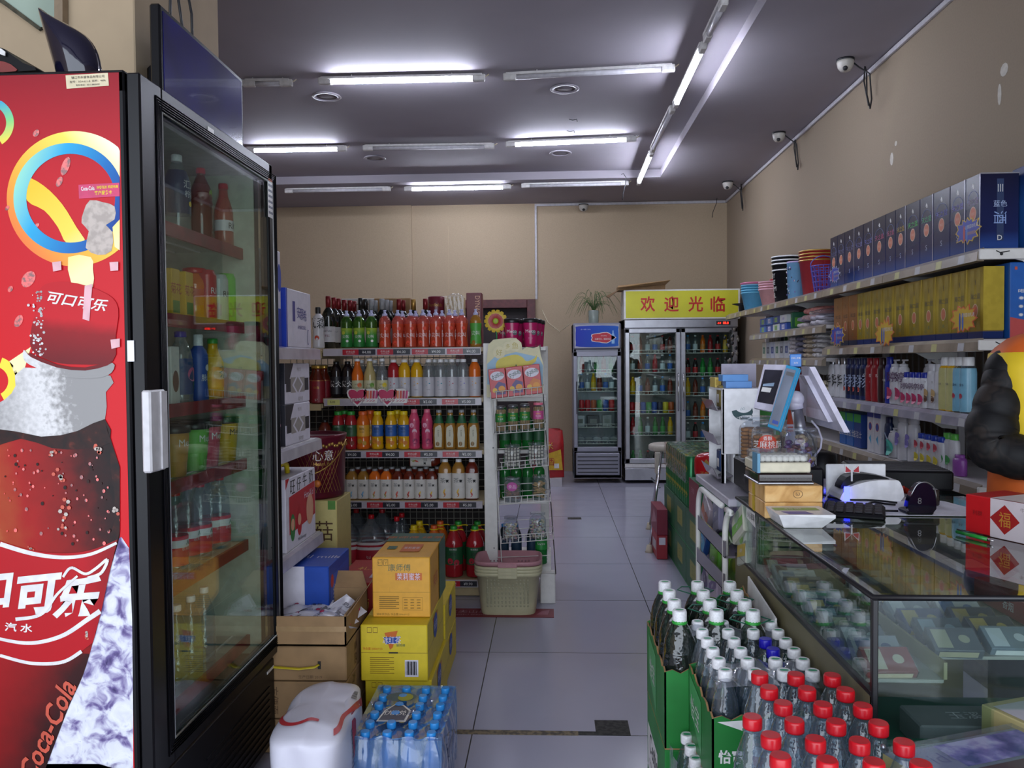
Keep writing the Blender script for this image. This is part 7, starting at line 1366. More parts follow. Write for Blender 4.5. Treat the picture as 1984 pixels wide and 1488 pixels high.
m=MB(); m.tube([(P1.x+.035,2.435,.922),(P1.x+.10,2.435,.922)],.004,'led_blue',6); m.build('led_strip',ps)
m=MB(); m.poly([at('Y',1530,778,2.62),at('Y',1551,778,2.62),at('Y',1556,822,2.6),at('Y',1525,822,2.6)],C('c0421c'),(0,.004,0)); m.poly([at('Y',1525,822,2.6),at('Y',1556,822,2.6),at('Y',1566,880,2.58),at('Y',1518,880,2.58)],'pos_white',(0,.004,0)); o=m.build('leaflet'); tag(o,'orange and white leaflet standing behind the register pole','leaflet')
m=MB(); p=at('Y',1541,699,2.44); m.box(p.x-.017,p.x+.017,2.435,2.441,p.z-.018,p.z+.020,C('3a78c0',.3),.002); m.text('扫码 点餐',(p.x,2.434,p.z+.008),(1,0,0),(0,0,1),.006,'pr_white'); m.text('支付',(p.x,2.434,p.z-.006),(1,0,0),(0,0,1),.006,'pr_white'); m.box(p.x-.003,p.x+.003,2.437,2.441,p.z-.03,p.z-.017,'ink'); m.build('payment_sign',ps)
for k,pts in enumerate(([(1572,815),(1585,830),(1592,850),(1590,868),(1577,885)],[(1560,830),(1575,850),(1582,880),(1570,900)])):
    m=MB(); m.tube([at('Y',x,y,2.55+.03*k) for x,y in pts],.003 if k else .0035,'pos_white' if k==0 else 'ink',6); o=m.build('cable'); tag(o,('white cable hanging behind the cashier monitor','black cable behind the register pole')[k],'cable')
m=MB(); m.lathe([(.055,0),(.058,.02),(.05,.09),(.03,.10)],'black_plastic',20); o=m.build('speaker',loc=(.90,2.72,.912)); tag(o,'small black round speaker behind the register','speaker')
m=MB(); m.box(-.14,.14,-.12,.12,0,.06,'black_plastic',.006)
for k in range(11): m.box(-.13,.13,-.115+.021*k,-.107+.021*k,.06,.063,'board_dark')
o=m.build('till_printer',loc=(1.11,2.64,.912),rz=-.15); tag(o,'flat black ribbed machine at the far end of the counter','machine')
# white handset station
hs=empty('phone_dock',(at('Z',1660,960,.912).x,2.37,.911)); tag(hs,'white dock with black handset and red bow sticker on the counter','phone')
m=MB(); w=.165
pro=[(-.075,0),(.080,0),(.082,.055),(.055,.062),(.0,.060),(-.055,.045),(-.075,.03)]
m.poly([(a,-.05,b_) for a,b_ in smooth_pts(pro,3)],'white_plastic',(0,.10,0)); m.build('dock_body',hs)
m=MB(); m.poly([(a,-.03,b_) for a,b_ in smooth_pts([(-.078,.035),(-.06,.068),(-.02,.078),(.04,.070),(.062,.060),(.04,.058),(-.02,.062),(-.05,.045)],3)],'black_plastic',(0,.05,0)); m.build('handset',hs)
m=MB(); m.box(-.09,.085,.055,.062,.0,.095,'white_plastic',.003); m.build('back_plate',hs)
m=MB(); 
for s in (-1,1): m.poly([(-.055+s*.003,-.055,.092),(-.055+s*.020,-.055,.108),(-.055+s*.021,-.055,.084),(-.055+s*.004,-.055,.086)],'pr_white',(0,.002,0)); m.poly([(-.055+s*.004,-.056,.091),(-.055+s*.018,-.056,.104),(-.055+s*.019,-.056,.086),(-.055+s*.005,-.056,.087)],C('a81828'))
m.box(-.057,-.053,-.054,-.05,.06,.09,'pr_white'); m.build('bow_sticker',hs)
m=MB(); m.box(-.076,-.060,-.052,-.0505,.0,.045,'led_blue'); m.build('blue_led_glow',hs)  # glowing patch imitates the register LED's light on the dock side
# keypad
m=MB(); kx=at('Z',1650,985,.925); m.box(-.075,.075,-.05,.05,.0,.014,'black_plastic',.005,mx=Matrix.Rotation(.12,4,'X'))
for i in range(6):
    for j in range(4): m.box(-.066+.023*i,-.047+.023*i,-.040+.022*j,-.022+.022*j,.014,.019,'board_dark',.002,mx=Matrix.Rotation(.12,4,'X'))
o=m.build('number_keypad',loc=(kx.x,2.13,.914),rz=-.38); tag(o,'black number keypad lying on the white paper','keypad')
# white paper
m=MB(); pz=.9125; pts=[at('Z',1683,998,pz),at('Z',1872,1000,pz),at('Z',1880,985,pz),at('Z',1830,972,pz),at('Z',1700,957,pz),at('Z',1640,963,pz),at('Z',1625,975,pz)]; m.poly(pts,'paper',(0,0,.0012)); o=m.build('paper_sheet'); tag(o,'large white paper sheet spread on the glass counter','paper')
# scanner
bs=empty('barcode_scanner',(at('Z',1765,990,.914).x,2.13,.914)); tag(bs,'black rounded barcode scanner standing on the white paper','scanner')
m=MB(); m.box(-.034,.034,-.02,.04,0,.012,'black_plastic',.004); m.build('stand',bs)
m=MB(); m.poly([(a,-.024,b_) for a,b_ in smooth_pts([(-.032,.010),(.030,.008),(.036,.04),(.026,.072),(.008,.084),(-.012,.078),(-.028,.05)],3)],P('scan_black','101020',.12,coat=.6),(0,.022,0)); m.tube([(a,-.025,b_) for a,b_ in smooth_pts([(-.028,.052),(-.012,.080),(.010,.086),(.030,.072),(.037,.045)],4,False)],.0015,'steel',5); m.text('8',(-.006,-.0255,.038),(1,0,0),(0,0,1),.016,'steel'); m.build('scanner_head',bs)
for k,pts in enumerate(([(1735,978),(1715,976),(1690,973),(1680,980),(1695,988),(1740,990)],[(1600,962),(1640,968),(1690,969),(1738,974)],[(1598,968),(1612,952),(1640,946),(1660,958)])):
    m=MB(); m.tube([at('Z',x,y,.9175) for x,y in smooth_pts(pts,4,False)],.0028,'black_plastic' if k<2 else 'pos_white',6); o=m.build('cable'); tag(o,('black looped scanner cable on the white paper','black cable running along behind the keypad','pale cable curving before the white dock')[k],'cable')
m=MB(); m.box(-.018,.018,-.015,.015,0,.045,G('dark_glass','3a3430',.75,'2c2420',.03,1.5),.004); o=m.build('small_dark_box',loc=(at('Z',1806,980,.914).x,2.25,.9145)); tag(o,'small dark translucent box right of the scanner','box')
m=MB(); m.grid(lambda u,v:V((.08*(u-.5),.05*(v-.5),.012*math.sin(u*9+v*7)+.016)),8,6,C('b03020',.3)); o=m.build('red_wrapper',loc=(at('Z',1725,958,.914).x,2.42,.9135)); tag(o,'crumpled red wrapper behind the scanner','wrapper')
# red and white gift box
gx0=at('Z',1870,1010,.911); rb=MB(); c0,s0=math.cos(-.62),math.sin(-.62)
W2,D2,H2=.30,.13,.088
g0=at('Z',1870,1029,.911); g1=at('Z',1984,1054,.911); g2=at('Z',1915,1040,.911); gd_=(g1-g0); gd_.z=0; gd_.normalize(); fr_=(g2-g0).length/W2; fm=(at('Z',1944,1046,.911)-g0).length/W2
ar=[('F','r',fr_,0,1,1,C('c8bcc0')),('F','p',[(fm-.12,.5),(fm,.88),(fm+.12,.5),(fm,.12)],C('9a1c1c')),('F','t',fm,.5,.034,'福',C('b88030'),.028),('F','r',fm+.2,0,fm+.203,1,C('a89a9c')),('F','t',fm+.14,.82,.01,'牛',C('8a7a7a')),('F','t',fr_/2,.55,.012,'利群',C('7a1014')),('T','r',fr_,0,1,1,C('c8bcc0'))]
b=carton(W2,D2,H2,C('b8141c',.35),ar,.002); gc_=g0+gd_*(W2/2)+V((-gd_.y,gd_.x,0))*(D2/2); o=b.build('gift_box',loc=(gc_.x,gc_.y,.9115),rz=math.atan2(gd_.y,gd_.x)); tag(o,'red and white gift box with gold 福 diamond at the counter right','gift box')
pn=empty('ball_pen',(0,0,0)); tag(pn,'green ball pen lying on the glass counter before the gift box','pen'); a=at('Z',1854,1030,.917); b_=at('Z',1925,1048,.917); d=(b_-a)
m=MB(); m.tube([a,a+d*.86],.0045,C('1f8a34',.25),8); m.build('barrel',pn); m=MB(); m.tube([a+d*.86,a+d*.93,b_],[.0045,.003,.001],'chrome',8); m.build('tip',pn); m=MB(); m.tube([a+V((0,0,.006)),a+d*.35+V((0,0,.007))],.0015,'ink',5); m.build('clip',pn)
# ================================================================= GLASS DISPLAY CASE
gc=empty('glass_showcase',(0,0,0)); tag(gc,'glass display counter with black edges full of cigarette packs','display case')
XA_,XB_,YA,YB_,ZT_=.557,1.22,1.405,2.425,.91
P('case_olive','6c664a',.5,noise=.06,sc=6); P('case_green','1c5a48',.4,noise=.05,sc=5); P('case_floor','8a8a86',.4,noise=.08,sc=6); P('rubber_black','101014',.35)
G('case_top','e0e8e2',.04,'56685e',.01,1.25,1.5); G('case_side','eef6f3',.02,'6a8a84',.01,1.0)
m=MB(); m.box(XA_,XB_,YA,YB_,ZT_-.008,ZT_,'case_top'); m.build('glass_top',gc)
m=MB(); m.box(XA_,XA_+.005,YA,YB_,.735,ZT_-.009,'case_side'); m.build('glass_side',gc); m=MB(); m.box(XA_+.006,XB_,YA,YA+.005,.64,ZT_-.009,'case_side'); m.build('glass_front',gc)
m=MB(); m.tube([(XA_,YB_,ZT_-.004),(XA_,YA,ZT_-.004),(XB_,YA,ZT_-.004)],.0055,'rubber_black',8); m.build('edge_strip',gc)
m=MB(); m.box(XA_-.004,XA_+.007,YA-.004,YA+.007,.60,ZT_-.006,'rubber_black',.002); m.build('corner_post',gc)
m=MB(); m.box(XA_-.004,XA_+.004,YA,YB_,.0,.737,'case_olive'); m.box(XA_-.005,XA_+.006,YA,YB_,.733,.741,'rubber_black'); m.build('side_panel',gc)
m=MB(); m.box(XA_,XB_,YA-.002,YA+.008,.0,.645,'case_green'); m.box(XA_,XB_,YA+.01,YA+.30,.60,.608,'case_green'); m.box(XA_,XB_,YA-.004,YA+.012,.637,.652,G('edge_green','a8c8b8',.5,'6a9a88',.05)); m.build('front_panel',gc)
m=MB(); m.box(XA_+.006,.70,YA+.05,YB_-.01,.738,.744,'case_floor'); m.box(.705,XB_-.01,YA+.12,YB_-.01,.755,.761,'case_floor'); m.box(.700,.706,YA+.05,YB_-.01,.744,.775,C('8a8468')); m.build('inner_shelf',gc)
m=MB(); m.box(.60,XB_,YB_-.006,YB_,.0,.90,'case_olive') ; m.build('rear_panel',gc)
m=MB(); c=at('X',1455,995,XA_-.001); m.poly([(XA_-.0015,c.y+.05,c.z+.015),(XA_-.0015,c.y-.045,c.z+.01),(XA_-.0015,c.y-.05,c.z-.03),(XA_-.0015,c.y+.05,c.z-.02)],'pr_white'); m.text('小心玻璃',(XA_-.002,c.y,c.z-.006),(0,-1,0),(0,0,1),.02,'ink',w=.08); m.build('paper_notice',gc)
m=MB()
for k in range(6): y=2.24+.026*k; m.tube([(XA_+.03,y,.75),(XA_+.03,y,.895)],.0015,'wire',4)
for k in range(4): z=.76+.042*k; m.tube([(XA_+.03,2.23,z),(XA_+.03,2.38,z)],.0015,'wire',4)
m.build('inner_wire_grid',gc)
random.seed(21)
PK=[('8a2c2c','c8b8a0'),('2c3c6c','b8a05a'),('b8b4b8','6a2c3c'),('5a5c64','b0a890'),('1c2444','a88a4a'),('9a9aa2','3c4c7c'),('7a8490','d0d0d4'),('a83a34','d8c8b0'),('3c4a54','8a9aa8'),('c4c0c4','4a6a9c'),('6a6a74','c8c8cc'),('2c2c3c','c0a050')]
def packs(x,ys,z,tilt,row,n):
    for i in range(n):
        y=ys+.0605*i; c=PK[(i*5+row*3)%12]; b=carton(.088,.056,.022,C(c[0],.25),[('T','r',.08,.1,.40,.9,C(c[1],.25)),('T','e',.7,.5,.010,.010,C(c[1],.25)),('F','r',.1,.2,.9,.8,C(c[1],.25))],.001); b.box(-.0445,.0445,-.0285,.0285,-.0003,.0228,'clear_plastic')
        o=b.build('cigarette_pack',loc=(x+random.uniform(-.004,.004),y,z+.012*abs(math.sin(tilt))),rot=(tilt,0,random.uniform(-.06,.06))); tag(o,'cigarette pack in the showcase, %s row, %s from the front'%(('left','middle','right')[row],ORD[i]),'cigarette pack')
packs(.615,1.49,.747,.55,0,12); packs(.760,1.55,.764,.50,1,13); packs(.865,1.56,.764,.50,2,13)
for i in range(5): slab('folded_cloth',.10,.16,.028,fab('b0a884'),(.63,2.28,.746+.027*i) if 0 else (.64,2.28,.746+.024*i),'cream folded cloth inside the showcase, %s from the bottom'%ORD[i])
random.seed(33)
mcase('cigarette_carton',.09,.28,.05,C('8a2434'),[('T','r',.1,.1,.9,.4,WH),('L','t',.5,.5,.02,'香烟',WH)],(1.02,1.75,.764),'dark red cigarette carton at the right of the showcase interior'); mcase('cigarette_carton',.09,.28,.05,C('2c4a8c'),[('T','r',.1,.1,.9,.4,WH)],(1.02,2.08,.764),'blue cigarette carton at the right of the showcase interior')
mcase('cigarette_carton',.20,.09,.05,C('7a7a80'),[('T','t',.5,.5,.03,'玉溪',WH)],(.70,1.51,.61) if 0 else (.76,1.50,.610),'grey cigarette carton low behind the front glass')
# display box in front, bottom right
b=carton(.30,.17,.045,C('8a9aa8',.3),[('T','r',.03,.55,.30,.95,C('a8a8cc')),('T','t',.17,.75,.03,'Stride',C('6a6a9c')),('T','r',.30,.55,.97,.95,ramp('art_violet','noise',[(.35,'3a4890'),(.5,'8a80c8'),(.62,'c8c8e8')],sc=22,detail=5)),('T','r',.05,.05,.97,.50,C('4a2028')),('L','r',.0,.0,1,1,C('9a9060'))],.002); b.box(-.152,.152,-.087,.087,.0455,.052,'clear_plastic'); b.ball((-.15,.085,.055),.005,'steel',6,4)
c=at('Z',1905,1462,.70); o=b.build('gum_display_box',loc=(c.x+.02,c.y-.02,.652),rz=.36); tag(o,'violet and maroon flat display box before the glass counter','box')
b=carton(.20,.15,.06,C('a89c6c',.4),[('T','r',.05,.1,.95,.9,C('b8b4bc')),('T','t',.4,.5,.03,'益达',C('6a6a78')),('F','r',.0,.5,1,.55,'pr_white')],.002); o=b.build('gum_display_box',loc=(c.x+.20,c.y+.125,.652),rz=.36); tag(o,'tan display box with white lid label at the bottom right corner','box')
m=MB(); m.box(-.30,.35,-.17,.16,0,.65,'case_green',.004); o=m.build('low_cabinet',loc=(c.x+.16,c.y+.0,.001),rz=.0) ; tag(o,'dark green low cabinet under the gum display boxes','cabinet')
# ================================================================= STACKED WATER TRAYS (right foreground)
P('tray_green','1f7a34',.45,noise=.10,sc=8); P('tray_inner','1c5a2c',.6,noise=.15,sc=10); P('kraft','a07a50',.8,noise=.1,sc=20)
cbp=bottle('large_water_bottle','bottle','wide',.31,.0405,'pet_clear' if 'pet_clear' in MT else G('pet_clear','98a8a0',.14,'4a5650',.02,1.9,bump=.45,sc=45),'cap_white',(.16,.36,'tray_green'),[('怡宝',.26,.06,'pr_white')],capr=.42)
m=MB(); m.poly([(.010*math.cos(t),.006*math.sin(t),.3102) for t in [k*PI/6 for k in range(12)]],C('2c9a5c')); m.build('cap_mark',cbp); m=MB(); m.lathe([(.0165,.276),(.019,.280),(.0165,.286)],'cap_green',16); m.build('neck_ring',cbp); cbp=Proto(cbp)
LBX=[.305,.392,.478]; LBY=[1.915,1.995,2.078,2.16]; ZL=.415
for j,y in enumerate(LBY):
    for i,x in enumerate(LBX): cbp.put((x,y,ZL),'large green labelled water bottle, row %s from the front, %s from the aisle'%(ORD[j],ORD[i]))
for k,(x,y) in enumerate(((.392,2.16),(.478,2.078),(.392,1.995),(.478,1.915))):
    m=MB(); m.tube([(x-.012,y,.690),(x-.05,y+.02,.697),(x-.035,y+.045,.699),(x+.02,y+.042,.699),(x+.045,y+.015,.697),(x+.012,y,.690)],.0028,C('17604a'),6,flat=.5); o=m.build('carry_strap'); tag(o,'dark green plastic carry strap round the large bottle necks, %s from the back'%ORD[k],'strap')
sm=bottle('water_bottle','bottle','pet',.235,.029,G('pet_water','e0e8ee',.08,'98a8b4',.02,1.8,bump=.4,sc=50),'cap_white',(.20,.42,G('lab_greenclear','c0e0cc',.4,'2c8a50',.05)),[('怡宝',.31,.07,'pr_white')],capr=.50); m=MB(); m.poly([(.009*math.cos(t),.005*math.sin(t)-.001,.2353) for t in [k*PI/6 for k in range(12)]],C('2c9a6c')); m.build('cap_mark',sm); sm=Proto(sm)
SX=[.352,.412,.470,.527]; SY=[1.635,1.697,1.758,1.82,1.88,1.94]; ZS_=.455
bl_=Proto(bottle('water_bottle','bottle','pet',.235,.029,'pet_water','cap_dark_blue',(.30,.55,C('2c4c9c')),[],capr=.50))
for j,y in enumerate(SY):
    for i,x in enumerate(SX):
        if i==2 and j in (2,3): bl_.put((x+.012,y,ZS_),'dark blue capped water bottle among the white capped ones, %s of two'%('nearer' if j==2 else 'farther')); continue
        sm.put((x,y,ZS_),'small white capped water bottle in the cut green tray, row %s from the front, %s from the aisle'%(ORD[j],ORD[i]))
# film remnants over the small bottles
m=MB(); m.grid(lambda u,v:V((.33+.22*u,1.60+.13*v,.672+.012*math.sin(u*17)*math.sin(v*9)-.03*(u-.5)**2)),20,10,'wrap_film'); m.grid(lambda u,v:V((.322,1.60+.35*v,.47+.20*u*(.55+.45*math.sin(v*5+1)**2))) + V((.012*math.sin(v*20)*.3+.02*u,0,0)),8,26,'wrap_film'); m.grid(lambda u,v:V((.33+.21*u,1.90+.05*v,.664+.018*math.sin(v*3)+.006*math.sin(u*19))),20,5,'wrap_film')
o=m.build('torn_film'); tag(o,'torn clear plastic film draped over the small water bottles','plastic film')
def traybox(x0,x1,y0,y1,z0,hl,hf,hb,hr,lab,texts=True,n=12,ft=True):
    """open cut tray: wall heights left-front..back with ragged edge"""
    t=empty('water_tray',(0,0,0)); tag(t,lab,'carton'); T_=.004
    def wall(ax,fixed,a,b_,h0,h1,name,mat='tray_green',inner='tray_inner'):
        m=MB(); P_=[]
        for k in range(n+1):
            u=k/n; h=h0+(h1-h0)*u+.006*math.sin(k*2.3)*(0<k<n); c=a+(b_-a)*u; P_.append((c,h))
        f=lambda c,z,o: (fixed+o,c,z) if ax=='X' else (c,fixed+o,z)
        out=[f(a,z0,0)]+[f(c,z0+h,0) for c,h in P_]+[f(b_,z0,0)]; inn=[f(a,z0,T_)]+[f(c,z0+h,T_) for c,h in P_]+[f(b_,z0,T_)]
        m.poly(out,mat); m.poly(inn,inner); q0=out;q1=inn
        for k in range(len(q0)-1): m.poly([q0[k],q0[k+1],q1[k+1],q1[k]],'kraft')
        return m,t,name
    m,_,_=wall('X',x0,y0,y1,hf,hl,'left_wall')
    L=y1-y0; yc=(y0+y1)/2
    if texts: 
        m.poly([(x0-.0008,yc-.02,z0+.02),(x0-.0008,yc-.02,z0+min(hf,hl)*.9),(x0-.0008,yc+.12,z0+min(hf,hl)*.95),(x0-.0008,yc+.12,z0+.07)],C('4a9a5c')); m.text('怡宝',(x0-.0016,yc+.05,z0+min(hf,hl)*.55),(0,-1,0),(0,0,1),.05,'pr_white',w=.10)
    m.build('left_wall',t)
    m,_,_=wall('Y',y0,x0,x1,hf,hr,'front_wall')
    if texts and ft: m.text('怡寶',((x0+.038),y0-.0012,z0+hf*.50),(1,0,0),(0,0,1),.028,'pr_white',w=.052,bold=.03); m.poly([(x0+.01,y0-.0008,z0+hf*.96),(x1-.01,y0-.0008,z0+hr*.96),(x1-.01,y0-.0008,z0+hf*.76),(x0+.10,y0-.0008,z0+hf*.76)],'pr_white')
    m.build('front_wall',t)
    m,_,_=wall('X',x1-T_,y0,y1,hr,hb,'right_wall','kraft','kraft'); m.build('right_wall',t)
    m,_,_=wall('Y',y1-T_,x0,x1,hl,hb,'back_wall','tray_green','kraft'); m.build('back_wall',t)
    m=MB(); m.box(x0,x1,y0,y1,z0-.003,z0,'kraft'); m.build('base',t); return t
traybox(.262,.525,1.868,2.205,.412,.19,.18,.29,.20,'green cut tray holding the large water bottles',n=14,ft=False)
traybox(.318,.559 if 0 else .556,1.600,1.975 if 0 else 1.866,.452,.11,.055,.20,.20,'green cut tray lettered 怡寶 holding the small water bottles') if 0 else None
t2=traybox(.318,.5515,1.598,1.866,.452,.160,.152,.19,.17,'green cut tray lettered 怡寶 holding the small water bottles')
# lower wrapped trays
def lowtray(x0,x1,y0,y1,z0,z1,lab,cest):
    b=carton(x1-x0,y1-y0,z1-z0,'tray_green',[('L','r',.05,.0,.62,.62,'pr_white') if cest else ('L','r',.1,.3,.9,.6,C('4a9a5c'))],.003)
    xs=-(x1-x0)/2-.0015
    if cest: b.text("C'estbon",(xs,.02,.09),(0,-1,0),(0,0,1),.055,'ink',w=.17); b.text('Purified Drinking Water',(xs,.03,.035),(0,-1,0),(0,0,1),.012,'ink',w=.16)
    else: b.text('怡宝',(xs,0,(z1-z0)*.5),(0,-1,0),(0,0,1),.05,'pr_white')
    o=b.build('water_case',loc=((x0+x1)/2,(y0+y1)/2,z0)); tag(o,lab,'carton')
lowtray(.262,.525,1.868,2.205,.210,.408,"green and white C'estbon case under the large bottles",1); lowtray(.262,.525,1.868,2.205,.002,.208,'green case on the floor under the large bottle trays',0)
lowtray(.345,.5515,1.60,1.866,.225,.448,'green case directly under the small bottle tray',0); lowtray(.318,.5515,1.60,1.866,.002,.223,'green case on the floor under the small bottle trays',0)
for i in range(5): sm.put((.312,1.652+.062*i,.225) if 0 else (.309,1.62+.055*i,.225),'small white capped bottle sticking out of the lower side, %s from the front'%ORD[i])
m=MB(); m.grid(lambda u,v:V((.278-.006*abs(math.sin(v*14)),1.60+.262*v,.226+.2*u)),6,30,'wrap_film'); o=m.build('torn_film'); tag(o,'clear film over the lower side bottles of the water stack','plastic film')
lowtray(.279,.3165,1.60,1.864,.002,.223,'narrow green case end below the side bottles',0)
# ---- red capped bottles
rc=bottle('spring_water_bottle','bottle','rib',.235,.0315,'pet_water','cap_red',None,capr=.50); m=MB()
m.grid(lambda u,v:V((.0322*math.cos(-2.2+1.5*u),.0322*math.sin(-2.2+1.5*u),.045+.045*v)),10,3,C('a81c30',.3)); m.grid(lambda u,v:V((.0322*math.cos(-2.2+1.5*u),.0322*math.sin(-2.2+1.5*u),.09+.018*v)),10,2,'pr_white'); m.textcyl('农夫山泉',.0330,.067,.014,-1.5,'pr_white'); m.build('label',rc); rcp=Proto(rc)
caps=[(1480,1305),(1548,1307),(1607,1305),(1503,1332),(1568,1333),(1633,1335),(1527,1360),(1595,1362),(1660,1362),(1477,1389),(1543,1389),(1621,1393),(1690,1394),(1507,1420),(1582,1423),(1650,1424),(1729,1432),(1529,1455),(1602,1456),(1681,1461),(1759,1468),(1478,1445)]
import itertools
pts=[]
for (x,y) in caps[:-1]:
    p=at('Z',x,y+1,.737); pts.append(p)
for i in range(60): # let neighbours settle so that no two bottles share space
    for a,b_ in itertools.combinations(pts,2):
        d=b_-a; d.z=0
        if d.length<.0655: c=d.normalized()*(.0655-d.length)/2; a-=c; b_+=c
for i,p in enumerate(pts):
    rcp.put((p.x,p.y,.500),'red capped spring water bottle in the front stack, %s counted from the back'%ORD[i] if i<20 else 'red capped spring water bottle at the very front corner, %s counted from the back'%ORD[i])
xs=[p.x for p in pts]; ys=[p.y for p in pts]; x0,x1,y0,y1=min(xs)-.035,max(xs)+.035,min(ys)-.035,1.592
P('nf_wrap','b8b4bc',.3)
for k,(z0,z1) in enumerate(((.002,.248),(.250,.496))):
    b=carton(x1-x0,y1-y0,z1-z0,'nf_wrap',[('F','r',0,.3,1,.7,C('a81c30')),('L','r',0,.3,1,.7,C('a81c30')),('L','t',.5,.5,.05,'农夫山泉','pr_white')],.006); o=b.build('water_case',loc=((x0+x1)/2,(y0+y1)/2,z0)); tag(o,'red and white water case under the red capped bottles, %s of two'%('lower','upper')[k],'carton')
# red bucket rim at the bottom edge
m=MB(); c=at('Z',1412,1475,.48); m.lathe([(.06,-.2),(.075,.0),(.079,.0),(.079,.006),(.074,.006),(.058,-.19),(.01,-.19)],C('a81c28',.35),36,cap=False); 
xr=x0-.082; o=m.build('red_bucket',loc=(xr,1.36,.48)); tag(o,'round red plastic bucket at the bottom edge beside the red capped bottles','bucket'); m=MB(); m.box(-.10,.075,-.12,.12,0,.278,'kraft',.004); o=m.build('carton',loc=(xr,1.36,.002)); tag(o,'brown carton under the red bucket','box')
# white and brown card flap behind the large bottles
m=MB(); m.poly([(.528,2.18,.60),(.532,1.93,.60),(.534,1.93,.70),(.530,2.18,.735)],'pr_white',(.004,0,0)); o=m.build('card_flap'); tag(o,'white card strip standing between the large bottles and the showcase','card')
# ================================================================= CASHIER
P('vest_yellow','d8b81c',.6,noise=.05,sc=10,bump=.15); P('vest_orange','d0601c',.6,noise=.06,sc=10); P('skin','b88468',.5,noise=.04,sc=20); P('hair_black','120e0d',.45,noise=.2,sc=60); P('trouser','20222c',.8); ramp('jacket_camo','noise',[(.40,'0e0e10'),(.46,'131213'),(.50,'1f1b1a'),(.56,'101011'),(.62,'27211e')],sc=13,detail=2,r=.6)
for nm in ('jacket_camo',):
    t=MT[nm].node_tree; b=[n for n in t.nodes if n.type=='BSDF_PRINCIPLED'][0]; n=nd(t,'ShaderNodeTexNoise'); n.inputs['Scale'].default_value=16; tc=nd(t,'ShaderNodeTexCoord'); t.links.new(tc.outputs['Object'],n.inputs[0]); bp=nd(t,'ShaderNodeBump'); bp.inputs['Strength'].default_value=.25; bp.inputs['Distance'].default_value=.01; t.links.new(n.outputs[0],bp.inputs['Height']); t.links.new(bp.outputs[0],b.inputs['Normal'])
pe=empty('person',(0,0,0)); tag(pe,'person in yellow and orange vest over dark camouflage jacket standing behind the counter, arms bent','person')
def skin(name,verts,edges,mat,par,sub=2,root=0):
    me=bpy.data.meshes.new(name); me.from_pydata([v[:3] for v in verts],edges,[]); o=bpy.data.objects.new(name,me); COL.objects.link(o)
    s=o.modifiers.new('s','SKIN'); s.use_smooth_shade=True
    for i,v in enumerate(verts): r=v[3]; r2=v[4] if len(v)>4 else r; me.skin_vertices[0].data[i].radius=(r,r2)
    me.skin_vertices[0].data[root].use_root=True
    if sub: u=o.modifiers.new('u','SUBSURF'); u.levels=sub; u.render_levels=sub
    dg=bpy.context.evaluated_depsgraph_get(); dg.update(); m2=bpy.data.meshes.new_from_object(o.evaluated_get(dg)); bpy.data.objects.remove(o); o=bpy.data.objects.new(name,m2); COL.objects.link(o); m2.materials.clear(); m2.materials.append(MT[mat]); o.parent=par; return o
Yp=2.30; S1=at('Y',1948,718,Yp); S=V((S1.x+.012,Yp,S1.z)); cx=at('Y',1940,800,Yp-.09).x+.165+.034; hx=cx+.045
E1=at('Y',1908,876,Yp-.04); EL=V((E1.x,Yp-.04,E1.z))
Wr=V((cx+.02,Yp-.20,at('Y',1990,915,Yp-.2).z)); S2=V((cx+.185,Yp+.05,S.z)); EL2=V((cx+.25,Yp-.03,EL.z)); Wr2=V((cx+.06,Yp-.24,Wr.z+.03))
# body: one continuous skin figure (mostly under clothes)
body=skin('body',[(cx,Yp,.95,.13,.10),(cx,Yp,1.12,.12,.09),(cx,Yp,1.29,.13,.09),(cx,Yp,1.37,.06,.05),(cx+.015,Yp+.0,1.43,.055,.055),(hx,Yp-.025,1.50,.068,.082),(hx,Yp-.018,1.575,.080,.095),(S.x+.02,Yp,S.z-.015,.045),(EL.x+.02,EL.y,EL.z,.038),(Wr.x-.04,Wr.y+.03,Wr.z,.026),(S2.x-.02,Yp,S.z-.015,.045),(EL2.x,EL2.y,EL2.z,.038),(Wr2.x+.03,Wr2.y+.02,Wr2.z,.026),(cx-.09,Yp,.88,.085),(cx-.10,Yp-.01,.48,.055),(cx-.10,Yp+.02,.09,.04),(cx+.09,Yp,.88,.085),(cx+.10,Yp-.01,.48,.055),(cx+.10,Yp+.02,.09,.04),(cx-.10,Yp-.12,.045,.035),(cx+.10,Yp-.12,.045,.035)],
 [(0,1),(1,2),(2,3),(3,4),(4,5),(5,6),(2,7),(7,8),(8,9),(2,10),(10,11),(11,12),(0,13),(13,14),(14,15),(0,16),(16,17),(17,18),(15,19),(18,20)],'skin',pe)
def hand(w,dirv,side,name):
    d=dirv.normalized(); s_=d.cross(V((0,0,1))).normalized()*side; m=[]; ed=[]
    m.append((*(w),.024,.018)); m.append((*(w+d*.035),.032,.014)); m.append((*(w+d*.075),.034,.013)); ed+=[(0,1),(1,2)]
    for k,(o_,L) in enumerate(((-.026,.062),(-.009,.072),(.009,.067),(.026,.05))):
        b0=len(m); base=w+d*.08+s_*o_; m.append((*base,.0085)); m.append((*(base+d*L*.5+V((0,0,-.004))),.0082)); m.append((*(base+d*L*.85+V((0,0,-.020))),.0075)); m.append((*(base+d*L+V((0,0,-.034))),.006)); ed+=[(2,b0),(b0,b0+1),(b0+1,b0+2),(b0+2,b0+3)]
    b0=len(m); base=w+d*.03-s_*.03; m.append((*base,.011)); m.append((*(base+d*.03-s_*.014),.0095)); m.append((*(base+d*.055-s_*.012+V((0,0,-.008))),.008)); ed+=[(1,b0),(b0,b0+1),(b0+1,b0+2)]
    return skin(name,m,ed,'skin',pe,2,0)
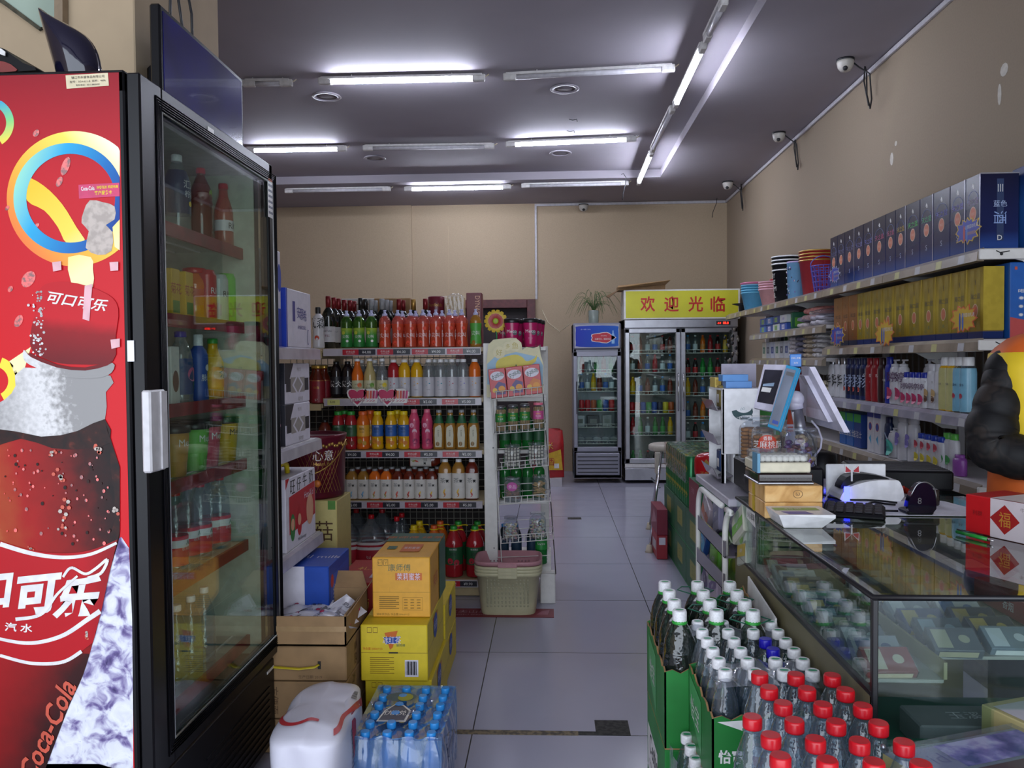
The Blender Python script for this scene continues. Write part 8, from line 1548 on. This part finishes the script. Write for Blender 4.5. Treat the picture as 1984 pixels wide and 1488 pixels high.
hand(Wr,V((.8,-.45,-.1)),1,'right_hand'); hand(Wr2,V((-.6,-.7,-.25)),-1,'left_hand')
# sleeves with quilted rolls
def sleeve(a,e,w,name):
    m=MB(); ctr=[];rad_=[]
    N=90
    for k in range(N+1):
        t=k/N
        if t<.5: s=t/.5; p=a.lerp(e,s)
        else: s=(t-.5)/.5; p=e.lerp(w,s)
        # round the elbow
        bend=max(0,1-abs(t-.5)/.14); p=p.lerp((a.lerp(e,.72)+e.lerp(w,.28))/2,.45*bend)
        r=.057+.008*math.sin(PI*min(1,t*1.3))-.012*max(0,t-.7)/.3; r*=1-.06*abs(math.sin(t*PI*7.5))**.5*-1-.03
        r=r*(.92+.085*abs(math.sin(t*PI*6.5+.4))**.5)
        ctr.append(p); rad_.append(r)
    m.tube(ctr,rad_,'jacket_camo',20); m.ball(a,.064,'jacket_camo',18,12,(1,1,1)); return m.build(name,pe)
sleeve(S,EL,Wr,'jacket_sleeve'); sleeve(S2,EL2,Wr2,'jacket_sleeve')
# torso clothes: lofted rings
def loft(rows,mat,name,seg=36,inner=None):
    m=MB(); vs=[];
    for (z,rx,ry,dx,dy) in rows:
        for i in range(seg):
            a=2*PI*i/seg; ca,sa=math.cos(a),math.sin(a); q_=(abs(ca)**2.6+abs(sa)**2.6)**(-1/2.6); w_=1+.012*math.sin(a*5+z*21); vs.append((cx+dx+rx*ca*q_*w_,Yp+dy+ry*sa*q_*w_,z))
    n=len(rows); m.add(vs,[(k*seg+i,k*seg+(i+1)%seg,(k+1)*seg+(i+1)%seg,(k+1)*seg+i) for k in range(n-1) for i in range(seg)],mat,True); return m,vs
zt_=S.z+.035
m,_=loft([(.80,.165,.125,0,0),(.92,.165,.125,0,0),(1.04,.163,.123,0,0)],'vest_orange','x'); m.build('vest_lower_panel',pe)
m,_=loft([(1.035,.166,.126,0,0),(1.12,.160,.124,0,0),(1.20,.165,.125,0,0),(1.27,.172,.122,0,0),(1.33,.168,.112,0,.003),(zt_+.02,.150,.098,0,.008)],'vest_yellow','x'); m.build('vest_front',pe)
m,_=loft([(zt_+.008,.168,.108,0,.005),(zt_+.03,.150,.098,0,.008),(zt_+.055,.115,.085,0,.012),(zt_+.068,.078,.072,0,.014)],'vest_orange','x'); m.build('shoulder_yoke',pe)
m=MB(); m.grid(lambda u,v:V((cx+(.070+.012*v)*math.cos(2*PI*u),Yp+.01+(.066+.014*v)*math.sin(2*PI*u)-.01*v,zt_+.105-.055*v)),28,4,'vest_orange'); m.tube([(cx+.084*math.cos(a),Yp+.0+.082*math.sin(a),zt_+.050) for a in [k*PI/14 for k in range(28)]],.004,C('a81c1c'),5,closed=True)
m.poly([(cx-.065,Yp-.088,zt_+.06),(cx-.02,Yp-.118,zt_+.045),(cx-.03,Yp-.128,zt_-.05),(cx-.09,Yp-.115,zt_-.035)],'vest_orange',(0,-.004,0)); m.poly([(cx+.065,Yp-.088,zt_+.06),(cx+.02,Yp-.118,zt_+.045),(cx+.03,Yp-.128,zt_-.05),(cx+.09,Yp-.115,zt_-.035)],'vest_orange',(0,-.004,0)); m.build('collar',pe)
m=MB()
for sx_ in (-1,1): m.tube([(cx+sx_*.09,Yp,.93),(cx+sx_*.10,Yp-.01,.48),(cx+sx_*.10,Yp+.02,.085)],[.10,.078,.062],'trouser',14)
m.build('trousers',pe)
for sx_ in (-1,1): m=MB(); m.ball((cx+sx_*.10,Yp-.06,.04),.05,'black_plastic',12,8,(.9,2.2,.8)); m.build('shoe',pe)
hz=1.535
m=MB(); m.ball((hx,Yp+.005,hz+.055),.088,'hair_black',20,12,(.98,1.12,.98)); m.ball((hx,Yp+.045,hz-.0),.090,'hair_black',18,12,(1,.80,1.15)); m.build('hair',pe)
m=MB(); yf=Yp-.118
for s in (-1,1): m.ball((hx+s*.030,yf+.012,hz+.012),.008,'pr_white',10,6,(1.3,.6,.8)); m.ball((hx+s*.030,yf+.006,hz+.012),.005,'ink',8,6); m.tube([(hx+s*.016,yf+.004,hz+.032),(hx+s*.046,yf+.012,hz+.030)],.003,'hair_black',5)
m.ball((hx,yf+.002,hz-.014),.010,'skin',10,8,(.8,1.0,1.7)); m.tube([(hx-.020,yf+.012,hz-.046),(hx,yf+.005,hz-.048),(hx+.020,yf+.012,hz-.046)],.004,C('9a4a44'),6)
for s in (-1,1): m.ball((hx+s*.084,Yp-.015,hz),.018,'skin',8,6,(.4,.8,1.4))
m.build('face',pe)
# ---- keep every description within sixteen words
for o in bpy.data.objects:
    if 'label' in o.keys():
        w=o['label'].split()
        for drop in ('the','of','in','on'):
            while len(w)>16 and drop in w: w.remove(drop)
        o['label']=' '.join(w)
